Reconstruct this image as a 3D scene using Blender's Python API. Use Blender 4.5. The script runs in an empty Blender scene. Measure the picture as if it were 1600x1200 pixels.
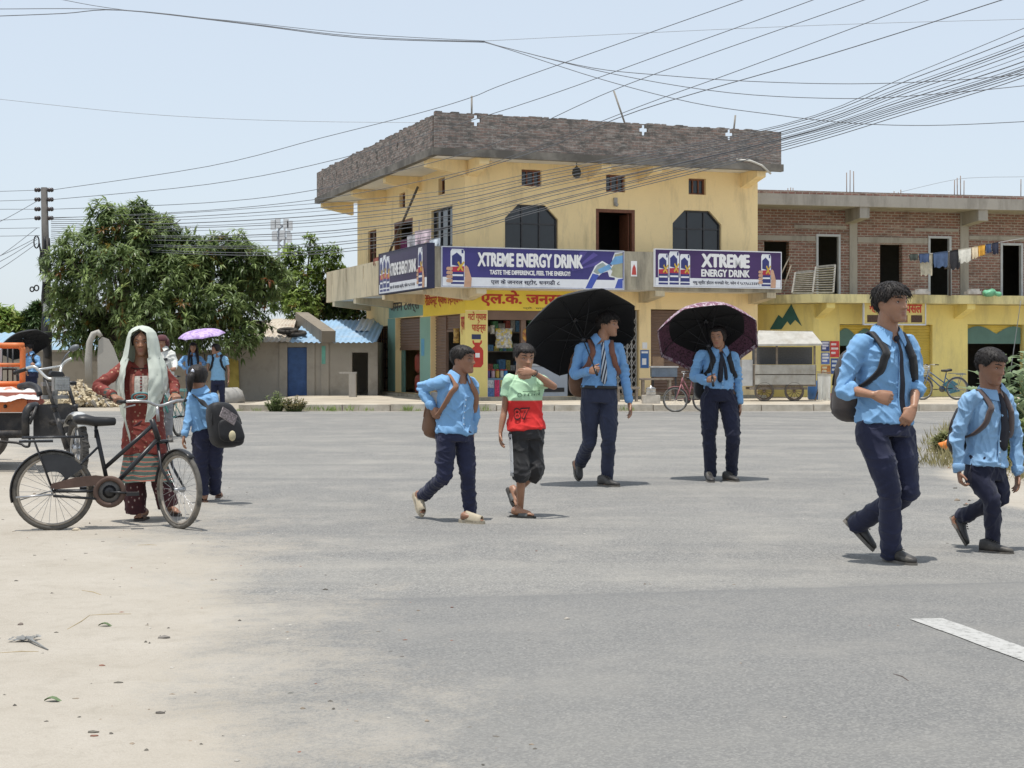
import bpy, bmesh, math, random
import numpy as np
from mathutils import Vector, Matrix, Quaternion, noise
from mathutils.noise import noise as pnoise
R = math.radians
V = Vector
random.seed(7)
SC = bpy.context.scene
COL = SC.collection

# ---------------------------------------------------------------- camera, sky, sun, exposure
F = 2400.0; EYE = 1.27; HZ = 560.0            # focal length in photo pixels, eye height, horizon row
cam_d = bpy.data.cameras.new('camera')
cam_d.sensor_width = 36.0
cam_d.lens = 36.0*F/1600.0
cam_d.shift_y = -(600.0-HZ)/1600.0
cam_d.clip_end = 6000.0; cam_d.clip_start = 0.1
cam = bpy.data.objects.new('camera', cam_d); COL.objects.link(cam)
cam.location = (0, 0, EYE); cam.rotation_euler = (math.pi/2, 0, 0)
SC.camera = cam

SUN_TO = V((-0.10, -0.13, 1.0)).normalized()
world = bpy.data.worlds.new('World'); SC.world = world
world.use_nodes = True
wn = world.node_tree.nodes; wl = world.node_tree.links
sky = wn.new('ShaderNodeTexSky'); sky.sky_type = 'NISHITA'; sky.sun_disc = False
sky.sun_elevation = math.asin(SUN_TO.z); sky.sun_rotation = math.atan2(SUN_TO.x, SUN_TO.y)
sky.air_density = 1.0; sky.dust_density = 1.5; sky.ozone_density = 1.0; sky.altitude = 100
bg = wn['Background']; bg.inputs['Strength'].default_value = 0.15
veil = wn.new('ShaderNodeMix'); veil.data_type = 'RGBA'; veil.inputs[0].default_value = .86     # milky summer haze over the clear sky
veil.inputs[7].default_value = (2.04, 2.25, 2.48, 1)
wl.new(sky.outputs['Color'], veil.inputs[6]); wl.new(veil.outputs[2], bg.inputs['Color'])
sun_d = bpy.data.lights.new('sun', 'SUN'); sun_d.energy = 2.0; sun_d.angle = R(0.53); sun_d.color = (1.0, 0.96, 0.90)
sun = bpy.data.objects.new('sun', sun_d); COL.objects.link(sun)
sun.rotation_euler = (-SUN_TO).to_track_quat('-Z', 'Y').to_euler()
SC.view_settings.view_transform = 'Standard'; SC.view_settings.look = 'None'
SC.view_settings.exposure = 1.08; SC.view_settings.gamma = 1.0; SC.view_settings.use_curve_mapping = False
SC.render.engine = 'CYCLES'
SC.cycles.max_bounces = 8; SC.cycles.transparent_max_bounces = 8

# ---------------------------------------------------------------- measuring
def P(px, py, Y): return V(((px-800)/F*Y, Y, EYE+(HZ-py)/F*Y))
def G(px, py, z=0.0):
    Y = F*(EYE-z)/(py-HZ); return P(px, py, Y)

# ---------------------------------------------------------------- mesh building
class MB:
    def __init__(s, M=None): s.v = []; s.f = []; s.m = []; s.sm = []; s.M = M
    def add(s, vs, fs, m=0, smooth=False):
        b = len(s.v)
        if s.M is not None: vs = [s.M @ V(p) for p in vs]
        s.v += [tuple(p) for p in vs]
        for f in fs: s.f.append(tuple(b+i for i in f)); s.m.append(m); s.sm.append(smooth)
        return s
    def quad(s, a, b, c, d, m=0): return s.add([a, b, c, d], [(0, 1, 2, 3)], m)
    def box(s, x0, x1, y0, y1, z0, z1, m=0):
        vs = [(x, y, z) for z in (z0, z1) for y in (y0, y1) for x in (x0, x1)]
        return s.add(vs, [(0, 2, 3, 1), (4, 5, 7, 6), (0, 1, 5, 4), (2, 6, 7, 3), (0, 4, 6, 2), (1, 3, 7, 5)], m)
    def obox(s, c, ax, ay, az, m=0):           # centre and three half-axes
        c, ax, ay, az = V(c), V(ax), V(ay), V(az)
        vs = [c+ax*i+ay*j+az*k for k in (-1, 1) for j in (-1, 1) for i in (-1, 1)]
        return s.add(vs, [(0, 2, 3, 1), (4, 5, 7, 6), (0, 1, 5, 4), (2, 6, 7, 3), (0, 4, 6, 2), (1, 3, 7, 5)], m)
    def bar(s, a, b, w, h=None, up=(0, 0, 1), m=0):   # rectangular bar between points
        a, b = V(a), V(b); h = w if h is None else h
        d = (b-a); L = d.length; d = d/L
        u = V(up)
        if abs(d.dot(u)) > .95: u = V((1, 0, 0))
        sx = d.cross(u).normalized(); sy = sx.cross(d).normalized()
        return s.obox((a+b)/2, d*L/2, sx*w/2, sy*h/2, m)
    def rings(s, rings, m=0, smooth=True, cap=True, closed=False):
        n = len(rings[0]); vs = [p for r in rings for p in r]; fs = []
        k = len(rings)
        for i in range(k-1 if not closed else k):
            a = i*n; b = ((i+1) % k)*n
            for j in range(n):
                j2 = (j+1) % n
                fs.append((a+j, a+j2, b+j2, b+j))
        if cap and not closed:
            fs.append(tuple(range(n-1, -1, -1))); fs.append(tuple((k-1)*n+j for j in range(n)))
        return s.add(vs, fs, m, smooth)
    def tube(s, pts, r, n=8, m=0, cap=True, closed=False, smooth=True, flat=None):
        pts = [V(p) for p in pts]; k = len(pts)
        if not hasattr(r, '__len__'): r = [r]*k
        rg = []; prev = None
        for i in range(k):
            if closed: d = pts[(i+1) % k]-pts[i-1]
            else: d = pts[min(i+1, k-1)]-pts[max(i-1, 0)]
            d.normalize()
            if prev is None:
                u = V((0, 0, 1)) if abs(d.z) < .9 else V((1, 0, 0))
                if flat is not None: u = V(flat)
            else: u = prev
            u = (u-d*u.dot(d)).normalized(); prev = u; w = d.cross(u)
            rr = r[i]; ra, rb = (rr if hasattr(rr, '__len__') else (rr, rr))
            rg.append([pts[i]+u*(ra*math.cos(2*math.pi*j/n))+w*(rb*math.sin(2*math.pi*j/n)) for j in range(n)])
        return s.rings(rg, m, smooth, cap, closed)
    def lathe(s, prof, c=(0, 0, 0), axis=(0, 0, 1), n=16, m=0, smooth=True, cap=True):
        ax = V(axis).normalized(); u = ax.orthogonal().normalized(); w = ax.cross(u); c = V(c)
        rg = [[c+ax*z+(u*math.cos(2*math.pi*j/n)+w*math.sin(2*math.pi*j/n))*max(r, 1e-4) for j in range(n)] for r, z in prof]
        return s.rings(rg, m, smooth, cap)
    def ball(s, c, r, n=12, k=8, m=0, axes=None):
        c = V(c); r = (r, r, r) if not hasattr(r, '__len__') else r
        A = axes or (V((1, 0, 0)), V((0, 1, 0)), V((0, 0, 1)))
        rg = []
        for i in range(k+1):
            t = math.pi*(i+.02)/(k+.04); rr = math.sin(t); z = -math.cos(t)
            rg.append([c+A[0]*(r[0]*rr*math.cos(2*math.pi*j/n))+A[1]*(r[1]*rr*math.sin(2*math.pi*j/n))+A[2]*(r[2]*z) for j in range(n)])
        return s.rings(rg, m)
    def poly(s, pts, th, nrm, m=0):            # flat polygon with thickness th along nrm
        nrm = V(nrm); pts = [V(p) for p in pts]; n = len(pts)
        vs = pts+[p+nrm*th for p in pts]
        fs = [tuple(range(n-1, -1, -1)), tuple(range(n, 2*n))]+[(i, (i+1) % n, n+(i+1) % n, n+i) for i in range(n)]
        return s.add(vs, fs, m)
    def ribbon(s, pts, w, th, side, m=0, smooth=True):   # strip of width w (per point) across 'side' vectors
        k = len(pts); rg = []
        for i in range(k):
            p = V(pts[i]); d = (V(pts[min(i+1, k-1)])-V(pts[max(i-1, 0)])).normalized()
            sd = V(side[i] if hasattr(side[0], '__len__') else side); sd = (sd-d*sd.dot(d)).normalized(); nn = d.cross(sd)
            ww = w[i] if hasattr(w, '__len__') else w
            rg.append([p-sd*ww/2-nn*th/2, p+sd*ww/2-nn*th/2, p+sd*ww/2+nn*th/2, p-sd*ww/2+nn*th/2])
        return s.rings(rg, m, smooth)
    def wall(s, M, acuts, zcuts, holes, th, m=0):        # wall in the a-z plane of frame M, thickness along +y
        ac = sorted(set(acuts+[h[0] for h in holes]+[h[1] for h in holes])); zc = sorted(set(zcuts+[h[2] for h in holes]+[h[3] for h in holes]))
        def solid(i, j):
            if i < 0 or j < 0 or i >= len(ac)-1 or j >= len(zc)-1: return False
            a = (ac[i]+ac[i+1])/2; z = (zc[j]+zc[j+1])/2
            return not any(h[0] < a < h[1] and h[2] < z < h[3] for h in holes)
        vs = []; fs = []
        def q(*p):
            b = len(vs); vs.extend([M @ V(x) for x in p]); fs.append((b, b+1, b+2, b+3))
        for i in range(len(ac)-1):
            for j in range(len(zc)-1):
                if not solid(i, j): continue
                a0, a1, z0, z1 = ac[i], ac[i+1], zc[j], zc[j+1]
                q((a0, 0, z0), (a1, 0, z0), (a1, 0, z1), (a0, 0, z1)); q((a1, th, z0), (a0, th, z0), (a0, th, z1), (a1, th, z1))
                if not solid(i-1, j): q((a0, th, z0), (a0, 0, z0), (a0, 0, z1), (a0, th, z1))
                if not solid(i+1, j): q((a1, 0, z0), (a1, th, z0), (a1, th, z1), (a1, 0, z1))
                if not solid(i, j-1): q((a0, th, z0), (a1, th, z0), (a1, 0, z0), (a0, 0, z0))
                if not solid(i, j+1): q((a0, 0, z1), (a1, 0, z1), (a1, th, z1), (a0, th, z1))
        return s.add(vs, fs, m)
    def mesh(s, name, mats):
        me = bpy.data.meshes.new(name); me.from_pydata(s.v, [], s.f)
        for mm in (mats if isinstance(mats, (list, tuple)) else [mats]): me.materials.append(mm)
        me.polygons.foreach_set('material_index', s.m); me.polygons.foreach_set('use_smooth', s.sm)
        boxuv(me); me.update(); return me
    def build(s, name, mats, parent=None, **k):
        return link(name, s.mesh(name, mats), parent, **k)

def boxuv(me):
    n = len(me.loops)
    if not n: return
    co = np.empty(len(me.vertices)*3); me.vertices.foreach_get('co', co); co = co.reshape(-1, 3)
    li = np.empty(n, np.int32); me.loops.foreach_get('vertex_index', li)
    nr = np.empty(len(me.polygons)*3); me.polygons.foreach_get('normal', nr); nr = np.abs(nr.reshape(-1, 3))
    lt = np.empty(len(me.polygons), np.int32); me.polygons.foreach_get('loop_total', lt)
    ax = np.repeat(np.argmax(nr+np.array([0, 0, .001]), 1), lt); c = co[li]
    uv = np.where((ax == 0)[:, None], c[:, [1, 2]], np.where((ax == 1)[:, None], c[:, [0, 2]], c[:, [0, 1]]))
    l = me.uv_layers.new(name='UVMap'); l.data.foreach_set('uv', uv.astype(np.float32).ravel())

WM = {}
def link(name, data, parent=None, world=True, label=None):
    o = bpy.data.objects.new(name, data); COL.objects.link(o)
    if parent is not None:
        pm = WM.get(parent.name, Matrix())
        if world and data is not None and pm != Matrix(): data.transform(pm.inverted())
        o.parent = parent; WM[o.name] = pm
    else: WM[o.name] = Matrix()
    if label: o['label'] = label
    return o
def tag(o, label, cat, group=None, kind=None):
    o['label'] = label; o['category'] = cat
    if group: o['group'] = group
    if kind: o['kind'] = kind
    return o
def structure(o): o['kind'] = 'structure'; return o
def thing(name, label, cat, loc=(0, 0, 0), group=None, rz=0.0):
    o = bpy.data.objects.new(name, None); COL.objects.link(o); o.empty_display_size = .2
    o.location = loc; o.rotation_euler = (0, 0, rz)
    WM[o.name] = Matrix.Translation(V(loc)) @ Matrix.Rotation(rz, 4, 'Z')
    return tag(o, label, cat, group)
def dup(root, loc=None, rz=None, label=None, group=None):
    def cp(o, par):
        c = o.copy(); COL.objects.link(c)
        if par: c.parent = par
        for ch in list(o.children): cp(ch, c)
        return c
    r = cp(root, None)
    if loc is not None: r.location = loc
    if rz is not None: r.rotation_euler = (0, 0, rz)
    if label: r['label'] = label
    if group: r['group'] = group
    return r

def text(name, body, M, w, h, mat, parent, bold=0.0, ext=0.004, skew=0.0):
    """lettering fitted to w x h; M maps (right, up, out) to the parent's local space"""
    c = bpy.data.curves.new(name, 'FONT'); c.body = body; c.size = 1.0; c.offset = min(bold, .012); c.extrude = 0.0; c.resolution_u = 3
    o = bpy.data.objects.new(name, c); COL.objects.link(o)
    dg = bpy.context.evaluated_depsgraph_get()
    me = bpy.data.meshes.new_from_object(o.evaluated_get(dg)); bpy.data.objects.remove(o)
    co = np.empty(len(me.vertices)*3); me.vertices.foreach_get('co', co); co = co.reshape(-1, 3)
    fc = [tuple(p.vertices) for p in me.polygons]; bpy.data.meshes.remove(me)
    d = max(0, bold-.006)                                   # heavy strokes: a few shifted layers of the same outline
    sh = [(0, 0)] if d <= 0 else [(-d, 0), (d, 0), (0, d*.5), (0, -d*.5)]
    co = np.concatenate([co+np.array([x, y, 0]) for x, y in sh]); nv = len(co)//len(sh)
    lo = co.min(0); hi = co.max(0); co = (co-lo)/np.maximum(hi-lo, 1e-6)
    out = [tuple(M @ V((p[0]*w+skew*p[1]*h, p[1]*h, ext+.0006*(i//nv)))) for i, p in enumerate(co)]
    me = bpy.data.meshes.new(name); me.from_pydata(out, [], [tuple(v+k*nv for v in f) for k in range(len(sh)) for f in fc])
    me.materials.append(mat)
    boxuv(me); me.update()
    return link(name, me, parent, world=False)

# ---------------------------------------------------------------- materials
def newmat(name):
    m = bpy.data.materials.new(name); m.use_nodes = True
    return m, m.node_tree.nodes, m.node_tree.links, m.node_tree.nodes['Principled BSDF']
def noise_n(n, l, scale, detail=5, rough=.55, vec=None, dist=0.0):
    t = n.new('ShaderNodeTexNoise'); t.inputs['Scale'].default_value = scale; t.inputs['Detail'].default_value = detail
    t.inputs['Roughness'].default_value = rough; t.inputs['Distortion'].default_value = dist
    if vec is not None: l.new(vec, t.inputs['Vector'])
    return t.outputs['Fac']
def ramp(n, l, fac, stops, interp='LINEAR'):
    r = n.new('ShaderNodeValToRGB'); r.color_ramp.interpolation = interp; e = r.color_ramp.elements
    while len(e) > 1: e.remove(e[0])
    e[0].position = stops[0][0]; c = stops[0][1]; e[0].color = (*c, 1) if hasattr(c, '__len__') else (c, c, c, 1)
    for p, c in stops[1:]:
        x = e.new(p); x.color = (*c, 1) if hasattr(c, '__len__') else (c, c, c, 1)
    l.new(fac, r.inputs['Fac']); return r.outputs['Color']
def mix(n, l, fac, a, b, mode='MIX'):
    x = n.new('ShaderNodeMix'); x.data_type = 'RGBA'; x.blend_type = mode
    for sock, val in ((x.inputs[0], fac), (x.inputs[6], a), (x.inputs[7], b)):
        if hasattr(val, 'is_output'): l.new(val, sock)
        elif hasattr(val, '__len__'): sock.default_value = (*val[:3], 1)
        else: sock.default_value = val
    return x.outputs[2]
def math_n(n, l, op, a, b=None, c=None, clamp=False):
    x = n.new('ShaderNodeMath'); x.operation = op; x.use_clamp = clamp
    for i, val in enumerate((a, b, c)):
        if val is None: continue
        if hasattr(val, 'is_output'): l.new(val, x.inputs[i])
        else: x.inputs[i].default_value = val
    return x.outputs[0]
def bump_n(n, l, h, strength, dist, bs):
    b = n.new('ShaderNodeBump'); b.inputs['Strength'].default_value = strength; b.inputs['Distance'].default_value = dist
    l.new(h, b.inputs['Height']); l.new(b.outputs['Normal'], bs.inputs['Normal']); return b
def coords(n, kind='Object'): return n.new('ShaderNodeTexCoord').outputs[kind]
def mapping(n, l, vec, scale=(1, 1, 1), rot=(0, 0, 0), loc=(0, 0, 0)):
    m = n.new('ShaderNodeMapping'); m.inputs['Scale'].default_value = scale; m.inputs['Rotation'].default_value = rot; m.inputs['Location'].default_value = loc
    l.new(vec, m.inputs['Vector']); return m.outputs['Vector']
_mc = {}
def mat(name, col, rough=.6, var=.12, scale=6.0, metal=0.0, bump=0.0, bscale=60.0, spec=.4, dirt=None, dscale=1.5, dmin=.5, dmax=.7, sheen=0):
    """painted / cloth / metal surface: base colour mottled by noise, optional dirt blotches, fine bump"""
    if name in _mc: return _mc[name]
    m, n, l, b = newmat(name); _mc[name] = m
    o = coords(n)
    f = noise_n(n, l, scale, 4, .6, o)
    lo = tuple(c*(1-var) for c in col); hi = tuple(min(1, c*(1+var)) for c in col)
    c = ramp(n, l, f, [(.3, lo), (.7, hi)])
    if dirt is not None:
        g = noise_n(n, l, dscale, 6, .65, o)
        k = ramp(n, l, g, [(dmin, 0.0), (dmax, 1.0)]); c = mix(n, l, k, c, dirt)
    l.new(c, b.inputs['Base Color']); b.inputs['Roughness'].default_value = rough; b.inputs['Metallic'].default_value = metal
    b.inputs['Specular IOR Level'].default_value = spec
    if sheen: b.inputs['Sheen Weight'].default_value = sheen
    if bump: bump_n(n, l, noise_n(n, l, bscale, 4, .6, o), bump, .01, b)
    return m
# ---------------------------------------------------------------- ground, road, kerb, pavement
def lerp_pts(pts, y):
    if y <= pts[0][0]: return pts[0][1]+(y-pts[0][0])*(pts[1][1]-pts[0][1])/(pts[1][0]-pts[0][0])
    for (a, p), (b, q) in zip(pts, pts[1:]):
        if y <= b: return p+(q-p)*(y-a)/(b-a)
    (a, p), (b, q) = pts[-2:]
    return q+(y-b)*(q-p)/(b-a)
LEFT = [(2, .2), (4.8, -.42), (6.9, -.85), (10.9, -1.9), (13.2, -2.6), (16, -3.6), (20, -5.6), (25, -9.0), (31, -19), (40, -60)]
RIGHT = [(10.5, 5.2), (12.5, 4.25), (13.3, 4.1), (16, 4.6), (19.7, 5.3), (25, 7.0), (30, 8.8), (36, 11.4), (40, 13)]

def mat_dirt():
    m, n, l, b = newmat('dry_dirt')
    o = coords(n)
    f1 = noise_n(n, l, .35, 6, .6, o); f2 = noise_n(n, l, 3.0, 6, .65, o); f3 = noise_n(n, l, 40, 4, .75, o); f4 = noise_n(n, l, 11, 6, .7, o)
    c = ramp(n, l, f1, [(.3, (.335, .30, .245)), (.5, (.39, .35, .29)), (.7, (.43, .39, .33))])
    c = mix(n, l, ramp(n, l, f2, [(.35, 0.0), (.75, .55)]), c, (.28, .24, .185))
    c = mix(n, l, ramp(n, l, f3, [(.45, 0.0), (.8, .45)]), c, (.22, .19, .15))
    c = mix(n, l, ramp(n, l, f4, [(.52, 0.0), (.72, .4)]), c, (.235, .205, .16))
    l.new(c, b.inputs['Base Color']); b.inputs['Roughness'].default_value = .95; b.inputs['Specular IOR Level'].default_value = .1
    h = math_n(n, l, 'ADD', math_n(n, l, 'MULTIPLY', f2, .6), math_n(n, l, 'MULTIPLY', f3, .4))
    bump_n(n, l, h, .55, .03, b)
    return m
def mat_road():
    m, n, l, b = newmat('dusty_asphalt')
    o = coords(n)
    at = n.new('ShaderNodeAttribute'); at.attribute_name = 'dust'
    pa = n.new('ShaderNodeAttribute'); pa.attribute_name = 'patch'
    big = noise_n(n, l, .22, 5, .62, o); mid = noise_n(n, l, 1.3, 7, .68, o); fine = noise_n(n, l, 90, 3, .8, o)
    ro = mapping(n, l, o, (.16, .75, 1), (0, 0, R(24))); streak = noise_n(n, l, 1.0, 6, .66, ro, .6)
    arc = noise_n(n, l, .9, 4, .6, mapping(n, l, o, (.10, .9, 1), (0, 0, R(-14))), 1.2)
    vor = n.new('ShaderNodeTexVoronoi'); vor.inputs['Scale'].default_value = 105; l.new(o, vor.inputs['Vector'])
    c = ramp(n, l, big, [(.3, (.178, .176, .168)), (.7, (.225, .22, .208))])
    sp = ramp(n, l, vor.outputs['Color'], [(.10, (.065, .065, .065)), (.5, (.185, .182, .174)), (.92, (.43, .415, .375))])
    c = mix(n, l, .46, c, sp)
    c = mix(n, l, ramp(n, l, fine, [(.50, 0.0), (.85, .35)]), c, (.34, .32, .285))
    c = mix(n, l, ramp(n, l, streak, [(.44, 0.0), (.70, .45)]), c, (.30, .288, .258))
    c = mix(n, l, ramp(n, l, arc, [(.48, 0.0), (.66, .36)]), c, (.145, .145, .142))
    c = mix(n, l, ramp(n, l, mid, [(.48, 0.0), (.72, .55)]), c, (.335, .316, .28))
    pd = math_n(n, l, 'ADD', math_n(n, l, 'ADD', pa.outputs['Fac'], .5), math_n(n, l, 'MULTIPLY', math_n(n, l, 'SUBTRACT', mid, .5), .07))
    c = mix(n, l, ramp(n, l, pd, [(.30, .42), (.485, .62), (.50, .95), (.512, .5), (.56, .25), (.80, 0.0)]), c, (.158, .158, .154))
    # thin drift of dirt over the edges
    patchy = noise_n(n, l, .8, 6, .66, o, .8)
    e = math_n(n, l, 'ADD', at.outputs['Fac'], math_n(n, l, 'MULTIPLY', math_n(n, l, 'SUBTRACT', patchy, .5), .95))
    rag = noise_n(n, l, 7, 6, .72, o, .5); e = math_n(n, l, 'ADD', e, math_n(n, l, 'MULTIPLY', math_n(n, l, 'SUBTRACT', rag, .5), .70))
    e = math_n(n, l, 'ADD', e, math_n(n, l, 'MULTIPLY', math_n(n, l, 'SUBTRACT', fine, .5), .75))
    dirt = ramp(n, l, mid, [(.3, (.36, .325, .27)), (.7, (.42, .385, .33))])
    dirt = mix(n, l, ramp(n, l, fine, [(.42, 0.0), (.85, .4)]), dirt, (.26, .225, .18))
    dirt = mix(n, l, ramp(n, l, rag, [(.50, 0.0), (.72, .38)]), dirt, (.25, .222, .178))
    c = mix(n, l, ramp(n, l, e, [(.26, 0.0), (.74, 1.0)]), c, dirt)
    l.new(c, b.inputs['Base Color']); b.inputs['Roughness'].default_value = .9; b.inputs['Specular IOR Level'].default_value = .25
    h = math_n(n, l, 'ADD', vor.outputs['Distance'], math_n(n, l, 'MULTIPLY', mid, .8))
    bump_n(n, l, h, .35, .012, b)
    return m
DIRT = mat_dirt()
g = MB(); xs = [-900, -300, -100, 0, 100, 300, 900]; ys = [-60, 0, 30, 80, 200, 600, 2500]
for i in range(6):
    for j in range(6): g.quad((xs[i], ys[j], 0), (xs[i+1], ys[j], 0), (xs[i+1], ys[j+1], 0), (xs[i], ys[j+1], 0))
structure(g.build('ground', DIRT))

def build_road():
    xs = [-90, -60, -40, -28, -20]+list(np.arange(-15, 15.01, .2))+[20, 28, 40, 60, 90]; ys = list(np.arange(.5, 36.9, .2))+[36.9]
    mb = MB(); nx = len(xs); vs = [(x, y, .005) for y in ys for x in xs]
    mb.add(vs, [(j*nx+i, j*nx+i+1, (j+1)*nx+i+1, (j+1)*nx+i) for j in range(len(ys)-1) for i in range(nx-1)])
    o = mb.build('road', mat_road()); me = o.data
    a = me.attributes.new('dust', 'FLOAT', 'POINT'); p = me.attributes.new('patch', 'FLOAT', 'POINT')
    da = []; pa = []
    for x, y, z in vs:
        wl = 1.7+.07*y; dl = (lerp_pts(LEFT, y)+pnoise(V((x*.7, y*.35, 1)))*.6+pnoise(V((x*2, y*1.1, 6)))*.35-x)/wl+.42
        dr = (x-lerp_pts(RIGHT, y)+pnoise(V((x*.5, y*.5, 4)))*.4)/.5+.4 if y > 9 else 0
        far = max(0, (y-35.6)/1.4)*.55
        da.append(min(1, max(0, max(dl, dr, far))))
        yl = 7.98+(x+1.06)*.175+.06*pnoise(V((x*.6, 1, 2)))
        pa.append(max(-1, min(1, y-yl)))
    a.data.foreach_set('value', da); p.data.foreach_set('value', pa)
    structure(o)
build_road()

def worn_paint():
    m, n, l, b = newmat('worn_road_paint'); o = coords(n)
    f = noise_n(n, l, 30, 5, .7, o)
    c = ramp(n, l, f, [(.36, (.21, .207, .195)), (.45, (.36, .355, .335)), (.58, (.43, .425, .405)), (.72, (.33, .325, .305))])
    l.new(c, b.inputs['Base Color']); b.inputs['Roughness'].default_value = .8; return m
mk = MB(); L0, L1 = V((1.945, 7.44, 0)), V((2.205, 6.15, 0)); nn = 14
lp = [L0.lerp(L1, i/nn) for i in range(nn+1)]
for i in range(nn):
    a, c = lp[i], lp[i+1]; w = [.165+.012*pnoise(V((j*1.7, 0, 3))) for j in (i, i+1)]; e = [.010*pnoise(V((j*2.1, 5, 3))) for j in (i, i+1)]
    mk.quad((a.x-.02+e[0], a.y, .009), (c.x-.02+e[1], c.y, .009), (c.x-.02+w[1], c.y+.02, .009), (a.x-.02+w[0], a.y+.02, .009))
structure(mk.build('road_marking', worn_paint()))

M_KERB = mat('kerb_stone', (.50, .46, .39), .9, .2, 3, bump=.5, bscale=25, dirt=(.30, .26, .20), dscale=2.2, dmin=.45, dmax=.75)
M_PAVE = mat('pavement_earth', (.44, .39, .31), .95, .18, 1.2, bump=.4, bscale=20, dirt=(.33, .28, .21), dscale=.8)
kb = MB(); x = -6.6
def kerb_y(x): return 37.0+.0008*(x-2)**2
while x < 13.5:
    L = 1.15+.25*random.random(); y = kerb_y(x); dz = .012*random.uniform(-1, 1)
    kb.obox((x+L/2-.01, y+.11+random.uniform(-.012, .012), .078+dz), (L/2-.012, random.uniform(-.01, .01), 0), (0, .11, 0), (0, 0, .08)); x += L
structure(kb.build('kerb', M_KERB))
pv = MB(); pv.box(-6.6, 26, 37.2, 75, -.1, .135)
structure(pv.build('pavement', M_PAVE))

# ---------------------------------------------------------------- shared building materials
def brick_mat(name, c1, c2, mortar, bw=.23, bh=.075, ms=.012, stain=None, smin=.4, smax=.65, white=None, bump=.6, ssc=1.6):
    m, n, l, b = newmat(name)
    u = coords(n, 'UV'); o = coords(n)
    wob = noise_n(n, l, 3, 3, .5, o)
    t = n.new('ShaderNodeTexBrick'); l.new(u, t.inputs['Vector']); t.inputs['Scale'].default_value = 1
    t.inputs['Brick Width'].default_value = bw; t.inputs['Row Height'].default_value = bh; t.inputs['Mortar Size'].default_value = ms
    t.inputs['Mortar Smooth'].default_value = .3; t.inputs['Bias'].default_value = -.1
    t.inputs['Color1'].default_value = (*c1, 1); t.inputs['Color2'].default_value = (*c2, 1); t.inputs['Mortar'].default_value = (*mortar, 1)
    f = noise_n(n, l, 9, 6, .7, o); c = mix(n, l, ramp(n, l, f, [(.3, .0), (.75, .6)]), t.outputs['Color'], tuple(x*.45 for x in c1))
    if stain:
        st = noise_n(n, l, ssc, 7, .75, mapping(n, l, o, (.6, .6, 1.6)))
        c = mix(n, l, ramp(n, l, st, [(smin, 0.0), (smax, .9)]), c, stain)
    if white:
        wt = noise_n(n, l, ssc*1.4, 7, .75, mapping(n, l, o, (.5, .5, 2.6), loc=(4, 2, 1)))
        c = mix(n, l, ramp(n, l, wt, [(.53, 0.0), (.68, .75)]), c, white)
    l.new(c, b.inputs['Base Color']); b.inputs['Roughness'].default_value = .92; b.inputs['Specular IOR Level'].default_value = .15
    h = math_n(n, l, 'ADD', math_n(n, l, 'SUBTRACT', f, t.outputs['Fac']), wob)
    bump_n(n, l, h, bump, .02, b)
    return m
def plaster(name, col, stain, z0=None, smin=.5, smax=.75, streak=True, var=.1):
    m, n, l, b = newmat(name); o = coords(n)
    f = noise_n(n, l, .9, 5, .6, o); c = ramp(n, l, f, [(.3, tuple(x*(1-var) for x in col)), (.7, tuple(min(1, x*(1+var*.6)) for x in col))])
    s = noise_n(n, l, 1.3, 7, .7, mapping(n, l, o, (1.6, 1.6, .35) if streak else (1, 1, 1)))
    c = mix(n, l, ramp(n, l, s, [(smin, 0.0), (smax, .75)]), c, stain)
    g2 = noise_n(n, l, 22, 4, .7, o); c = mix(n, l, ramp(n, l, g2, [(.55, 0.0), (.85, .25)]), c, tuple(x*.55 for x in col))
    l.new(c, b.inputs['Base Color']); b.inputs['Roughness'].default_value = .85; b.inputs['Specular IOR Level'].default_value = .25
    bump_n(n, l, noise_n(n, l, 14, 6, .7, o), .18, .02, b)
    return m
def shutter_mat(name, col, pitch=.085):
    m, n, l, b = newmat(name); o = coords(n)
    sx = n.new('ShaderNodeSeparateXYZ'); l.new(o, sx.inputs[0])
    z = math_n(n, l, 'MULTIPLY', sx.outputs['Z'], 2*math.pi/pitch); h = math_n(n, l, 'SINE', z)
    f = noise_n(n, l, 2, 5, .6, o); c = ramp(n, l, f, [(.3, tuple(x*.75 for x in col)), (.7, col)])
    l.new(c, b.inputs['Base Color']); b.inputs['Roughness'].default_value = .5; b.inputs['Specular IOR Level'].default_value = .4
    return m
BRICK_OLD = brick_mat('weathered_parapet_brick', (.32, .23, .195), (.22, .195, .175), (.38, .36, .335), stain=(.115, .112, .105), smin=.46, smax=.58, white=(.52, .49, .45), bump=.9, ssc=4.5)
BRICK_RED = brick_mat('raw_red_brick', (.315, .16, .13), (.21, .12, .10), (.40, .37, .33), bh=.085, ms=.017, stain=(.13, .095, .08), smin=.5, smax=.72, white=(.42, .35, .30), ssc=2.4)
YEL = plaster('ochre_wall_paint', (.95, .745, .41), (.46, .36, .21), smin=.52, smax=.80, var=.06)
CREAM = plaster('stained_cream_plaster', (.66, .57, .40), (.20, .17, .12), smin=.46, smax=.70)
GREYC = plaster('raw_grey_concrete', (.36, .335, .30), (.17, .155, .135), smin=.48, smax=.72)
STAINC = plaster('stained_balcony_concrete', (.42, .38, .29), (.13, .12, .10), smin=.42, smax=.64)
WHITEC = plaster('whitewashed_soffit', (.78, .76, .71), (.5, .45, .38), smin=.58, smax=.8)
LYEL = plaster('lemon_wall_paint', (.82, .69, .26), (.42, .36, .20), smin=.50, smax=.78, var=.08)
TEAL = plaster('green_wall_paint', (.26, .44, .37), (.20, .27, .22), smin=.58, smax=.8)
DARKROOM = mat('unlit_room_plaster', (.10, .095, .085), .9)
WOODR = mat('dark_red_wood', (.17, .065, .035), .55, .25, 12, bump=.2)
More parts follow.
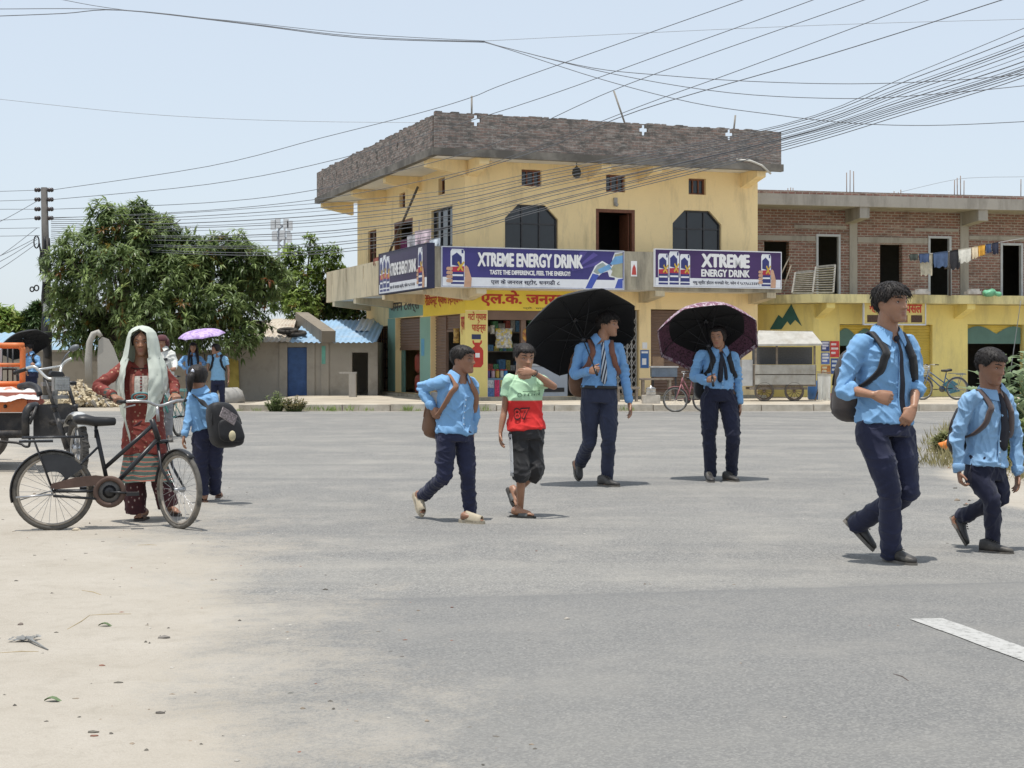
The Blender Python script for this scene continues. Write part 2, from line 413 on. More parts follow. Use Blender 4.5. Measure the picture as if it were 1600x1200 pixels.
GLASSD = mat('dark_window_glass', (.018, .022, .028), .12, .2, 2, spec=.6)
IRON = mat('dark_painted_iron', (.05, .05, .055), .5, .2, 9)
BROWNSH = shutter_mat('brown_shutter_steel', (.20, .125, .09))
GREENSH = mat('green_door_paint', (.13, .25, .22), .6, .2, 4)

# ---------------------------------------------------------------- corner building (its own s, t, z frame)
TH = R(20.3); C0 = V((-2.03, 40, 0))
U_ = V((math.cos(TH), math.sin(TH), 0)); W_ = V((-math.sin(TH), math.cos(TH), 0))
BM = Matrix.Translation(C0) @ Matrix.Rotation(TH, 4, 'Z')
def s_of(px, t, O=C0, u=U_, w=W_):
    k = (px-800)/F; b = O+w*t; return (k*b.y-b.x)/(u.x-k*u.y)
def t_of(px, s, O=C0, u=U_, w=W_):
    k = (px-800)/F; b = O+u*s; return (k*b.y-b.x)/(w.x-k*w.y)
def z_of(py, s, t, O=C0, u=U_, w=W_): return EYE+(HZ-py)/F*(O+u*s+w*t).y
ZF, ZB0, ZB1, ZR0, ZR1 = .22, 3.14, 4.19, 6.62, 7.69     # ground floor, balcony slab / rail, roof slab / parapet
S0, T0, SR, TL, ZRF = 1.22, 1.1, 10.17, 12.6, 6.62
bld = thing('shop_house', 'two storey ochre corner shop house with dark weathered brick roof parapet', 'building', C0, rz=TH)
FR = Matrix.Translation((0, T0, 0))                                     # front wall frame: a = s, outward is -t
LF = Matrix(((0, 1, 0, S0), (-1, 0, 0, 0), (0, 0, 1, 0), (0, 0, 0, 1)))  # left wall frame: a = -t, thickness along +s
def bpart(name, mb, mats, parent=bld): return mb.build(name, mats, parent, world=False)
def fs(px): return s_of(px, T0)
def ft(px): return t_of(px, S0)
def fz(py, px): return z_of(py, fs(px), T0)
def lz(py, px): return z_of(py, S0, ft(px))

# upper storey
Z1 = 3.22
ZD = Z1+.12
UF = []
octs = []
for (x0, x1, yt) in ((789, 872, 320), (1051, 1127, 329)):
    h = (fs(x0), fs(x1), Z1+.75, fz(yt, (x0+x1)/2)); UF.append(h); octs.append(h)
door = (fs(931), fs(992), ZD, fz(327, 960)); UF.append(door)
vents = [(fs(a), fs(b), fz(d, (a+b)/2), fz(c, (a+b)/2)) for a, b, c, d in ((815, 846, 265, 291), (947, 977, 273, 300), (1076, 1103, 279, 304))]
UF += vents
LFo = []
def lh(x0, x1, yt, yb=None): # left wall holes; a = -t
    xm = (x0+x1)/2; return (-ft(x0), -ft(x1), ZD if yb is None else lz(yb, xm), lz(yt, xm))
ldoor = [lh(674, 707, 325), lh(616, 645, 344), lh(575, 588, 360)]
lvent = [lh(685, 695, 278, 304), lh(624, 633, 301, 325)]
LFo = ldoor+lvent
uw = MB()
uw.wall(FR, [S0, SR], [Z1, ZR0], UF, .23)
uw.wall(LF, [-TL, -T0-.23], [Z1, ZR0], LFo, .23)
uw.box(S0+.23, SR, TL-.23, TL, Z1, ZR0); uw.box(SR-.23, SR, T0+.23, TL-.23, Z1, ZR0)
for h in octs:                                                       # clipped upper corners
    c = .38
    for a, b in ((h[0], h[0]+c), (h[1], h[1]-c)):
        p = [(a, T0, h[3]), (a, T0, h[3]-c), (b, T0, h[3])]
        if a > b: p = p[::-1]
        uw.poly(p, .20, (0, 1, 0))
bpart('upper_wall', uw, YEL)
for i in (0, 1):                                                     # inner rooms stay dim: floor and partition
    pass
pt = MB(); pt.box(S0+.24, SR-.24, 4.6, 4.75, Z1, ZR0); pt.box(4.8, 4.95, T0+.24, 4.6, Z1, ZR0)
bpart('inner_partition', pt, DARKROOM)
def window(h, y, nv, nh, frame_m=IRON, glass=GLASSD, oct_=0, M=None, w=.045):
    M = M or Matrix(); f = MB(M); a0, a1, z0, z1 = h
    f.box(a0, a0+w, y-.03, y+.03, z0, z1-oct_); f.box(a1-w, a1, y-.03, y+.03, z0, z1-oct_)
    f.box(a0+w, a1-w, y-.03, y+.03, z0, z0+w); f.box(a0+oct_, a1-oct_, y-.028, y+.028, z1-w, z1)
    if oct_:
        f.bar((a0+.01, y, z1-oct_), (a0+oct_, y, z1-.01), w, .055, (0, 1, 0)); f.bar((a1-.01, y, z1-oct_), (a1-oct_, y, z1-.01), w, .055, (0, 1, 0))
    for k in range(1, nv+1):
        x = a0+(a1-a0)*k/(nv+1); f.box(x-w*.4, x+w*.4, y-.026, y+.026, z0+w, z1-w)
    for k in range(1, nh+1):
        z = z0+(z1-z0)*(.66 if nh == 1 else k/(nh+1)); f.box(a0+w, a1-w, y-.02, y+.02, z-w*.4, z+w*.4)
    o = bpart('window', f, frame_m)
    p = MB(M)
    if oct_: p.poly([(a0+.02, y+.012, z0+.02), (a1-.02, y+.012, z0+.02), (a1-.02, y+.012, z1-oct_), (a1-oct_, y+.012, z1-.02), (a0+oct_, y+.012, z1-.02), (a0+.02, y+.012, z1-oct_)], .006, (0, 1, 0))
    else: p.box(a0+.02, a1-.02, y+.01, y+.016, z0+.02, z1-.02)
    bpart('pane', p, glass, o)
    return o
for h in octs: window(h, T0+.12, 2, 1, oct_=.38)
for h in vents: window(h, T0+.14, 2, 0, frame_m=WOODR, w=.05)
ML = LF
for h in lvent: window(h, .14, 1, 0, frame_m=WOODR, M=ML, w=.05)
window(ldoor[0], .10, 2, 3, M=ML); window(ldoor[2], .10, 1, 2, frame_m=WOODR, M=ML)
def doorframe(h, M, y, m=WOODR, w=.09):
    f = MB(M); a0, a1, z0, z1 = h
    f.box(a0, a0+w, y-.08, y+.06, z0, z1); f.box(a1-w, a1, y-.08, y+.06, z0, z1); f.box(a0+w, a1-w, y-.078, y+.058, z1-w, z1)
    return bpart('door_frame', f, m)
doorframe(door, FR, .08)
lf = MB(FR); lf.box(door[1]-.14, door[1]-.1, .16, .75, ZD, door[3]-.1)
bpart('door_leaf', lf, WOODR)
doorframe(ldoor[1], ML, .08)
cu = MB(ML); h = ldoor[1]
cu.tube([(h[0]+.1, .16, h[3]-.55), (h[1]-.1, .16, h[3]-.55)], .012, 6)
n_ = 26; vs = []; fsx = []
for k in range(n_+1):
    x = h[0]+.1+(h[1]-h[0]-.2)*k/n_*.55; y = .17+.035*math.sin(k*1.7)
    vs += [(x, y, h[3]-.56), (x, y+.01*math.sin(k), ZD+.1)]
cu.add(vs, [(2*k, 2*k+2, 2*k+3, 2*k+1) for k in range(n_)], 1, True)
bpart('curtain', cu, [IRON, mat('plum_curtain_cloth', (.16, .03, .10), .8, .35, 20)])
lamp = MB(FR); xl = fs(961); lamp.box(xl-.05, xl+.05, -.06, 0, door[3]+.1, door[3]+.32); lamp.ball((xl, -.10, door[3]+.12), .055, 10, 6)
bpart('wall_lamp', lamp, mat('grey_lamp_metal', (.35, .34, .32), .5))

# slabs, parapet, brackets
SP, TP = 10.31, 13.5
rs = MB(); rs.box(.04, SP-.02, .04, TP-.04, ZRF+.002, ZRF+.14); bpart('roof_slab', rs, WHITEC)
lip = MB(); lip.box(-.05, SP+.05, -.05, .12, ZRF-.05, ZRF+.15); lip.box(-.05, .12, .12, TP+.02, ZRF-.05, ZRF+.15)
bpart('roof_edge', lip, plaster('blackened_roof_edge', (.24, .22, .19), (.07, .065, .058), smin=.36, smax=.6, streak=False))
pw = MB(); zt = ZR1; z0 = ZRF+.152
crosses = [(744, 188), (1006, 203), (1140, 210)]
hs = []
for cx, cy in crosses:
    s = s_of(cx, 0); zc = z_of(cy, s, 0); 
    hs += [(s-.13, s+.13, zc-.05, zc+.055), (s-.055, s+.055, zc-.15, zc+.15)]
pw.wall(Matrix(), [.02, SP], [z0, zt], hs, .10)
LP = Matrix(((0, 1, 0, .02), (-1, 0, 0, 0), (0, 0, 1, 0), (0, 0, 0, 1)))
slits = []
for px in (503, 525, 557, 588, 620):
    t = t_of(px, 0); slits.append((-t-.05, -t+.05, zt-.55, zt-.32))
pw.wall(LP, [-TP, -.2], [z0, zt-.06], slits, .2)
for k in range(46):                                                  # chipped, uneven top course
    s = .05+(SP-.3)*k/46; w = random.uniform(.12, .22); pw.box(s, s+w, .02, .18, zt, zt+random.choice((.0, .012, .02, .035))+.004)
for k in range(56):
    t = .3+(TP-.6)*k/56; pw.box(.04, .2, t, t+random.uniform(.12, .22), zt-.06, zt-.06+random.choice((.004, .02, .04, .06)))
pw.box(SP-.2, SP, .2, TP, z0, zt-.02); pw.box(.22, SP-.2, TP-.2, TP, z0, zt-.02)
bpart('brick_parapet', pw, BRICK_OLD)
def beam(mb, p0, p1, zt, d0, d1, w):                                  # tapered cantilever bracket, deep end at the wall
    p0, p1 = V(p0), V(p1); d = (p1-p0).normalized(); sd = V((-d.y, d.x, 0))*w/2
    vs = [p0+sd+V((0, 0, zt)), p0-sd+V((0, 0, zt)), p0-sd+V((0, 0, zt-d0)), p0+sd+V((0, 0, zt-d0)), p1+sd+V((0, 0, zt)), p1-sd+V((0, 0, zt)), p1-sd+V((0, 0, zt-d1)), p1+sd+V((0, 0, zt-d1))]
    mb.add(vs, [(0, 1, 2, 3), (7, 6, 5, 4), (0, 4, 5, 1), (1, 5, 6, 2), (2, 6, 7, 3), (3, 7, 4, 0)])
for px in (757, 948, 1028, 1190): s = s_of(px, .12); bmb = MB(); beam(bmb, (s, T0, 0), (s, .13, 0), ZRF-.002, .42, .20, .28); bpart('roof_bracket', bmb, YEL)
for px in (502, 549, 600, 664): t = t_of(px, .12); bmb = MB(); beam(bmb, (S0, t, 0), (.13, t, 0), ZRF-.002, .42, .20, .28); bpart('roof_bracket', bmb, YEL)
for px in (752, 1031, 1205): s = s_of(px, .02); bb = MB(); beam(bb, (s, T0, 0), (s, .0, 0), ZB0-.002, .30, .16, .28); bpart('balcony_bracket', bb, CREAM)
for px in (522, 555, 600, 664): t = t_of(px, .02); bb = MB(); beam(bb, (S0, t, 0), (.0, t, 0), ZB0-.002, .30, .16, .28); bpart('balcony_bracket', bb, CREAM)
bs = MB(); TB = 12.0
bs.box(0, SP, 0, T0-.004, ZB0, Z1); bs.box(0, S0-.004, T0-.004, TB, ZB0, Z1); bs.box(S0+.24, SR-.24, T0+.24, TL-.24, ZB0+.02, Z1)
bpart('balcony_slab', bs, WHITEC)
br = MB(Matrix.Translation((0, -.004, 0)))
br.wall(Matrix(), [0, SP], [ZB0-.01, ZB1], [], .11); bpart('balcony_parapet', br, STAINC)
bl = MB()
sl = []
for px in (519, 541, 568): t = t_of(px, 0); sl.append((-t-.035, -t+.035, ZB0+.55, ZB0+.95))
bl.wall(Matrix(((0, 1, 0, -.004), (-1, 0, 0, 0), (0, 0, 1, 0), (0, 0, 0, 1))), [-TB, -.11], [ZB0-.01, ZB1-.05], sl, .11); bl.box(-.004, S0-.01, TB-.11, TB, Z1, ZB1-.05)
bpart('balcony_parapet', bl, CREAM)

# ground storey
GH = [(fs(762), fs(902), ZF, fz(484, 830)), (fs(915), fs(999), ZF, fz(484, 960)), (fs(1017), fs(1159), ZF, fz(484, 1090))]
TG = 11.4
GL = [lh(673, 719, 492), lh(618, 656, 496), lh(579, 606, 510)]
GL = [(a, b, ZF, d) for a, b, c, d in GL]
gw = MB(); gw.wall(FR, [S0, SR], [-.05, ZB0], GH, .23); gw.wall(LF, [-TG, -T0-.23], [-.05, ZB0], GL, .23)
gw.box(S0+.23, SR, TG-.23, TG, -.05, ZB0); gw.box(SR-.23, SR, T0+.23, TG-.23, -.05, ZB0)
bpart('ground_wall', gw, YEL)
fl = MB(); fl.box(S0-.35, SR+.02, T0-.45, TG, -.05, ZF-.004); bpart('plinth', fl, STAINC)
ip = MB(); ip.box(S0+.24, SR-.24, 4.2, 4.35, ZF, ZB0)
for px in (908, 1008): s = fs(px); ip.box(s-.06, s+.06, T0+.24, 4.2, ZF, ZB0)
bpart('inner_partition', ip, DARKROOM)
def painted(name, a0, a1, z0, z1, M, m, out=.006): return bpart(name, MB(M).box(a0, a1, -out, -.001, z0, z1), m)
SIGNY = plaster('yellow_sign_paint', (.86, .66, .10), (.50, .38, .10), smin=.64, smax=.9)
PALEY = plaster('pale_yellow_sign_paint', (.84, .70, .26), (.52, .42, .18), smin=.64, smax=.9)
REDP = mat('red_lettering_paint', (.50, .045, .03), .6, .15); DARKP = mat('black_lettering_paint', (.06, .05, .05), .6)
WHITEP = mat('white_lettering_paint', (.80, .80, .80), .6, .04)
sg = painted('painted_sign', S0+.0, fs(900), fz(485, 780), ZB0-.02, FR, SIGNY)
def tm(a0, z0, M, out=.009): return M @ Matrix(((1, 0, 0, a0), (0, 0, -1, -out), (0, 1, 0, z0), (0, 0, 0, 1)))
a0, a1 = fs(750), fs(905); zz0, zz1 = fz(479, 800), fz(454, 800)
text('lettering', 'एल.के. जनरल', tm(a0, zz0, FR), (fs(886)-a0)*1.0, zz1-zz0, REDP, sg, bold=.035)
text('lettering', 'स्टोर', tm(fs(890), zz0, FR), .55, zz1-zz0, REDP, sg, bold=.035)
text('lettering', 'प्रो. धनगढी', tm(fs(817), fz(484, 840), FR), .9, .075, DARKP, sg)
pil = painted('painted_pillar', S0, fs(761), ZF+.02, fz(486, 745), FR, PALEY)
text('lettering', 'गटो ग्यास', tm(fs(731), fz(504, 745), FR, .010), fs(760)-fs(731), .30, REDP, pil, bold=.02, skew=.0)
text('lettering', 'पाईन्स', tm(fs(737), fz(521, 745), FR, .010), fs(759)-fs(737), .30, REDP, pil, bold=.02)
def flat_poly(name, pts, M, m, parent, out=.010, th=.003):
    return bpart(name, MB(M).poly([(a, -out, z) for a, z in pts], th, (0, 1, 0)), m, parent)
def gas_picture():
    x0, x1 = fs(736), fs(755); zb, zt_ = fz(574, 745), fz(531, 745); w = x1-x0; h = zt_-zb
    pr = [(.2, 0), (.8, 0), (1, .12), (1, .6), (.9, .70), (.72, .76), (.72, .80), (.88, .88), (.9, .98), (.78, .98), (.74, .9), (.26, .9), (.22, .98), (.1, .98), (.12, .88), (.28, .80), (.28, .76), (.1, .70), (0, .6), (0, .12)]
    o = flat_poly('gas_picture', [(x0+w*a, zb+h*b) for a, b in pr], FR, REDP, pil)
    flat_poly('gas_picture_label', [(x0+w*a, zb+h*b) for a, b in ((.34, .36), (.70, .36), (.70, .52), (.34, .52))], FR, WHITEP, o, .013)
    flat_poly('gas_picture_label', [(x0+w*a, zb+h*b) for a, b in ((.05, 1.02), (.8, 1.02), (.8, 1.2), (.05, 1.2))], FR, mat('navy_sign_paint', (.04, .05, .12), .6), o, .013)
gas_picture()
# left hand signs and pillars
gs = painted('painted_sign', -ft(608), -ft(661), GL[1][3]+.02, ZB0-.25, LF, TEAL)
text('lettering', 'अमन टेलर्स', tm(-ft(610), GL[1][3]+.12, LF), (ft(610)-ft(656)), .48, DARKP, gs, bold=.03)
ys_ = painted('painted_sign', -ft(661.5), -ft(727), GL[0][3]+.0, ZB0-.12, LF, SIGNY, .008)
text('lettering', 'रेिडयन्ट ग्याँस', tm(-ft(665), GL[0][3]+.22, LF, .012), ft(665)-ft(699), .42, REDP, ys_, bold=.03)
text('lettering', 'इन्टरप्राइजेज', tm(-ft(700), GL[0][3]+.24, LF, .012), ft(700)-ft(724), .36, REDP, ys_, bold=.03)
pp = painted('painted_pillar', -ft(719.5), -T0-.001, ZF+.02, GL[0][3]-.01, LF, PALEY, .007)
text('lettering', 'ग्यास', tm(-ft(721), 1.9, LF, .011), .30, .5, REDP, pp, bold=.02)
text('lettering', 'पाईन्स', tm(-ft(721), 1.15, LF, .011), .30, .5, REDP, pp, bold=.02)
for x0, x1, zt2 in ((656.5, 672.5, GL[0][3]-.01), (606.3, 617.5, GL[1][3]+.01)):
    painted('painted_pillar', -ft(x0), -ft(x1), ZF+.02, zt2, LF, TEAL, .007)
pn = MB(LF); tq = -ft(661); pn.box(tq-.15, tq+.15, -.012, -.008, 1.35, 1.85); bpart('blue_notice', pn, mat('blue_notice_paint', (.12, .35, .55), .6))
def corrug(mb, a0, a1, y, z0, z1, pitch=.085, amp=.014, m=0):           # real horizontal slats of a roller shutter
    n = max(2, int((z1-z0)/pitch*4)); vs = []
    for k in range(n+1):
        z = z0+(z1-z0)*k/n; yy = y+amp*math.sin(2*math.pi*z/pitch); vs += [(a0, yy, z), (a1, yy, z)]
    mb.add(vs, [(2*k, 2*k+1, 2*k+3, 2*k+2) for k in range(n)], m, True)
def shutter(h, M, y, zb, m=BROWNSH, parent=bld, name='roller_shutter', a0=None, a1=None):
    sh = MB(M); A0 = h[0] if a0 is None else a0; A1 = h[1] if a1 is None else a1
    corrug(sh, A0+.02, A1-.02, y, zb+.06, h[3]-.02); sh.box(A0+.02, A1-.02, y-.02, y+.03, zb, zb+.06)
    return bpart(name, sh, m, parent)
shutter(GL[1], LF, .15, lz(547, 637)); 
dg_ = MB(LF); h = GL[1]; dg_.box(h[0]+.03, h[0]+.4, .18, .21, ZF, lz(547, 637)); dg_.box(h[0]+.02, h[1]-.02, 1.6, 1.62, ZF, 2.6); bpart('green_panel', dg_, GREENSH)
h = GL[0]; hm = -ft(690.5)
shutter(h, LF, .15, ZF, a0=h[0], a1=hm); shutter(h, LF, .15, h[3]-.48, a0=hm, a1=h[1])
pst = MB(LF); pst.box(hm-.03, hm+.03, .11, .19, ZF, h[3]-.02); bpart('shutter_rail', pst, BROWNSH); pst = MB(LF); pst.box(GL[1][1]-.32, GL[1][1]-.02, .16, .22, ZF, GL[1][3]-.05); bpart('shutter_rail', pst, BROWNSH)
gr = MB(LF); h = GL[2]                                              # brown folding grille by the lane
for k in range(11): x = h[0]+.04+(h[1]-h[0]-.08)*k/10; gr.box(x-.014, x+.014, .10, .13, ZF, h[3]-.02)
for k in range(7): z = ZF+.1+(h[3]-ZF-.2)*k/6; gr.box(h[0]+.02, h[1]-.02, .095, .1349, z-.018, z+.018)
bpart('grille_gate', gr, mat('rusty_grille_steel', (.13, .08, .065), .7, .3, 10))
# shop front opening
h = GH[0]
sp = MB(FR); xm = fs(820); sp.box(xm-.07, xm+.07, .10, .22, ZF, h[3]-.25); sp.box(h[0]+.01, h[1]-.01, .06, .22, h[3]-.28, h[3]-.01); bpart('shop_front_frame', sp, BROWNSH)
h = GH[2]; shutter(h, FR, .15, ZF+.02)
h = GH[1]; lt = MB(FR); na = 12
for k in range(na):                                                  # folding lattice gate
    x = h[0]+.05+(h[1]-h[0]-.1)*k/(na-1); lt.box(x-.012, x+.012, .10, .125, ZF, h[3]-.02)
dx = (h[1]-h[0]-.1)/(na-1)
for k in range(na-1):
    for j in range(11):
        z = ZF+.12+j*.235; x = h[0]+.05+k*dx
        if z+.22 > h[3]: continue
        lt.bar((x, .09, z), (x+dx, .09, z+.22), .016, .008, (0, 1, 0)); lt.bar((x, .135, z+.22), (x+dx, .135, z), .016, .008, (0, 1, 0))
bpart('folding_gate', lt, mat('grey_gate_paint', (.42, .41, .39), .6, .15))
nt = MB(FR); s = fs(1007); nt.box(s-.13, s+.13, -.012, -.001, fz(575, 1007), fz(547, 1007)); 
pb = bpart('blue_poster', nt, mat('blue_poster_print', (.05, .14, .36), .5)); n2 = MB(FR); n2.box(s-.08, s+.05, -.016, -.0125, fz(570, 1007), fz(560, 1007)); n2.box(s-.1, s+.1, -.016, -.0125, fz(552, 1007), fz(549, 1007), 0); bpart('poster_print', n2, WHITEP, pb)
n3 = MB(FR); n3.box(s-.07, s+.08, -.012, -.001, fz(545, 1007), fz(535, 1007)); bpart('white_notice', n3, WHITEP)
pipe = MB(); s = s_of(1160, 0); pipe.tube([(s-.2, -.03, ZRF+.22), (s+.2, -.10, ZRF+.20), (s+.55, -.12, ZRF+.08), (s+.85, -.10, ZRF-.14)], .03, 8); bpart('drain_pipe', pipe, mat('pale_pvc', (.55, .53, .48), .5))
rp = MB(); rp.box(*(lambda s: (s-.09, s+.09))(s_of(990, 0)), -.03, -.012, z_of(432, s_of(990, 0), 0), z_of(408, s_of(990, 0), 0)); rpo = bpart('red_poster', rp, WHITEP)
r2 = MB(); s = s_of(990, 0); z = z_of(422, s, 0); r2.poly([(s-.07, -.032, z-.13), (s+.07, -.032, z-.13), (s+.05, -.032, z+.06), (s, -.032, z+.16), (s-.05, -.032, z+.05)], .001, (0, -1, 0)); bpart('poster_print', r2, mat('red_poster_print', (.45, .06, .05), .5), rpo)
bulb = MB(); s = s_of(901, .55); bulb.tube([(s, .55, ZRF), (s, .55, ZRF-.2)], .012, 6); bulb.lathe([(.02, .2), (.11, .12), (.13, 0), (.08, -.1), (.01, -.13)], (s, .55, ZRF-.3), n=12)
tag(bulb.build('hanging_pot', mat('black_pot_clay', (.03, .028, .025), .5), WM and None), 'round black pot hanging under the roof edge of the corner house', 'pot').matrix_world = BM
rod = MB(); a = P(608, 405, (C0+W_*t_of(608, .1)+U_*.1).y); rod.tube([P(604, 405, a.y-.05), P(653, 292, a.y-1.4)], .035, 8)
tag(rod.build('bamboo_pole', mat('dark_bamboo', (.10, .08, .055), .7, .3)), 'dark pole leaning from the balcony rail up to the roof of the corner house', 'pole')
for px0, py0, px1, py1, Y, nm, lb in ((737, 178, 737, 150, 40.4, 'roof_rod', 'upright thin rod above the left cross hole of the parapet'), (978, 190, 959, 142, 42, 'roof_rod', 'leaning pale rod on the middle of the roof parapet'), (1146, 200, 1149, 180, 43.2, 'roof_rod', 'short rod on the roof parapet near its right end')):
    r_ = MB(); r_.tube([P(px0, py0+8, Y), P(px1, py1, Y)], .026, 7); tag(r_.build(nm, mat('weathered_rod', (.26, .24, .21), .8)), lb, 'rod', 'rods on the roof parapet')
# ---------------------------------------------------------------- banners on the balcony
INDIGO = mat('indigo_banner_print', (.052, .045, .20), .45, .12, 1.2); PURP = mat('purple_banner_print', (.062, .028, .12), .45, .12, 1.2)
BANW = mat('white_banner_print', (.74, .76, .80), .45, .04); CANB = mat('can_blue_print', (.035, .04, .17), .4); CANR = mat('can_red_print', (.42, .03, .06), .4)
CANY = mat('can_yellow_print', (.60, .40, .05), .4); SKINP = mat('printed_skin', (.55, .33, .22), .5); SILV = mat('printed_silver', (.55, .58, .64), .4); SKYP = mat('printed_sky_blue', (.16, .36, .62), .45)
NAVP = mat('printed_dark_navy', (.02, .022, .06), .5)
CANM = [CANB, BANW, CANR, CANY, SILV, SKINP]
def can_pic(mb, a, z, w, h):
    def q(pts, k, m): mb.poly([(a+x*w, -.004-.0012*k, z+y*h) for x, y in pts], .001, (0, -1, 0), m)
    q([(.06, 0), (.94, 0), (1, .05), (1, .93), (.9, 1), (.1, 1), (0, .93), (0, .05)], 0, 1)
    q([(.04, .12), (.96, .12), (.96, .36), (.04, .36)], 1, 0); q([(.04, .36), (.96, .36), (.96, .52), (.04, .5)], 1, 2)
    q([(.10, .55), (.80, .50), (.80, .78), (.45, .90), (.10, .80)], 1, 0); q([(.22, .62), (.66, .58), (.66, .72), (.42, .80), (.22, .74)], 2, 0)
    q([(.78, .88), (.92, .88), (.92, .98), (.78, .98)], 1, 0); q([(.04, .02), (.96, .02), (.96, .08), (.04, .08)], 1, 0)
    q([(.45, .42), (.55, .38), (1.0, .62), (.92, .66)], 3, 3); q([(.48, .62), (.58, .66), (.92, .40), (.82, .38)], 4, 3)
    q([(.1, .24), (.9, .24), (.9, .29), (.1, .29)], 2, 1)
def hand_pic(mb, a, z, w, h, m=5):
    for k in range(4): mb.poly([(a-.30*w+x*w, -.012, z+h*(.12+.13*k)+y*h) for x, y in ((0, .02), (.12, 0), (.42, .0), (.45, .06), (.42, .11), (.1, .11), (0, .08))], .001, (0, -1, 0), m)
    mb.poly([(a+w*x, -.013, z+h*y) for x, y in ((.95, -.02), (1.45, -.02), (1.5, .25), (1.25, .62), (1.08, .68), (.98, .60), (1.02, .3))], .001, (0, -1, 0), m)
def banner(label, M, w, h, bgm, depth=.06, frame=None):
    o = thing('advertising_banner', label, 'banner', M.translation.copy(), 'energy drink banners on the balcony')
    bx = MB(M); bx.box(0, w, -depth, 0, 0, h); b = link('banner_panel', bx.mesh('banner_panel', bgm), o)
    K = M @ Matrix.Translation((0, -depth, 0))
    st = MB(K); st.box(0.01, w-.01, -.004, -.001, .008, h*.235); link('white_strip', st.mesh('white_strip', BANW), b)
    fr = MB(K)
    for x0, x1, z0, z1 in ((-.02, w+.02, -.025, .0), (-.02, w+.02, h, h+.025), (-.02, 0, 0, h), (w, w+.02, 0, h)): fr.box(x0, x1, -.012, depth, z0, z1)
    link('banner_frame', fr.mesh('banner_frame', frame or SILV), o)
    return o, b, K
def btext(b, body, K, a0, z0, w, h, m=WHITEP, bold=.03):
    loc = WM[b.name].inverted() @ K
    return text('lettering', body, loc @ Matrix(((1, 0, 0, a0), (0, 0, -1, -.007), (0, 1, 0, z0), (0, 0, 0, 1))), w, h, m, b, bold)
# big front banner
sA, sB = s_of(690, -.02), s_of(973, -.02); zA = z_of(447, sA, -.02); hA = z_of(386, sA, -.02)-zA
K = BM @ Matrix.Translation((sA, -.012, zA))
o, b, K = banner('long indigo energy drink banner with a drinking man, widest on the front balcony', K, sB-sA, hA, INDIGO)
wA = sB-sA
def fx(px): return s_of(px, -.08)-sA
btext(b, 'XTREME ENERGY DRINK', K, fx(746), hA*.52, fx(911)-fx(746), hA*.37, bold=.06)
btext(b, 'TASTE THE DIFFERENCE, FEEL THE ENERGY!', K, fx(765), hA*.30, fx(891)-fx(765), hA*.14, bold=.05)
btext(b, 'एल के जनरल स्टोर, धनगढी ८', K, fx(767), hA*.045, fx(875)-fx(767), hA*.16, NAVP, .02)
pc = MB(K); can_pic(pc, fx(704), hA*.04, fx(726)-fx(704), hA*.92); hand_pic(pc, fx(704), hA*.0, fx(726)-fx(704), hA*.8); link('can_picture', pc.mesh('can_picture', CANM), b)
ray = MB(K)
for k, (p, q) in enumerate(((0, .25), (.6, .9), (1.2, 1.5), (1.8, 2.1))):
    c = fx(895); ray.poly([(c, -.0025, hA*.45), (c+1.6*math.cos(p-.2)*.5-1.2*0, -.0025, min(hA*.98, hA*.45+.55*math.sin(p+.35))), (c+1.6*math.cos(q-.2)*.5, -.0025, min(hA*.98, hA*.45+.55*math.sin(q+.35)))], .0008, (0, -1, 0))
link('ray_print', ray.mesh('ray_print', mat('violet_ray_print', (.10, .08, .30), .5)), b)
mn = MB(K); e0 = fx(911); u = (fx(973)-e0)
def pq(pts, k, m): mn.poly([(e0+x*u, -.004-.0012*k, y*hA) for x, y in pts], .001, (0, -1, 0), m)
pq([(.02, .0), (.22, .42), (.30, .60), (.48, .74), (.62, .66), (.72, .60), (.74, .80), (.80, .97), (1.0, .99), (1.0, .02), (.80, .02), (.80, .30), (.66, .32), (.62, .46), (.48, .42), (.36, .30), (.26, .02)], 0, 1)
pq([(.06, .0), (.24, .40), (.40, .36), (.22, .0)], 1, 0)
pq([(.26, .45), (.36, .62), (.50, .70), (.60, .60), (.54, .46), (.36, .38)], 1, 3)
pq([(.36, .50), (.66, .66), (.72, .54), (.44, .40)], 2, 2)
pq([(.76, .62), (.80, .92), (1.0, .97), (1.0, .30), (.86, .30), (.70, .36), (.74, .48), (.69, .52)], 1, 4)
pq([(.68, .66), (.80, .86), (1.0, .90), (1.0, .70), (.86, .66), (.72, .64)], 2, 2)
pq([(.80, .02), (1.0, .02), (1.0, .28), (.88, .26)], 1, 0)
link('drinking_man_picture', mn.mesh('drinking_man_picture', [mat('printed_blue_sleeve', (.06, .10, .42), .5), BANW, SKYP, mat('printed_cold_skin', (.32, .38, .36), .5), mat('printed_olive_skin', (.36, .36, .25), .5)]), b)
# right banner
sA, sB = s_of(1022, -.02), s_of(1218, -.02); zA = z_of(447, sA, -.02); hA = z_of(390, sA, -.02)-zA
K = BM @ Matrix.Translation((sA, -.012, zA))
o, b, K = banner('dark purple energy drink banner with three cans, at the right end of the balcony', K, sB-sA, hA, PURP, .08, BANW)
btext(b, 'XTREME', K, fx(1095), hA*.54, fx(1171)-fx(1095), hA*.38, bold=.07)
btext(b, 'ENERGY DRINK', K, fx(1095), hA*.28, fx(1171)-fx(1095), hA*.21, bold=.05)
btext(b, 'मधु स्वीट होटल धनगढी गेट, फोन नं ९८१६८८३३४५', K, fx(1082), hA*.05, fx(1186)-fx(1082), hA*.13, NAVP, .02)
cw = fx(1044)-fx(1028)
for k, (x, hh) in enumerate(((1028, .86), (1062, .86), (1045, .93))): pc = MB(K); can_pic(pc, fx(x), hA*.03, cw, hA*hh); link('can_picture', pc.mesh('can_picture', CANM), b)
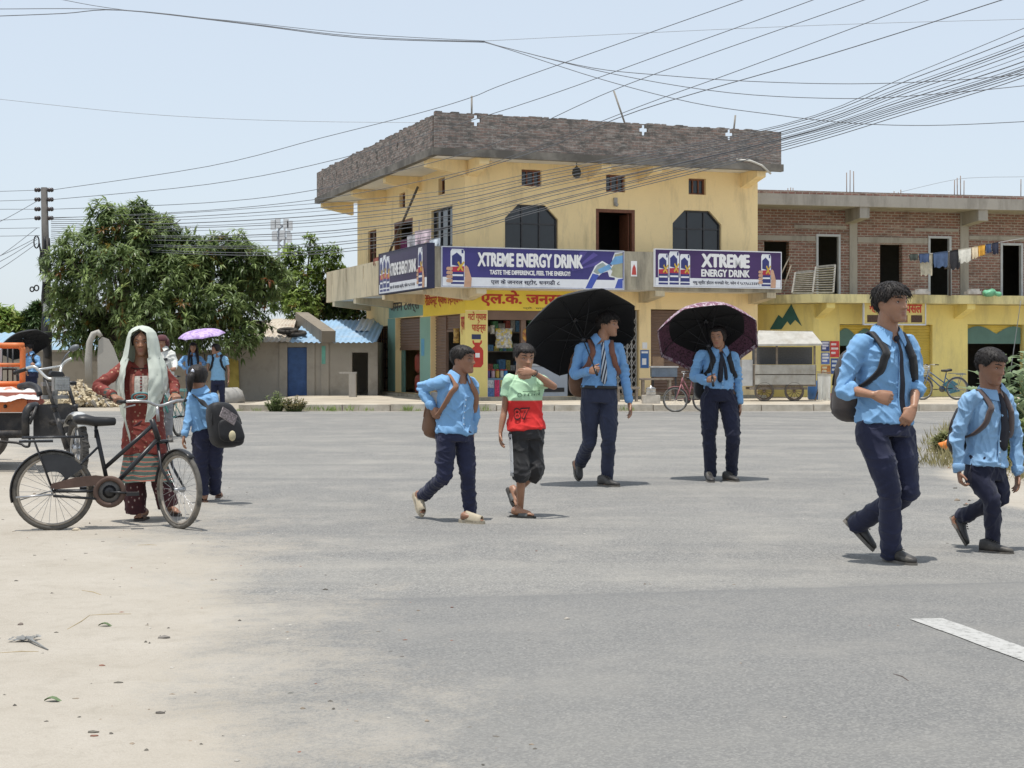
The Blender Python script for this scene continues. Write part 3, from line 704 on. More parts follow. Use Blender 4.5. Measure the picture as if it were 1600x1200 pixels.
x = fx(1189); pc = MB(K); can_pic(pc, x, hA*.03, cw, hA*.92); hand_pic(pc, x, hA*.02, cw, hA*.75); link('can_picture', pc.mesh('can_picture', CANM), b)
# left banner, on the lane side
tA, tB = t_of(592, -.22), t_of(667, -.22); zA = z_of(451, -.22, tA); h0 = z_of(389, -.22, tB)-zA; zA = 3.12; hA = 1.13
K = BM @ Matrix(((0, 1, 0, -.012), (-1, 0, 0, tA), (0, 0, 1, zA), (0, 0, 0, 1)))
wA = tA-tB
o, b, K = banner('dark violet energy drink banner seen at a slant on the lane side of the balcony', K, wA, hA, mat('violet_banner_print', (.045, .03, .085), .45), .2, NAVP)
btext(b, 'XTREME ENERGY DRINK', K, wA*.25, hA*.40, wA*.55, hA*.32, bold=.06)
btext(b, 'एल के जनरल स्टोर, फोन ९८१२३४', K, wA*.25, hA*.06, wA*.52, hA*.12, NAVP, .02)
for k in range(3): pc = MB(K); can_pic(pc, wA*(.02+.075*k), hA*.03, wA*.07, hA*(.88+.05*(k == 1))); link('can_picture', pc.mesh('can_picture', CANM), b)
pc = MB(K); can_pic(pc, wA*.83, hA*.03, wA*.085, hA*.92); hand_pic(pc, wA*.83, hA*.02, wA*.085, hA*.7); link('can_picture', pc.mesh('can_picture', CANM), b)

# ---------------------------------------------------------------- half finished brick house on the right
O2 = V((8.77, 44.0, 0)); T2 = R(12.5); U2 = V((math.cos(T2), math.sin(T2), 0)); W2 = V((-math.sin(T2), math.cos(T2), 0))
def s2(px, t): return s_of(px, t, O2, U2, W2)
def z2(py, px, t): return z_of(py, s2(px, t), t, O2, U2, W2)
h2 = thing('brick_house', 'unfinished red brick storey on a lemon yellow ground floor of shuttered shops', 'building', O2, rz=T2)
def p2(name, mb, m, par=None): return mb.build(name, m, par or h2, world=False)
TG2, TU = .9, 3.3; SE = 17.0; ZS = 3.12
op = [(s2(1312, TG2), s2(1457, TG2), .15, z2(507, 1385, TG2)), (s2(1512, TG2), s2(1600, TG2), .15, z2(507, 1555, TG2)), (s2(1640, TG2), s2(1700, TG2), .15, 2.4)]
gw = MB(); gw.wall(Matrix.Translation((0, TG2, 0)), [.25, SE], [-.05, ZS-.255], op, .23); gw.box(SE-.23, SE, TG2+.23, 11, -.05, ZS-.255); gw.box(-2.6, SE, 10.8, 11.03, -.05, ZS-.255)
gw.poly([(.25, TG2+.23, -.05), (.25, TG2, -.05), (-2.55, 3.8, -.05), (-2.55, 4.1, -.05)], ZS-.205, (0, 0, 1)); gw.box(-2.55, -2.32, 4.1, 10.8, -.05, ZS-.255)
p2('ground_wall', gw, LYEL)
sl = MB(); sl.poly([(0, 0, ZS-.25), (SE, 0, ZS-.25), (SE, 11, ZS-.25), (-3.2, 11, ZS-.25), (-3.2, 3.5, ZS-.25)], .25, (0, 0, 1)); p2('terrace_slab', sl, plaster('mossy_yellow_slab', (.60, .53, .27), (.17, .15, .10), smin=.44, smax=.66))
for px in (1300, 1520): s = s2(px, .02); bmx = MB(); beam(bmx, (s, TG2, 0), (s, .1, 0), ZS-.252, .42, .14, .26); p2('slab_bracket', bmx, LYEL)
# painted mountain on the angled wall
ev = V((-2.8, 2.9, 0)); el = ev.length; ed = ev/el; en = V((-2.9, -2.8, 0)).normalized()
def em(a, z, o=.012): p = V((.25, TG2, 0))+ed*a+en*o; return (p.x, p.y, z)
mt = MB(); zb = z2(515, 1240, 2.0); k = 1.0
mt.poly([em(.35+(a-.55)*.62, zb+z*.78) for a, z in ((2.2, 0), (1.75, .55), (1.55, .42), (1.1, .95), (.55, .1), (.9, .35), (1.15, .15), (1.3, .3), (1.6, 0))], .004, en)
mt.poly([em(.35+(a-.55)*.62, zb+z*.78) for a, z in ((1.6, -.28), (.1, -.28), (.1, -.13), (1.6, -.13))], .004, en)
p2('mountain_painting', mt, mat('dark_green_mural_paint', (.035, .12, .11), .7))
SHY = shutter_mat('yellow_shutter_steel', (.62, .46, .08)); SHG = shutter_mat('green_shutter_steel', (.10, .20, .17))
FR2 = Matrix.Translation((0, TG2, 0))
def sh2(h, zb, m, a0, a1, y=.14):
    sh = MB(FR2); corrug(sh, a0+.01, a1-.01, y, zb, h[3]-.02); return p2('roller_shutter', sh, m)
h = op[0]; xa = s2(1366, TG2); xb = s2(1411, TG2)
sh2(h, .16, SHY, xb, h[1]); sh2(h, .16, SHY, xa, xb, .17); sh2(h, z2(540, 1340, TG2), SHY, h[0], xa)
pq_ = MB(FR2); pq_.box(xa-.05, xa+.05, .08, .2, .15, h[3]-.01); p2('shutter_rail', pq_, LYEL); pq_ = MB(FR2); pq_.box(xb-.05, xb+.05, .08, .2, .15, h[3]-.01); p2('shutter_rail', pq_, LYEL)
sc = MB(FR2); n_ = 20
def scallop(x0, x1, z0, z1, y): sc.poly([(x0, y, z0)]+[(x0+(x1-x0)*i/n_, y, z0+(z1-z0)*(.55+.45*abs(math.sin(i/n_*math.pi*1.5+.6)))) for i in range(n_+1)]+[(x1, y, z0)], .004, (0, -1, 0))
scallop(h[0]+.05, xa-.1, z2(540, 1340, TG2), h[3]-.12, .118); p2('scallop_painting', sc, SHG); sc = MB(FR2)
h = op[1]; zc = z2(537, 1555, TG2); sh2(h, zc, SHY, h[0], h[1]); scallop(h[0]+.04, h[1]-.04, zc, h[3]-.05, .118)
p2('scallop_painting', sc, SHG)
h = op[2]; sh2(h, .16, SHY, h[0], h[1])
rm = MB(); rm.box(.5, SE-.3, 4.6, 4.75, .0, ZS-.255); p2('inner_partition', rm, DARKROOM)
TSG = .20
# sign over the shops
sg2 = thing('shop_sign', 'cream shop sign with red lettering under the terrace of the brick house', 'sign')
mm = MB(); x0, x1 = s2(1350, TSG-.06), s2(1445, TSG-.06); z0, z1 = z2(506, 1398, TSG-.06), z2(472, 1398, TSG-.06)
B2 = Matrix.Translation(O2) @ Matrix.Rotation(T2, 4, 'Z')
mm.M = B2; mm.box(x0, x1, TSG-.07, TSG-.005, z0, z1); pb = link('sign_board', mm.mesh('sign_board', mat('cream_sign_print', (.64, .51, .17), .5)), sg2)
fr = MB(B2)
for a in ((x0-.03, x1+.03, z0-.04, z0), (x0-.03, x1+.03, z1, z1+.04), (x0-.03, x0, z0, z1), (x1, x1+.03, z0, z1)): fr.box(a[0], a[1], TSG-.09, TSG-.005, a[2], a[3])
link('sign_frame', fr.mesh('sign_frame', SILV), sg2)
w = x1-x0; hh = z1-z0
def t2(body, a, z, ww, h_): text('lettering', body, B2 @ Matrix(((1, 0, 0, x0+a), (0, 0, -1, TSG-.075), (0, 1, 0, z0+z), (0, 0, 0, 1))), ww, h_, REDP, pb, .03)
t2('ग्रोसरी', .08*w, .50*hh, .34*w, .40*hh); t2('पसल', .68*w, .50*hh, .27*w, .40*hh)
pic = MB(B2)
for k in range(4): pic.box(x0+w*(.05+.24*k), x0+w*(.23+.24*k), TSG-.078, TSG-.0712, z0+.07*hh, z0+.40*hh, k % 3)
link('food_picture', pic.mesh('food_picture', [mat('dark_food_print', (.07, .035, .02), .5, .5, 30), mat('red_food_print', (.24, .07, .04), .5, .5, 30), mat('brown_food_print', (.22, .10, .05), .5, .5, 30)]), pb)
# upper storey
ZT = z2(303, 1250, 2.2); ZU = ZT-.34
uo = []
def ub(x0, x1, yt, yb=None): return (s2(x0, TU), s2(x1, TU), (ZS if yb is None else z2(yb, (x0+x1)/2, TU)), z2(yt, (x0+x1)/2, TU))
u_w = [ub(1194, 1233, 377, 436), ub(1375, 1410, 382, 443)]; u_d = [ub(1275, 1313, 366), ub(1450, 1486, 369), ub(1563, 1598, 380), ]
bw_ = MB(); bw_.wall(Matrix.Translation((0, TU, 0)), [-3.0, SE], [ZS, ZU], u_w+u_d, .23); bw_.box(-3.0, -2.77, TU+.23, 9.5, ZS, ZU); bw_.box(SE-.23, SE, TU+.23, 9.5, ZS, ZU); bw_.box(-2.77, SE-.23, 9.27, 9.5, ZS, ZU)
p2('upper_wall', bw_, BRICK_RED)
pt = MB(); pt.box(-2.7, SE-.3, 6.5, 6.6, ZS, ZU); p2('inner_partition', pt, DARKROOM)
for x0, x1 in ((1327, 1339), (1500, 1513)): c = MB(); c.box(s2(x0, TU), s2(x1, TU), TU-.03, TU+.1, ZS, ZU); p2('concrete_column', c, GREYC)
for (x0, x1, y0, y1) in ((1184, 1274, 368, 376), (1340, 1449, 371, 380), (1241, 1322, 352, 357), (1430, 1498, 357, 361), (1514, 1600, 369, 375)):
    c = MB(); c.box(s2(x0, TU), s2(x1, TU), TU-.018, TU+.05, z2(y1, (x0+x1)/2, TU), z2(y0, (x0+x1)/2, TU)); p2('lintel_band', c, GREYC)
for h in u_d: 
    f = MB(Matrix.Translation((0, TU, 0))); a0, a1, z0, z1 = h
    for a in ((a0, a0+.07, z0, z1), (a1-.07, a1, z0, z1), (a0+.07, a1-.07, z1-.07, z1)): f.box(a[0], a[1], -.03, .1, a[2], a[3])
    p2('door_frame', f, mat('pale_grey_frame_paint', (.45, .47, .50), .6))
rs = MB(); rs.box(-3.2, SE+.3, 2.2, 10, ZU, ZT); p2('roof_slab', rs, GREYC)
cu_ = MB(); cu_.box(-3.2, SE+.3, 2.2, 2.43, ZT+.002, ZT+.10); p2('brick_course', cu_, BRICK_RED)
for px in (1350, 1535): s = s2(px, 2.3); bmx = MB(); beam(bmx, (s, TU, 0), (s, 2.25, 0), ZU-.002, .42, .34, .32); p2('roof_bracket', bmx, GREYC)
RUST = mat('rusty_rebar', (.22, .15, .11), .8)
for pxs, y0 in (((1323, 1328, 1334), 268), ((1231, 1235, 1239), 292), ((1397, 1403, 1407), 297), ((1491, 1496, 1501, 1506), 277), ((1595,), 277)):
    for px in pxs:
        r_ = MB(); Y = 48.5+random.random()*.3; r_.tube([P(px, 320, Y), P(px+random.uniform(-.6, .6), y0+random.uniform(-3, 6), Y)], .014, 5); link('rebar', r_.mesh('rebar', RUST), h2)
# louvred panels leaning on the terrace
for k, (xa_, xb_, ya, yb_) in enumerate(((1238, 1270, 424, 458), (1270, 1302, 415, 457))):
    Y = 45.2; o = MB(); a = P(xa_, yb_, Y); b_ = P(xb_, yb_, Y); c = P(xb_+3, ya-1+0, Y+.35); d = P(xa_+5, ya+2, Y+.35)
    for p, q in ((a, b_), (b_, c), (c, d), (d, a)): o.bar(p, q, .05, .05)
    for i in range(1, 11): t = i/11; o.bar(a.lerp(d, t), b_.lerp(c, t), .075, .012, (0, .5, 1))
    tag(o.build('louvre_panel', mat('grey_louvre_wood', (.27, .26, .235), .7, .3, 8)), ('left' if k == 0 else 'right')+' one of two grey louvred panels leaning on the brick house terrace', 'panel', 'louvred panels on the terrace')
# posters on the yellow wall
kx = 0
for (x0, x1, y0, y1, c, c2, lb) in ((1283, 1296, 533, 549, (.05, .07, .22), (.6, .6, .7), 'navy'), (1297, 1311, 533, 558, (.55, .05, .05), (.7, .6, .6), 'tall red'), (1283, 1296, 551, 569, (.10, .16, .42), (.7, .7, .7), 'blue'), (1298, 1311, 560, 584, (.05, .10, .28), (.6, .65, .7), 'lower dark blue'), (1283, 1297, 571, 590, (.50, .19, .05), (.65, .6, .4), 'orange')):
    ps = MB(B2); sx0, sx1 = s2(x0, TG2), s2(x1, TG2); za, zb = z2(y1, x0, TG2), z2(y0, x0, TG2); ps.box(sx0, sx1, TG2-.014, TG2-.004, za, zb)
    for i in range(3): zz = za+(zb-za)*(.2+.27*i); ps.box(sx0+.03, sx0+(sx1-sx0)*random.uniform(.5, .9), TG2-.017, TG2-.0141, zz, zz+.06, 1)
    tag(ps.build('poster', [mat('poster_'+lb.replace(' ', '_'), c, .5, .4, 14), mat('poster_text_'+lb.replace(' ', '_'), c2, .5)]), lb+' poster pasted on the yellow pillar behind the tall boy', 'poster', 'posters on the yellow pillar')

# ---------------------------------------------------------------- laundry
def cloth(name, label, pts_top, drop, mat_, grp, thick=.02, wav=.05, seed=0):
    """cloth folded over a line from pts_top[0] to pts_top[1], hanging 'drop' metres"""
    a, b_ = V(pts_top[0]), V(pts_top[1]); n, k = 10, 8; rnd = random.Random(seed); mb = MB(); vs = []
    out = V((0, -1, 0))
    for side in (1, -1):
        for j in range(k+1):
            for i in range(n+1):
                p = a.lerp(b_, i/n); d = drop*(1 if side == 1 else .72)*j/k*(1+.06*math.sin(i*1.3+seed))
                off = .012+.03*math.sin(j/k*1.5)+wav*j/k*math.sin(i*.9+seed)*.6+wav*.5*math.sin(i*2.1+j*.5+seed)*j/k
                shrink = 1-.10*j/k
                p = a.lerp(b_, .5)+(p-a.lerp(b_, .5))*shrink
                vs.append(p+out*off*side+V((0, 0, -d)))
    fs_ = []
    for s_ in (0, 1):
        o = s_*(n+1)*(k+1)
        for j in range(k):
            for i in range(n): fs_.append((o+j*(n+1)+i, o+j*(n+1)+i+1, o+(j+1)*(n+1)+i+1, o+(j+1)*(n+1)+i))
    o2 = (n+1)*(k+1)
    for i in range(n): fs_.append((i, i+1, o2+i+1, o2+i))
    mb.add(vs, fs_, 0, True)
    ob = mb.build(name, mat_); tag(ob, label, 'clothes', grp); return ob
LINE = [(1420, 398), (1450, 397), (1482, 393), (1520, 387), (1560, 379), (1600, 372)]
YL = 44.6
ln = MB(); ln.tube([P(x, y, YL) for x, y in LINE], .008, 5); tag(ln.build('clothes_line', mat('nylon_line', (.4, .4, .4), .6)), 'clothes line strung over the terrace of the brick house', 'clothes line')
def ly(px): 
    for (a, b_), (c, d) in zip(LINE, LINE[1:]):
        if a <= px <= c: return b_+(d-b_)*(px-a)/(c-a)
    return 380
for k, (x0, x1, dp, c, lb) in enumerate(((1421, 1434, 10, (.05, .06, .05), 'small black cloth'), (1436, 1452, 14, (.05, .08, .16), 'small navy cloth'), (1437, 1457, 34, (.55, .50, .38), 'pale beige shirt'), (1458, 1481, 24, (.07, .11, .20), 'wide slate blue cloth'), (1484, 1500, 30, (.03, .03, .035), 'black trousers'), (1497, 1517, 22, (.68, .66, .58), 'off white shirt'), (1518, 1528, 18, (.72, .60, .42), 'cream cloth'), (1528, 1539, 16, (.62, .33, .05), 'orange cloth'), (1540, 1549, 14, (.06, .09, .17), 'blue grey cloth'), (1550, 1560, 18, (.03, .035, .06), 'dark navy cloth'))):
    Y = YL+(.06 if k == 2 else -.02*(k % 2))
    cloth('laundry_cloth', lb+' hanging on the clothes line of the brick house', (P(x0, ly(x0)-1, Y), P(x1, ly(x1)-1, Y)), dp/F*Y, mat('laundry_'+lb.replace(' ', '_'), c, .85, .2, 9), 'laundry on the terrace line', seed=k)
po = MB(); po.tube([P(1484, 462, YL+.2), P(1484, 392, YL+.2)], .035, 8); po.tube([P(1476, 420, YL+.2), P(1492, 416, YL+.2)], .02, 6); tag(po.build('line_post', mat('dark_post_wood', (.06, .05, .045), .8)), 'dark post holding up the clothes line on the terrace', 'post')
gb = MB(); gb.ball(P(1546, 458, 45.0), (.22, .15, .10), 14, 9); gb.ball(P(1556, 459, 45.0), (.16, .14, .07), 12, 8)
ob = gb.build('plastic_sack', mat('green_plastic_sheet', (.13, .36, .21), .4, .3, 8)); tag(ob, 'crumpled green plastic sack lying on the edge of the terrace', 'sack')
def crumple(ob, amp, sc, seed=0):
    me = ob.data
    for v in me.vertices: n_ = V((v.co*sc)+V((seed, seed*2, 0))); v.co += V((pnoise(n_), pnoise(n_+V((9, 0, 0))), pnoise(n_+V((0, 7, 3)))))*amp
crumple(ob, .06, 6)
for k, (px, py, w_) in enumerate(((1439, 460, 12), (1520, 459, 10))):
    q = MB(); q.box(*(P(px-w_, 0, 44.4).x, P(px+w_, 0, 44.4).x), 44.2, 44.6, ZS+.004, ZS+.09); q.box(P(px-w_*.6, 0, 44.4).x, P(px+w_*.8, 0, 44.4).x, 44.22, 44.55, ZS+.092, ZS+.15)
    tag(q.build('plank_stack', mat('grey_plank', (.38, .36, .33), .8, .3, 6)), ('short stack of grey planks at the middle of the terrace edge', 'grey planks lying beside the green plastic sack')[k], 'planks')
# clothes on the lane balcony of the corner house
for k, (x0, x1, y, dp, c, lb) in enumerate(((636, 655, 364, 26, (.45, .45, .47), 'grey shirt'), (648, 674, 357, 22, (.66, .53, .58), 'pale pink cloth'), (671, 688, 371, 13, (.60, .66, .72), 'pale blue cloth'), (583, 595, 400, 12, (.25, .09, .07), 'maroon cloth'))):
    px = (x0+x1)/2; Y = (C0+W_*t_of(px, .05)+U_*.05).y
    cloth('balcony_cloth', lb+' drying on the lane side balcony of the corner house', (P(x0, y+4, Y+.1), P(x1, y, Y-.1)), dp/F*Y, mat('balcony_'+lb.replace(' ', '_'), c, .85, .2, 9), 'clothes on the corner house balcony', wav=.10, seed=k+20)
sk = MB(); a = (C0+W_*t_of(656, .05)+U_*.05).y; sk.tube([P(655, 392, a), P(655, 346, a)], .02, 6); tag(sk.build('drying_stick', mat('grey_stick', (.20, .17, .13), .8)), 'thin stick standing in the clothes on the lane side balcony', 'stick')
sk = MB(); sk.tube([P(1210, 452, 43.6), P(1234, 400, 43.9)], .02, 6); sk.tube([P(1222, 455, 43.6), P(1236, 415, 43.9)], .02, 6); tag(sk.build('sticks', mat('grey_stick', (.20, .17, .13), .8)), 'thin sticks leaning at the gap between the two houses', 'sticks')

# ---------------------------------------------------------------- low sheds, walls and far things on the left
MUD = plaster('damp_mud_plaster', (.38, .345, .295), (.20, .18, .15), smin=.50, smax=.78, streak=False)
def wave_roof(mb, a, b, c, d, n, amp=.02, m=0, pitch=.16, ny=3):   # a,b eave; c,d ridge: corrugated sheet
    a, b, c, d = map(V, (a, b, c, d)); L = (b-a).length; k = int(L/pitch*4); vs = []; nn = (b-a).cross(d-a).normalized()
    for j in range(ny+1):
        for i in range(k+1):
            p = a.lerp(b, i/k).lerp(d.lerp(c, i/k), j/ny); w_ = amp*math.sin(2*math.pi*i/4)
            vs.append(p+nn*w_+V((0, 0, .025*pnoise(V((i*.05, j*1.1, n))))))
    fs_ = [(j*(k+1)+i, j*(k+1)+i+1, (j+1)*(k+1)+i+1, (j+1)*(k+1)+i) for j in range(ny) for i in range(k)]
    mb.add(vs, fs_, m, True)
BLUER = mat('blue_painted_tin', (.27, .42, .58), .5, .15, 2, dirt=(.42, .47, .52), dscale=1.2, dmin=.5, dmax=.75)
PALEB = mat('pale_blue_tin', (.25, .38, .48), .55, .1, 2, dirt=(.33, .40, .44), dscale=.8)
RUSTT = mat('rusty_cream_tin', (.50, .45, .37), .6, .2, 2.5, dirt=(.28, .17, .11), dscale=1.4, dmin=.45, dmax=.7)
shd = thing('roadside_shed', 'low grey plastered shed with corrugated blue roof and blue door', 'building', P(460, 623, 47))
YS = 47.0
def sxp(px, Y=YS): return P(px, 0, Y).x
zE = P(0, 537, YS).z; zR = P(0, 501, YS+3).z
x0, x1 = sxp(352), sxp(590)
w_ = MB(Matrix.Translation((0, YS, 0))); w_.wall(Matrix(), [x0, x1], [-.05, zE+.05], [(sxp(448), sxp(484), -.05, 1.62), (sxp(550), sxp(575), -.05, 1.45)], .2); w_.box(x0, x0+.2, .2, 3.4, -.05, zE+.05); w_.box(x1-.2, x1, .2, 3.4, -.05, zE+.05); w_.box(x0+.2, x1-.2, 3.2, 3.4, -.05, zR)
link('shed_wall', w_.mesh('shed_wall', MUD), shd)
for px in (443, 486, 508): c = MB(); c.box(sxp(px)-.12, sxp(px)+.12, YS-.06, YS-.002, -.05, zE+.02); link('wall_pier', c.mesh('wall_pier', MUD), shd)
c = MB(); c.box(sxp(503), sxp(509), YS-.07, YS-.062, 1.1, 1.65); link('green_paint_patch', c.mesh('green_paint_patch', mat('sea_green_paint', (.16, .42, .34), .7)), shd)
dr = MB(); dr.box(sxp(449), sxp(483), YS+.05, YS+.1, -.04, 1.6)
for k in range(3): dr.box(sxp(449)+.03, sxp(483)-.03, YS+.035, YS+.0499, .1+.6*k, .16+.6*k)
link('shed_door', dr.mesh('shed_door', mat('deep_blue_door_paint', (.035, .09, .24), .5, .2, 5)), shd)
r_ = MB(); xr = sxp(455); wave_roof(r_, (xr, YS-.5, zE+.03), (x1, YS-.5, zE+.03), (x1, YS+3.3, zR+.03), (xr, YS+3.3, zR+.03), 3); link('tin_roof', r_.mesh('tin_roof', BLUER), shd)
r_ = MB(); wave_roof(r_, (sxp(380), YS-.55, zE+.05), (xr+.05, YS-.55, zE+.05), (xr-.3, YS+3.3, zR+.06), (sxp(400), YS+3.3, zR+.06), 5); link('tin_roof', r_.mesh('tin_roof', RUSTT), shd)
r_ = MB(); wave_roof(r_, (sxp(548), YS+1.2, zE+.42), (sxp(572), YS+1.2, zE+.42), (sxp(572), YS+3.3, zR+.07), (sxp(548), YS+3.3, zR+.07), 7); link('tin_sheet', r_.mesh('tin_sheet', mat('bright_tin', (.62, .66, .70), .4)), shd)
rg = MB(); rg.bar((sxp(470, YS+3), YS+3.2, zR+.1), (sxp(517), YS-.55, zE+.2), .42, .36); link('roof_parapet', rg.mesh('roof_parapet', plaster('dark_old_parapet', (.24, .21, .17), (.09, .08, .07))), shd)
for k, (px, py) in enumerate(((449, 523), (463, 527))):
    t_ = MB(); c = P(px, py-4, YS+.35); n_ = 20; t_.tube([c+V((.26*math.cos(a), .22*math.sin(a), .05*math.sin(a)+.04)) for a in [2*math.pi*i/n_ for i in range(n_)]], .07, 8, closed=True); tag(t_.build('discarded_tyre', mat('old_tyre_rubber', (.04, .035, .03), .8, .3, 10)), ('left', 'right')[k]+' one of two old tyres weighing down the shed roof', 'tyre', 'tyres on the shed roof')
c = MB(); c.box(sxp(545, 45), sxp(556, 45), 45, 45.3, 0, .82); c.box(sxp(529, 45), sxp(557, 45), 45.05, 45.2, .822, .87); tag(c.build('concrete_post', GREYC), 'short square concrete post before the dark shed doorway', 'post')
wl_ = MB(); wl_.wall(Matrix.Translation((0, 48.5, 0)), [sxp(-60, 48.5), sxp(352, 48.5)], [-.1, 1.48], [], .22); wl_.box(sxp(-60, 48.5), sxp(352, 48.5), 48.46, 48.76, 1.482, 1.54)
wt = wl_.build('boundary_wall', plaster('brown_old_wall', (.33, .29, .235), (.17, .15, .12), streak=False)); tag(wt, 'low brown plastered boundary wall behind the big mango tree', 'wall')
yp = MB(); yp.poly([(sxp(352, 46.9), 46.93, .1), (sxp(374, 46.9), 46.93, .1), (sxp(372, 46.9), 46.93, 1.2), (sxp(356, 46.9), 46.93, 1.3), (sxp(357, 46.9), 46.93, .5)], .03, (0, 1, 0)); link('yellow_paint_patch', yp.mesh('yellow_paint_patch', mat('old_yellow_paint', (.45, .34, .08), .7, .3, 3)), shd)
lowh = thing('low_house', 'long low house with pale blue tin roof beyond the boundary wall', 'building', P(60, 560, 58))
w_ = MB(); w_.box(sxp(-90, 58), sxp(230, 58), 58, 62, -.1, P(0, 547, 58).z); link('house_wall', w_.mesh('house_wall', MUD), lowh)
r_ = MB(); wave_roof(r_, (sxp(-100, 58), 57.4, P(0, 549, 57.4).z), (sxp(240, 58), 57.4, P(0, 549, 57.4).z), (sxp(240, 58), 62, P(0, 520, 62).z), (sxp(-100, 58), 62, P(0, 520, 62).z), 9, pitch=.3, amp=.03); link('tin_roof', r_.mesh('tin_roof', PALEB), lowh)
# weathered arch and slab beside the woman
ar = MB(); Y = 42; ar.tube([P(139, 600, Y), P(138, 560, Y), P(140, 535, Y), P(146, 522, Y), P(153, 519, Y), P(158, 526, Y)], [.11, .10, .09, .09, .08, .06], 10)
ar.rings([[P(x, y, Y+.3*k) for x, y in ((153, 612), (152, 560), (154, 532), (160, 526), (170, 530), (178, 544), (186, 566), (192, 612))] for k in (0, 1)], smooth=False)
tag(ar.build('old_gatepost', plaster('pale_old_cement', (.40, .38, .34), (.22, .21, .18))), 'pale weathered cement slab with a curved arm left of the veiled woman', 'gatepost')

# ---------------------------------------------------------------- electricity pole and cell mast
pole = thing('utility_pole', 'tall grey electricity pole wound with cables beside the mango tree', 'pole', P(73, 620, 47.6))
YP = 47.6
pm = MB(); pm.tube([P(75, 624, YP), P(73, 470, YP), P(69, 293, YP)], [.15, .13, .10], 12); link('pole_shaft', pm.mesh('pole_shaft', mat('weathered_pole_concrete', (.115, .108, .10), .85, .2, 4, bump=.3, dirt=(.05, .048, .045), dscale=1.2, dmin=.5, dmax=.65)), pole)
for py in (297, 312, 327, 341):
    for sgn in (-1, 1):
        im = MB(); c = P(69.5, py, YP); im.lathe([(.02, 0), (.06, .02), (.075, .07), (.05, .10), (.075, .13), (.06, .18), (.02, .2)], c+V((sgn*.10, -.05, 0)), (sgn, 0, 0), 10); link('insulator', im.mesh('insulator', mat('dark_porcelain', (.045, .035, .035), .3)), pole)
for k, (y0, y1, dx, rr) in enumerate(((370, 470, -3.0, .07), (372, 520, 4.0, .05), (440, 545, -4, .06), (500, 560, 1.5, .16), (380, 430, -9, .04))):
    cm = MB(); n_ = 14; cm.tube([P(72+dx+1.2*math.sin(i*.9+k), y0+(y1-y0)*i/n_, YP-.12) for i in range(n_+1)], [rr*(.55+.45*math.sin(math.pi*i/n_)) for i in range(n_+1)], 8); link('cable_bundle', cm.mesh('cable_bundle', mat('black_cable_rubber', (.025, .025, .027), .6)), pole)
for k, (px, py, r) in enumerate(((57, 378, 8), (57, 450, 7), (50, 452, 6))):
    cm = MB(); cm.tube([P(px+r*.5*math.cos(a), py+r*math.sin(a)*(1.2 if k == 0 else .6), YP-.1) for a in [2*math.pi*i/16 for i in range(16)]], .022, 6, closed=True); link('cable_coil', cm.mesh('cable_coil', mat('black_cable_rubber', (.025, .025, .027), .6)), pole)
bx = MB(); bx.box(P(71, 0, YP).x, P(79, 0, YP).x, YP-.22, YP-.13, P(0, 487, YP).z, P(0, 475, YP).z); link('grey_notice', bx.mesh('grey_notice', mat('pale_tin_notice', (.5, .52, .52), .5)), pole)
bx = MB(); bx.box(P(69, 0, YP).x, P(78, 0, YP).x, YP-.20, YP-.12, P(0, 441, YP).z, P(0, 428, YP).z); link('grey_notice', bx.mesh('grey_notice', mat('pale_tin_notice', (.5, .52, .52), .5)), pole)
bx = MB(); bx.box(P(72, 0, YP).x, P(80, 0, YP).x, YP-.21, YP-.14, P(0, 507, YP).z, P(0, 497, YP).z); link('blue_notice', bx.mesh('blue_notice', mat('blue_tin_notice', (.08, .22, .5), .5)), pole)
mast = thing('cell_mast', 'distant lattice phone mast with panel antennas above the trees', 'mast', P(440, 560, 210))
mm = MB(); Y = 210
for dx in (-5, 5): mm.tube([P(440+dx*1.4, 470, Y), P(440+dx*.8, 352, Y)], .16, 5)
for k in range(12): a, b_ = (-5, 5) if k % 2 else (5, -5); mm.tube([P(440+a*1.1, 470-k*10, Y), P(440+b_*1.1, 460-k*10, Y)], .1, 4)
for y in (352, 362, 372): mm.tube([P(426, y, Y), P(454, y, Y)], .12, 4)
link('lattice_tower', mm.mesh('lattice_tower', mat('hazy_grey_steel', (.42, .44, .47), .6)), mast)
for (px, y) in ((427, 352), (434, 349), (447, 350), (453, 353), (429, 370), (452, 372), (441, 368)):
    am = MB(); c = P(px, y, Y-.5); am.box(c.x-.35, c.x+.35, c.y-.2, c.y+.2, c.z-.6, c.z+.7); link('antenna_panel', am.mesh('antenna_panel', mat('hazy_pale_panel', (.56, .58, .60), .6)), mast)

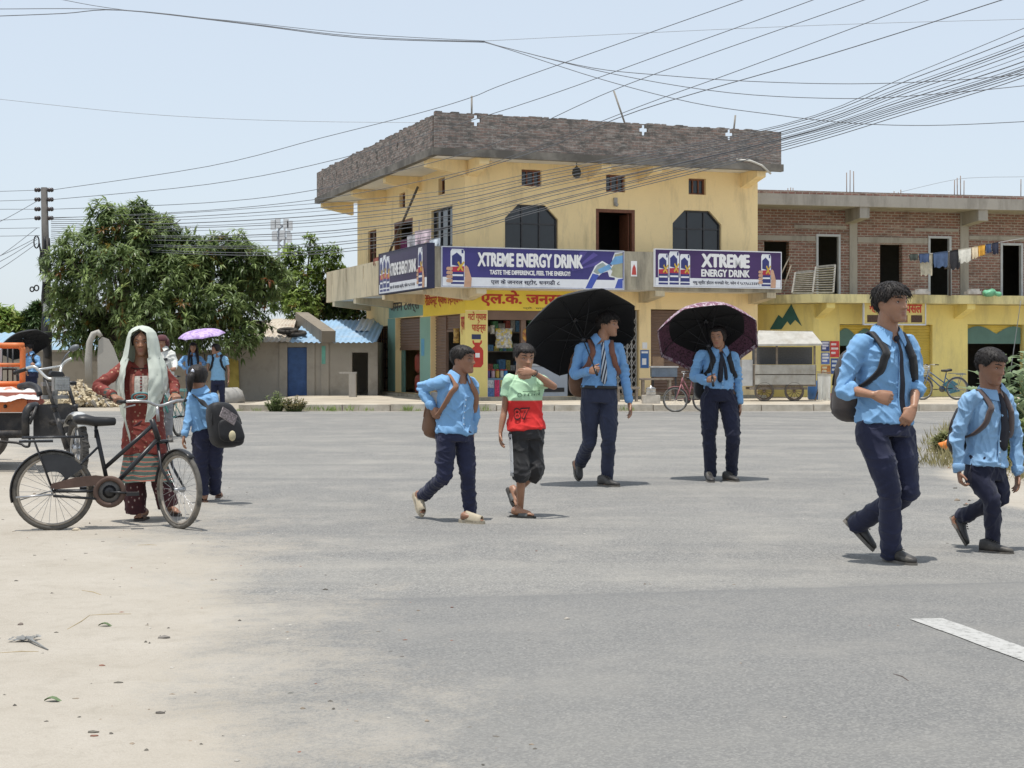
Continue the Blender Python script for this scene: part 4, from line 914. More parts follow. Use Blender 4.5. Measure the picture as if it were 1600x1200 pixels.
# ---------------------------------------------------------------- cables
CABLE = mat('dark_cable', (.12, .125, .135), .6, .2); CABLE2 = mat('grey_cable', (.28, .29, .30), .6, .2)
def smooth_pts(pts, sub=6):
    out = []; n = len(pts)
    for i in range(n-1):
        p0, p1, p2_, p3 = pts[max(i-1, 0)], pts[i], pts[i+1], pts[min(i+2, n-1)]
        for k in range(sub):
            t = k/sub; out.append(.5*((2*p1)+(p2_-p0)*t+(2*p0-5*p1+4*p2_-p3)*t*t+(3*p1-p0-3*p2_+p3)*t**3))
    out.append(pts[-1]); return out
ncab = 0
def cable(px, Y0, Y1, label, r=.011, m=CABLE, grp='power and phone cables overhead'):
    x0, x1 = px[0][0], px[-1][0]; px = list(px)
    if x0 < -20: (a, b_), (e, f) = px[0], px[1]; k = 220/max(20, e-a); px.insert(0, (a-(e-a)*k, b_-(f-b_)*k))     # run on well past the frame
    if x1 > 1250 and (x1 > 1610 or px[-1][1] < -20): (a, b_), (e, f) = px[-2], px[-1]; k = 450/max(20, e-a); px.append((e+(e-a)*k, f+(f-b_)*k))
    pts = smooth_pts([P(x, y, max(9, Y0+(Y1-Y0)*(x-x0)/(x1-x0))) for x, y in px], 5)
    mb = MB(); mb.tube(pts, [r*.76*(max(4, p.y)/40)**.5 for p in pts], 5, cap=True); tag(mb.build('overhead_cable', m), label, 'cable', grp)
cable([(-60, 15), (0, 14), (190, 15.5), (380, 36), (560, 57), (757, 65)], 30, 30, 'upper strand of the loose cable across the top left sky')
cable([(-60, 27), (0, 25), (100, 21), (190, 16), (380, 37), (560, 59), (757, 66)], 29.9, 29.9, 'lower strand of the loose cable across the top left sky', .013)
cable([(60, -10), (100, 0), (190, 15), (375, 34), (560, 53), (757, 64)], 30.1, 30.1, 'strand that drops from the top edge into the loose cable at top left', .009)
cable([(757, 65), (800, 77), (925, 106), (1040, 118), (1170, 127), (1330, 131), (1480, 126), (1600, 116), (1700, 106)], 30, 26, 'topmost of three sagging strands fanning out right of the loose cable')
cable([(757, 66), (800, 77), (960, 116), (1140, 145), (1320, 154), (1450, 148), (1600, 134), (1700, 120)], 29.9, 26, 'middle of three sagging strands fanning out right of the loose cable')
cable([(757, 66), (800, 79), (940, 124), (1080, 160), (1200, 178), (1325, 192), (1450, 196), (1600, 190), (1700, 183)], 29.8, 26, 'lowest of three sagging strands fanning out right of the loose cable')
cable([(757, 64), (1100, 47), (1350, 37), (1600, 30), (1700, 26)], 30, 30, 'thin pale cable running almost level to the right edge', .007, CABLE2)
cable([(80, 297), (325, 260), (500, 216), (650, 178), (737, 152), (800, 127), (1160, 0), (1280, -45)], 47.5, 22, 'topmost long cable rising from the pole to the top edge', .011)
cable([(80, 312), (325, 288), (530, 248), (800, 168), (1040, 83), (1270, 0), (1400, -50)], 47.5, 22, 'second long cable rising from the pole to the top edge', .011)
cable([(80, 327), (320, 317), (490, 297), (690, 250), (800, 213), (980, 132), (1350, 0), (1450, -38)], 47.5, 22, 'third long cable rising from the pole to the top edge', .011)
cable([(80, 341), (320, 329), (520, 308), (690, 276), (800, 244), (1000, 166), (1160, 108), (1450, 0), (1560, -42)], 47.5, 22, 'fourth long cable rising from the pole to the top edge', .011)
cable([(690, 282), (850, 232), (1000, 172), (1280, 90), (1565, 0), (1680, -40)], 38.5, 22, 'dark thick cable crossing the parapet toward the top right corner', .014)
cable([(-40, 150), (0, 155), (190, 175), (340, 185), (500, 190), (650, 191.5), (700, 191)], 52, 52, 'thin grey cable in the left sky running behind the roof parapet', .009, CABLE2)
rnd = random.Random(3)
ordn = ['uppermost', 'second', 'third', 'fourth', 'fifth', 'sixth', 'seventh', 'eighth', 'ninth', 'tenth', 'eleventh', 'twelfth', 'thirteenth', 'lowest']
for k in range(14):
    j = rnd.uniform(-2, 2)
    y5 = (44, 56, 66, 70, 74, 80, 88, 96, 103, 107, 109, 112, 116, 121)[k]
    y4 = (196, 198, 202, 206, 209, 212, 216, 217, 219, 221, 224, 228, 231, 236)[k]
    cable([(80, 340+3.0*k), (250, 336+4.5*k+j), (480, 320+6.0*k+j), (690, 300+5.4*k+j), (860, 266+4.6*k+j), (1220, y4+j*.4), (1420, (y4+y5)/2-2), (1600, y5), (1720, y5-52)], 47.4, 25, ordn[k]+' of the cables in the bundle sweeping across the corner house front', (.010, .013, .009, .016)[k % 4] if k < 9 else .013)
for k, (a, b_, c, lb) in enumerate((((-60, 300), (0, 299), (62, 297), 'topmost'), ((-60, 316), (0, 314), (62, 312), 'second'), ((-60, 328), (0, 327), (62, 327), 'third'), ((-60, 346), (0, 344), (62, 341), 'fourth'), ((-60, 358), (0, 357), (62, 356), 'fifth'), ((-60, 369), (0, 369), (62, 368), 'sixth'))):
    cable([a, b_, c], 47.6, 47.5, lb+' of the level cables leaving the pole to the left edge', .010)
for k, (a, b_, lb) in enumerate((((-30, 360), (60, 313), 'steepest'), ((-30, 420), (58, 356), 'second steepest'), ((-30, 412), (60, 370), 'middle'), ((-30, 424), (58, 374), 'second lowest'), ((-30, 438), (58, 380), 'lowest'))):
    cable([a, ((a[0]+b_[0])/2, (a[1]+b_[1])/2+2), b_], 40, 47.4, lb+' of the slanting service cables from the pole to the lower left', .011)
cable([(1407, 300), (1490, 281), (1545, 277), (1620, 276)], 48.5, 48.5, 'thin wire strung between the rebar tips of the brick house', .008, CABLE2)
cable([(1595, 470), (1582, 560), (1574, 610)], 34, 34.5, 'grey stay wire slanting down to the bush by the right edge', .012, CABLE2)
# ---------------------------------------------------------------- vegetation
def leaf_mat(name, dark, light, rough=.45):
    m, n, l, b = newmat(name)
    at = n.new('ShaderNodeAttribute'); at.attribute_name = 'tint'
    c = ramp(n, l, at.outputs['Fac'], [(0, dark), (.72, light), (.86, tuple(min(1, x*1.5) for x in light)), (.93, (.20, .15, .03)), (1.0, (.22, .085, .03))])
    l.new(c, b.inputs['Base Color']); b.inputs['Roughness'].default_value = rough; b.inputs['Specular IOR Level'].default_value = .5
    t = n.new('ShaderNodeBsdfTranslucent'); l.new(c, t.inputs['Color']); ms = n.new('ShaderNodeMixShader'); ms.inputs[0].default_value = .45
    l.new(b.outputs[0], ms.inputs[1]); l.new(t.outputs[0], ms.inputs[2]); l.new(ms.outputs[0], n['Material Output'].inputs['Surface'])
    return m
def leaves_mesh(name, leaves, m):
    """leaves: (base, direction, up normal, length, width, tint) -> folded four-triangle blades in one mesh"""
    N = len(leaves); co = np.empty((N, 6, 3), np.float32); ti = np.empty((N, 6), np.float32)
    B = np.array([tuple(x[0]) for x in leaves]); D = np.array([tuple(x[1]) for x in leaves]); U = np.array([tuple(x[2]) for x in leaves])
    L = np.array([x[3] for x in leaves])[:, None]; Wd = np.array([x[4] for x in leaves])[:, None]
    D /= np.linalg.norm(D, axis=1)[:, None]; S = np.cross(D, U); S /= np.maximum(np.linalg.norm(S, axis=1), 1e-6)[:, None]; N_ = np.cross(S, D)
    co[:, 0] = B; co[:, 1] = B+D*L*.42+S*Wd*.5+N_*L*.05; co[:, 2] = B+D*L*.42-S*Wd*.5+N_*L*.05
    co[:, 3] = B+D*L*.45+N_*L*.02; co[:, 4] = B+D*L*.98-N_*L*.12; co[:, 5] = B+D*L*.98-N_*L*.12+S*.002
    ti[:] = np.array([x[5] for x in leaves])[:, None]
    f = []
    for i in range(N):
        k = 6*i; f += [(k, k+1, k+3), (k, k+3, k+2), (k+1, k+4, k+3), (k+3, k+4, k+2)]
    me = bpy.data.meshes.new(name); me.from_pydata(co.reshape(-1, 3).tolist(), [], f)
    a = me.attributes.new('tint', 'FLOAT', 'POINT'); a.data.foreach_set('value', ti.ravel()); me.materials.append(m); me.update(); return me
def rdir(r):
    z = r.uniform(-1, 1); a = r.uniform(0, 2*math.pi); q = math.sqrt(1-z*z); return V((q*math.cos(a), q*math.sin(a), z))
BARK = mat('mango_bark', (.075, .06, .048), .9, .3, 5, bump=.6, bscale=14)
def limb_tree(mb, base, top, r0, tips, rnd):
    path = [base.lerp(top, i/5)+V((rnd.uniform(-.08, .08), rnd.uniform(-.08, .08), 0))*(1 if 0 < i < 5 else 0) for i in range(6)]
    mb.tube(path, [r0*(1.25-.6*i/5) if i else r0*1.5 for i in range(6)], 10)
    for t in tips:
        s = path[rnd.choice((3, 4, 5))]; m1 = s.lerp(t, .5)+V((rnd.uniform(-.3, .3), rnd.uniform(-.3, .3), rnd.uniform(.0, .4)))
        pts = smooth_pts([s, s.lerp(m1, .5)+V((0, 0, .12)), m1, t], 4); n_ = len(pts)
        mb.tube(pts, [r0*.5*(1-.85*i/(n_-1)) for i in range(n_)], 7)
def tree(name, label, base, trunk_top, r0, blobs, n_ros, leaf_len, leaf_w, per, m, seed, droop=.45, flush=.03, group=None, surf=.55, twig_r=.012):
    rnd = random.Random(seed); t = thing(name, label, 'tree', base, group)
    tips = [V(b_[0]) for b_ in blobs]
    tr = MB(); limb_tree(tr, V(base), V(trunk_top), r0, tips, rnd)
    vol = [b_[1]**2 for b_ in blobs]; tot = sum(vol); lv = []
    for (c, r), v_ in zip(blobs, vol):
        c = V(c)
        for k in range(int(n_ros*v_/tot)):
            d = rdir(rnd); rr = r*(surf+(1-surf)*rnd.random()**.5)*(1+.60*pnoise(d*2.9+V((seed, c.x, c.z))))
            p = c+V((d.x*rr, d.y*rr*.9, d.z*rr*.82))
            tint = .26+.30*rnd.random()+.50*pnoise(p*1.1+V((seed, 0, 0)))+.12*d.z
            if rnd.random() < .10: tint = rnd.uniform(.74, .86)
            if rnd.random() < flush: tint = rnd.uniform(.92, 1.0)
            tint = max(0, min(1, tint)); ax = (d*.7+V((0, 0, .5))+rdir(rnd)*.5).normalized()
            if k % 5 == 0: tr.tube([p-ax*leaf_len*1.6-d*leaf_len*.5, p], [twig_r, twig_r*.5], 4, cap=False)
            for q in range(per):
                w = rdir(rnd); w = (w-ax*w.dot(ax)); 
                if w.length < .1: continue
                w.normalize(); ld = (w+ax*rnd.uniform(.0, .7)+V((0, 0, -droop*rnd.uniform(.4, 1.6)))).normalized()
                L = leaf_len*rnd.uniform(.65, 1.2)
                lv.append((p+w*.02, ld, V((0, 0, 1))+rdir(rnd)*.35, L, leaf_w*rnd.uniform(.8, 1.2), max(0, min(1, tint+rnd.uniform(-.07, .07)*(tint < .85)))))
    link('trunk', tr.mesh('trunk', BARK), t)
    link('crown', leaves_mesh('crown', lv, m), t)
    return t
def blob(px, py, r_px, Y): p = P(px, py, Y); return (p, r_px/F*Y)
MANGO = leaf_mat('mango_leaf', (.042, .082, .027), (.28, .36, .14), .38)
YT = 46.2
bl = [blob(*b_) for b_ in ((188, 358, 46, YT), (140, 392, 45, YT-.4), (285, 408, 46, YT-.3), (232, 368, 42, YT-.2), (388, 412, 38, YT-.1), (416, 446, 28, YT), (412, 418, 24, YT), (438, 432, 18, YT+.2), (300, 388, 26, YT), (92, 410, 24, YT), (260, 352, 16, YT), (160, 330, 18, YT), (370, 378, 20, YT), (240, 380, 48, YT), (110, 440, 38, YT-.3), (180, 430, 58, YT-1.2), (270, 440, 55, YT-.8), (335, 415, 48, YT), (385, 445, 42, YT+.2), (340, 480, 52, YT-.8), (388, 500, 30, YT-.3), (240, 500, 55, YT-1.4), (120, 490, 42, YT-.2), (165, 510, 40, YT+.4), (300, 520, 40, YT-.6), (370, 530, 30, YT-1.0), (215, 335, 26, YT), (118, 530, 26, YT-.5), (345, 388, 26, YT), (95, 470, 24, YT), (205, 545, 26, YT-1.2))]
tree('mango_tree', 'big dark green mango tree with drooping leaves beside the electricity pole', P(168, 622, YT+.3), P(180, 500, YT+.2), .26, bl, 3900, .31, .066, 10, MANGO, 5, droop=.30, flush=.035)
BRIGHT = leaf_mat('bright_leaf', (.09, .16, .035), (.32, .42, .11), .5)
DARKT = leaf_mat('dark_leaf', (.02, .046, .017), (.085, .14, .045))
YB = 53.5
tree('leafy_tree', 'bright green loose tree between the mango tree and the corner house', P(470, 620, YB), P(475, 530, YB), .16, [blob(*b_) for b_ in ((470, 440, 34, YB), (505, 415, 22, YB), (440, 462, 30, YB), (458, 400, 20, YB), (520, 450, 20, YB), (485, 375, 10, YB), (470, 478, 30, YB-.6), (520, 395, 14, YB), (448, 425, 20, YB), (530, 425, 16, YB), (490, 395, 13, YB))], 900, .22, .075, 9, BRIGHT, 8, droop=.2, flush=.02)
tree('leafy_tree', 'dense dark tree just behind the blue shed roof by the house wall', P(545, 620, YB+.8), P(540, 540, YB+.8), .2, [blob(*b_) for b_ in ((530, 470, 36, YB+.8), (560, 490, 30, YB+.6), (500, 485, 28, YB+.8), (545, 440, 20, YB+.8))], 700, .22, .08, 9, DARKT, 9, droop=.3)
YFAR = 95.0
for k, (lb, bs_, px) in enumerate((('small far tree at the left edge beyond the pale blue roof', ((12, 505, 22), (-12, 500, 26), (34, 512, 14)), 8), ('rounded dark tree just left of the electricity pole in the distance', ((56, 500, 16), (62, 485, 9), (50, 512, 12)), 56))):
    tree('far_tree', lb, P(px, 590, YFAR), P(px, 530, YFAR), .3, [blob(a, b_, c, YFAR) for a, b_, c in bs_], 420, .7, .22, 8, (BRIGHT, DARKT)[k], 30+k, droop=.2, group='far trees at the left edge')
# shrub on the kerb and grass tufts
def bush(name, label, px, py, hpx, wpx, Y, m, n_, ll, lw, seed, cat='bush', flush=0.0):
    rnd = random.Random(seed); b0 = P(px, py, Y); b0.z = .0; t = thing(name, label, cat, b0); lv = []; st = MB()
    for k in range(n_):
        a = rnd.uniform(0, 2*math.pi); rr = rnd.random()**.6; w = wpx/F*Y*.5; h = hpx/F*Y*rnd.uniform(.45, 1.05)*(1-.45*rr)
        r0 = b0+V((rr*.5*w*math.cos(a), rr*.35*w*math.sin(a), 0)); tp = b0+V((rr*w*math.cos(a), rr*.6*w*math.sin(a), h)); md = r0.lerp(tp, .55)+V((0, 0, h*.1))
        st.tube([r0, md, tp], [.012, .009, .004], 5)
        for q in range(11):
            f = rnd.uniform(.25, 1); p = r0.lerp(md, min(1, f/.55)) if f < .55 else md.lerp(tp, (f-.55)/.45)
            d = rdir(rnd); d.z = abs(d.z)*.6; lv.append((p, d, V((0, 0, 1))+rdir(rnd)*.4, ll*rnd.uniform(.6, 1.2), lw*rnd.uniform(.8, 1.2), .25+.45*rnd.random() if rnd.random() > flush else .93))
    link('stem', st.mesh('stem', mat('green_stem', (.10, .13, .045), .7)), t); link('foliage', leaves_mesh('foliage', lv, m), t); return t
WEED = leaf_mat('dry_weed_leaf', (.13, .14, .05), (.32, .33, .15), .7)
bush('roadside_bush', 'tall green half of the weedy bush on the kerb before the blue door', 431, 640, 34, 40, 36.6, leaf_mat('pale_weed_leaf', (.10, .14, .05), (.27, .33, .14), .7), 46, .12, .03, 3)
bush('roadside_bush', 'dry brownish half of the weedy bush on the kerb before the blue door', 459, 641, 28, 44, 36.5, leaf_mat('straw_weed_leaf', (.14, .12, .06), (.34, .28, .16), .8), 60, .10, .028, 4, flush=.10)
def grass(name, label, spots, h, m, seed, per=26, spread=.10, kind=None):
    rnd = random.Random(seed); lv = []
    for (x, y, s) in spots:
        for k in range(per):
            p = V((x+rnd.gauss(0, spread*s), y+rnd.gauss(0, spread*s), .0)); d = V((rnd.gauss(0, .35), rnd.gauss(0, .35), 1)).normalized()
            lv.append((p, d, rdir(rnd), h*s*rnd.uniform(.4, 1.1), .012*s+.004, rnd.uniform(.1, .75)))
    return link(name, leaves_mesh(name, lv, m))
sp = [(P(x, 0, 36.75).x, 36.72+.04*random.random(), random.uniform(.5, 1.0)) for x in (372, 400, 425, 445, 475, 500, 515, 517, 521, 545, 575, 636, 637, 652, 690, 756, 980)]
tag(grass('kerb_grass', '', sp, .22, BRIGHT, 12), 'short grass tufts growing along the foot of the far kerb', 'grass', kind='stuff')
rnd = random.Random(21); vs_ = []
for k in range(520):
    y = rnd.uniform(15.0, 27); x = lerp_pts(RIGHT, y)+rnd.uniform(-.1, 3.2)+abs(rnd.gauss(0, .3))-.0
    if y < 17.5 and x < lerp_pts(RIGHT, y)+.7: continue
    vs_.append((x, y, rnd.uniform(.5, 1.2)))
tag(grass('verge_grass', '', vs_, .26, leaf_mat('dry_grass_blade', (.18, .16, .07), (.42, .37, .19), .8), 14, per=24, spread=.13), 'dry yellow green grass covering the right verge', 'grass', kind='stuff')
for k, (px, py, h_, w__, Y, lb) in enumerate(((1478, 700, 40, 40, 20.3, 'small dry weed clump by the orange bag on the right verge'), (1590, 735, 90, 60, 17.6, 'weed clump behind the walking boy at the right edge'), (1502, 665, 34, 40, 24.0, 'low weed clump in the middle of the right verge'), (1575, 650, 60, 70, 24.5, 'dense weed clump under the broad leaved shrub'))):
    bush('weed_clump', lb, px, py, h_, w__, Y, WEED if k % 2 == 0 else leaf_mat('mid_weed_leaf', (.09, .13, .04), (.26, .33, .12), .7), 60, .15, .035, 40+k, 'weeds')['group'] = 'weeds on the right verge'
# big calotropis shrub at the right edge
def calotropis():
    rnd = random.Random(17); Y = 21.5; b0 = V((P(1592, 0, Y).x, Y, 0)); t = thing('broadleaf_shrub', 'tall shrub with broad pale green leaves at the right edge', 'shrub', b0); st = MB(); lv = []
    for (px, py, dy) in ((1530, 585, -.1), (1520, 610, -.2), (1538, 628, -.4), (1546, 566, 0), (1565, 556, .2), (1600, 552, .1), (1620, 560, .3), (1640, 548, 0), (1590, 585, -.4), (1562, 610, -.3), (1612, 600, -.3), (1640, 590, .2), (1580, 625, -.5), (1548, 590, .3), (1606, 570, -.2)):
        tip = P(px, py, Y+dy); r0 = b0+V((rnd.uniform(-.2, .3), rnd.uniform(-.1, .1), 0)); md = r0.lerp(tip, .5)+V((rnd.uniform(-.08, .08), 0, .1)); pts = smooth_pts([r0, md, tip], 6); st.tube(pts, [.03-.02*i/len(pts) for i in range(len(pts))], 6)
        n_ = 10
        for k in range(n_):
            f = .35+.65*k/(n_-1); p = pts[min(len(pts)-1, int(f*(len(pts)-1)))]; ang = (k % 2)*math.pi/2+rnd.uniform(-.3, .3)
            for sg in (0, math.pi):
                d = V((math.cos(ang+sg), math.sin(ang+sg), rnd.uniform(.25, .9))).normalized(); lv.append((p, d, V((0, 0, 1))+rdir(rnd)*.2, .26*rnd.uniform(.7, 1.15)*(1.0 if k < n_-1 else .6), .135*rnd.uniform(.8, 1.1), .3+.4*rnd.random()))
    link('stem', st.mesh('stem', mat('pale_green_stem', (.25, .30, .16), .7)), t); link('foliage', leaves_mesh('foliage', lv, leaf_mat('calotropis_leaf', (.17, .24, .12), (.36, .45, .28), .55)), t)
calotropis()
# ---------------------------------------------------------------- loose matter on the ground
def stones(spots, seed, m, name, pick=(0,)):
    rnd = random.Random(seed); mb = MB()
    for x, y, s in spots:
        o = rdir(rnd); n0 = len(mb.v); mb.ball((x, y, s*.28), (s*rnd.uniform(.6, 1.4), s*rnd.uniform(.45, 1), s*rnd.uniform(.35, .8)), 5, 3, rnd.choice(pick))
        for i in range(n0, len(mb.v)):
            p = V(mb.v[i]); k = 1+.7*pnoise((p-V((x, y, 0)))/max(s, 1e-3)*1.5+o*9); mb.v[i] = tuple(V((x, y, s*.28))+(p-V((x, y, s*.28)))*k)
    mb.sm = [False]*len(mb.sm); return mb.build(name, m)
rnd = random.Random(5); sp = []
for k in range(3600):
    y = 3.9+rnd.random()**1.6*12; x = lerp_pts(LEFT, y)+.9-rnd.random()**.8*(3.4+.12*y); sp.append((x, y, .0028+.010*rnd.random()**6))
for k in range(420):
    y = 3.9+rnd.random()**1.5*14; sp.append((rnd.uniform(-2, 5.5), y, .0035+.008*rnd.random()**4))
for k in range(160):
    y = rnd.uniform(12, 18); sp.append((lerp_pts(RIGHT, y)+rnd.uniform(-.3, 1.8), y, .006+.018*rnd.random()**3))
tag(stones(sp, 6, [mat('dark_grit', (.11, .10, .085), .9, .5, 3), mat('tan_grit', (.26, .21, .16), .9, .4, 3), mat('pale_grit', (.46, .43, .38), .9, .3, 3), mat('reddish_grit', (.24, .12, .085), .9, .3, 3)], 'gravel', (0, 0, 0, 1, 1, 2, 3)), 'fine gravel and grit scattered over the dirt and the asphalt', 'gravel', kind='stuff')
for k, (px, py, s, c, lb) in enumerate(((32, 978, .020, (.17, .14, .12), 'dark clod near the torn plastic scrap at the left edge'), (257, 999, .024, (.22, .20, .18), 'grey stone in the middle of the foreground dirt'), (146, 1147, .016, (.13, .12, .10), 'dark stone lowest in the foreground dirt'), (184, 1069, .016, (.12, .11, .09), 'small dark stone above the lowest one in the dirt'), (453, 1085, .012, (.10, .10, .09), 'dark pebble on the asphalt edge at the lower left'), (885, 969, .016, (.42, .38, .33), 'pale stone on the asphalt below the umbrella boy'), (628, 1028, .012, (.2, .18, .16), 'brown pebble on the asphalt left of the pale stone'), (250, 1117, .014, (.10, .09, .08), 'black pebble low in the dirt'), (119, 830, .035, (.52, .45, .34), 'pale flat stone just under the black bicycle rear wheel'), (1226, 1123, .014, (.33, .31, .28), 'grey pebble low on the asphalt'))):
    p = G(px, py); tag(stones([(p.x, p.y, s)], 60+k, mat('stone_%d' % k if 0 else 'stone_'+lb.split()[0]+'_'+lb.split()[1], c, .9, .3, 20), 'stone'), lb, 'stone', 'loose stones on the ground')
sc_ = MB(); p = G(38, 1003); n_ = 9; vs = []
for j in range(n_+1):
    for i in range(n_+1): u_, v_ = i/n_-.5, j/n_-.5; vs.append((p.x+u_*.11+v_*.02, p.y+v_*.08, .014+.02*abs(pnoise(V((u_*5, v_*5, 1))))+.025*max(0, u_)*0))
sc_.add(vs, [(j*(n_+1)+i, j*(n_+1)+i+1, (j+1)*(n_+1)+i+1, (j+1)*(n_+1)+i) for j in range(n_) for i in range(n_) if pnoise(V((i*.6, j*.6, 8))) > -.22], 0, True)
q = G(75, 1018); sc_.tube([(p.x+.01, p.y, .02), ((p.x+q.x)/2, (p.y+q.y)/2, .018), (q.x, q.y, .008)], [.008, .006, .003], 6)
tag(sc_.build('plastic_scrap', mat('grey_plastic_film', (.20, .20, .19), .5, .3, 20)), 'torn grey plastic scrap with a stem lying on the dirt at the left', 'litter')
for k, (x0, y0, x1, y1, lb) in enumerate(((105, 985, 140, 963, 'bent straw'), (140, 963, 205, 961, 'long pale straw'), (128, 924, 158, 931, 'short straw'), (1396, 1055, 1420, 1066, 'dark twig'), (0, 1022, 60, 1020, 'low straw'), (215, 853, 245, 853, 'thin straw'))):
    a, b_ = G(x0, y0), G(x1, y1); tw = MB(); m_ = a.lerp(b_, .5)+V((.008, .012, .006)); tw.tube([a+V((0, 0, .004)), m_, b_+V((0, 0, .004))], .0028, 5); tag(tw.build('twig', mat('dry_straw' if k != 3 else 'dark_twig', (.33, .26, .15) if k != 3 else (.08, .06, .05), .8)), lb+(' on the asphalt near the white road line' if k == 3 else ' lying on the dirt at the lower left, '+('by the leaf', 'beside the leaf', 'behind the leaf', '', 'by the plastic scrap', 'under the bicycle')[k]), 'twig', 'straws and twigs')
for k, (px, py, c, lb) in enumerate(((167, 980, (.10, .14, .06), 'green leaf lying in the middle of the foreground dirt'), (86, 1098, (.12, .17, .08), 'curled green leaf low in the foreground dirt'))):
    p = G(px, py); lf_ = MB(); vs = []
    for i in range(7):
        t = i/6; w = .018*math.sin(math.pi*min(1, t*1.02)); vs += [(p.x-.04+.08*t, p.y-w, .012+.010*math.sin(t*5)), (p.x-.04+.08*t, p.y, .006+.010*math.sin(t*5)), (p.x-.04+.08*t, p.y+w, .012+.010*math.sin(t*5))]
    lf_.add(vs, [(3*i+j, 3*i+j+1, 3*i+j+4, 3*i+j+3) for i in range(6) for j in (0, 1)], 0, True); tag(lf_.build('fallen_leaf', mat('fallen_leaf_'+str(('green', 'curled')[k]), c, .6)), lb, 'leaf', 'fallen leaves')
# broken stone and straw heaped beyond the road, left of the veiled woman
rnd = random.Random(9); hp = MB()
for k in range(1000):
    px = rnd.gauss(122, 26); Y = rnd.uniform(39.6, 42.2); f = max(0, 1-abs(px-122)/48); z = rnd.random()*.62*f*min(1, (Y-39.2)/1.1); c = V((P(px, 0, Y).x, Y, .04+z)); a, b_ = rdir(rnd), rdir(rnd); b_ = (b_-a*b_.dot(a)).normalized(); d_ = a.cross(b_)
    hp.obox(c, a*rnd.uniform(.03, .12), b_*rnd.uniform(.015, .05), d_*rnd.uniform(.012, .04), rnd.choice((0, 0, 1, 2)))
tag(hp.build('rubble_heap', [mat('pale_rubble', (.52, .44, .30), .9, .2), mat('tan_rubble', (.36, .29, .19), .9, .2), mat('grey_rubble', (.30, .28, .25), .9, .2)]), 'heap of pale broken stones and chips across the road at the left', 'rubble', kind='stuff')
# ---------------------------------------------------------------- people: continuous bodies from joints
def remesh(mb, voxel, iters=2, fac=.5):
    me = bpy.data.meshes.new('tmp'); me.from_pydata(mb.v, [], mb.f); o = bpy.data.objects.new('tmp', me); COL.objects.link(o)
    md = o.modifiers.new('r', 'REMESH'); md.mode = 'VOXEL'; md.voxel_size = voxel; md.use_smooth_shade = True
    r = bpy.data.meshes.new_from_object(o.evaluated_get(bpy.context.evaluated_depsgraph_get())); bpy.data.objects.remove(o); bpy.data.meshes.remove(me)
    relax(r, iters, fac); return r
def getco(me):
    c = np.empty(len(me.vertices)*3); me.vertices.foreach_get('co', c); return c.reshape(-1, 3)
def setco(me, c): me.vertices.foreach_set('co', c.ravel()); me.update()
def relax(me, iters, fac, mask=None):
    e = np.empty(len(me.edges)*2, np.int64); me.edges.foreach_get('vertices', e); e = e.reshape(-1, 2); c = getco(me); n = len(c)
    deg = np.bincount(e.ravel(), minlength=n)[:, None]
    for _ in range(iters):
        s = np.zeros_like(c)
        for k in range(3): s[:, k] = np.bincount(e[:, 0], c[e[:, 1], k], n)+np.bincount(e[:, 1], c[e[:, 0], k], n)
        d = (s/np.maximum(deg, 1)-c)*fac
        c = c+(d if mask is None else d*mask[:, None])
    setco(me, c)
def normals(me):
    n = np.empty(len(me.vertices)*3); me.vertices.foreach_get('normal', n); return n.reshape(-1, 3)
def folds(me, amp, scale, seed, foci=(), bias=(0, 0, 1)):
    """cloth folds: warped ridges, stronger round bent joints (foci: point, axis, radius, amplitude)"""
    c = getco(me); n = normals(me); rg = np.random.RandomState(seed); h = np.zeros(len(c))
    for k in range(6):
        d = rg.normal(size=3)+np.array(bias)*.7; d /= np.linalg.norm(d); e = rg.normal(size=3); e /= np.linalg.norm(e); g_ = rg.normal(size=3); g_ /= np.linalg.norm(g_)
        s = scale*rg.uniform(.6, 1.5); ph = c@d*2*np.pi/s+1.6*np.sin(c@e*2*np.pi/(2.1*s)+rg.uniform(0, 6))
        h += (1-np.abs(np.sin(ph/2)))**2.6*np.clip(.35+.8*np.sin(c@g_*2*np.pi/(2.6*s)+rg.uniform(0, 6)), 0, 1.15)
    h = amp*(h-h.mean())
    for p, ax, r, a in foci:
        q = c-np.array(p); ax = np.array(ax)/np.linalg.norm(ax); al = q@ax; w = np.exp(-(q**2).sum(1)/(2*r*r))
        sd = np.cross(ax, (.3, .5, .8)); h += a*w*np.sin((al+.35*(q@sd))*2*np.pi/.05+2.6*np.sin((q@sd)*38+rg.uniform(0, 6)))*(.5+.5*np.sin((q@np.cross(ax, sd))*45+rg.uniform(0, 6)))
    setco(me, c+n*h[:, None])
def spline(pts, sub): return smooth_pts([V(p) for p in pts], sub)
def limb(mb, pts, radii, n=14, sub=5, cap=True):
    """tapered limb with rounded ends; radii may be (ra, rb)"""
    P_ = spline(pts, sub); k = len(pts); rr = []
    for i in range(k-1):
        for j in range(sub):
            t = j/sub; t = t*t*(3-2*t); a, b = radii[i], radii[i+1]; rr.append(a+(b-a)*t)
    rr.append(radii[-1])
    d0 = (P_[0]-P_[1]).normalized(); d1 = (P_[-1]-P_[-2]).normalized()
    if cap:
        P_ = [P_[0]+d0*rr[0]*.9, P_[0]+d0*rr[0]*.6]+P_+[P_[-1]+d1*rr[-1]*.6, P_[-1]+d1*rr[-1]*.9]; rr = [rr[0]*.35, rr[0]*.78]+rr+[rr[-1]*.78, rr[-1]*.35]
    mb.tube(P_, rr, n)
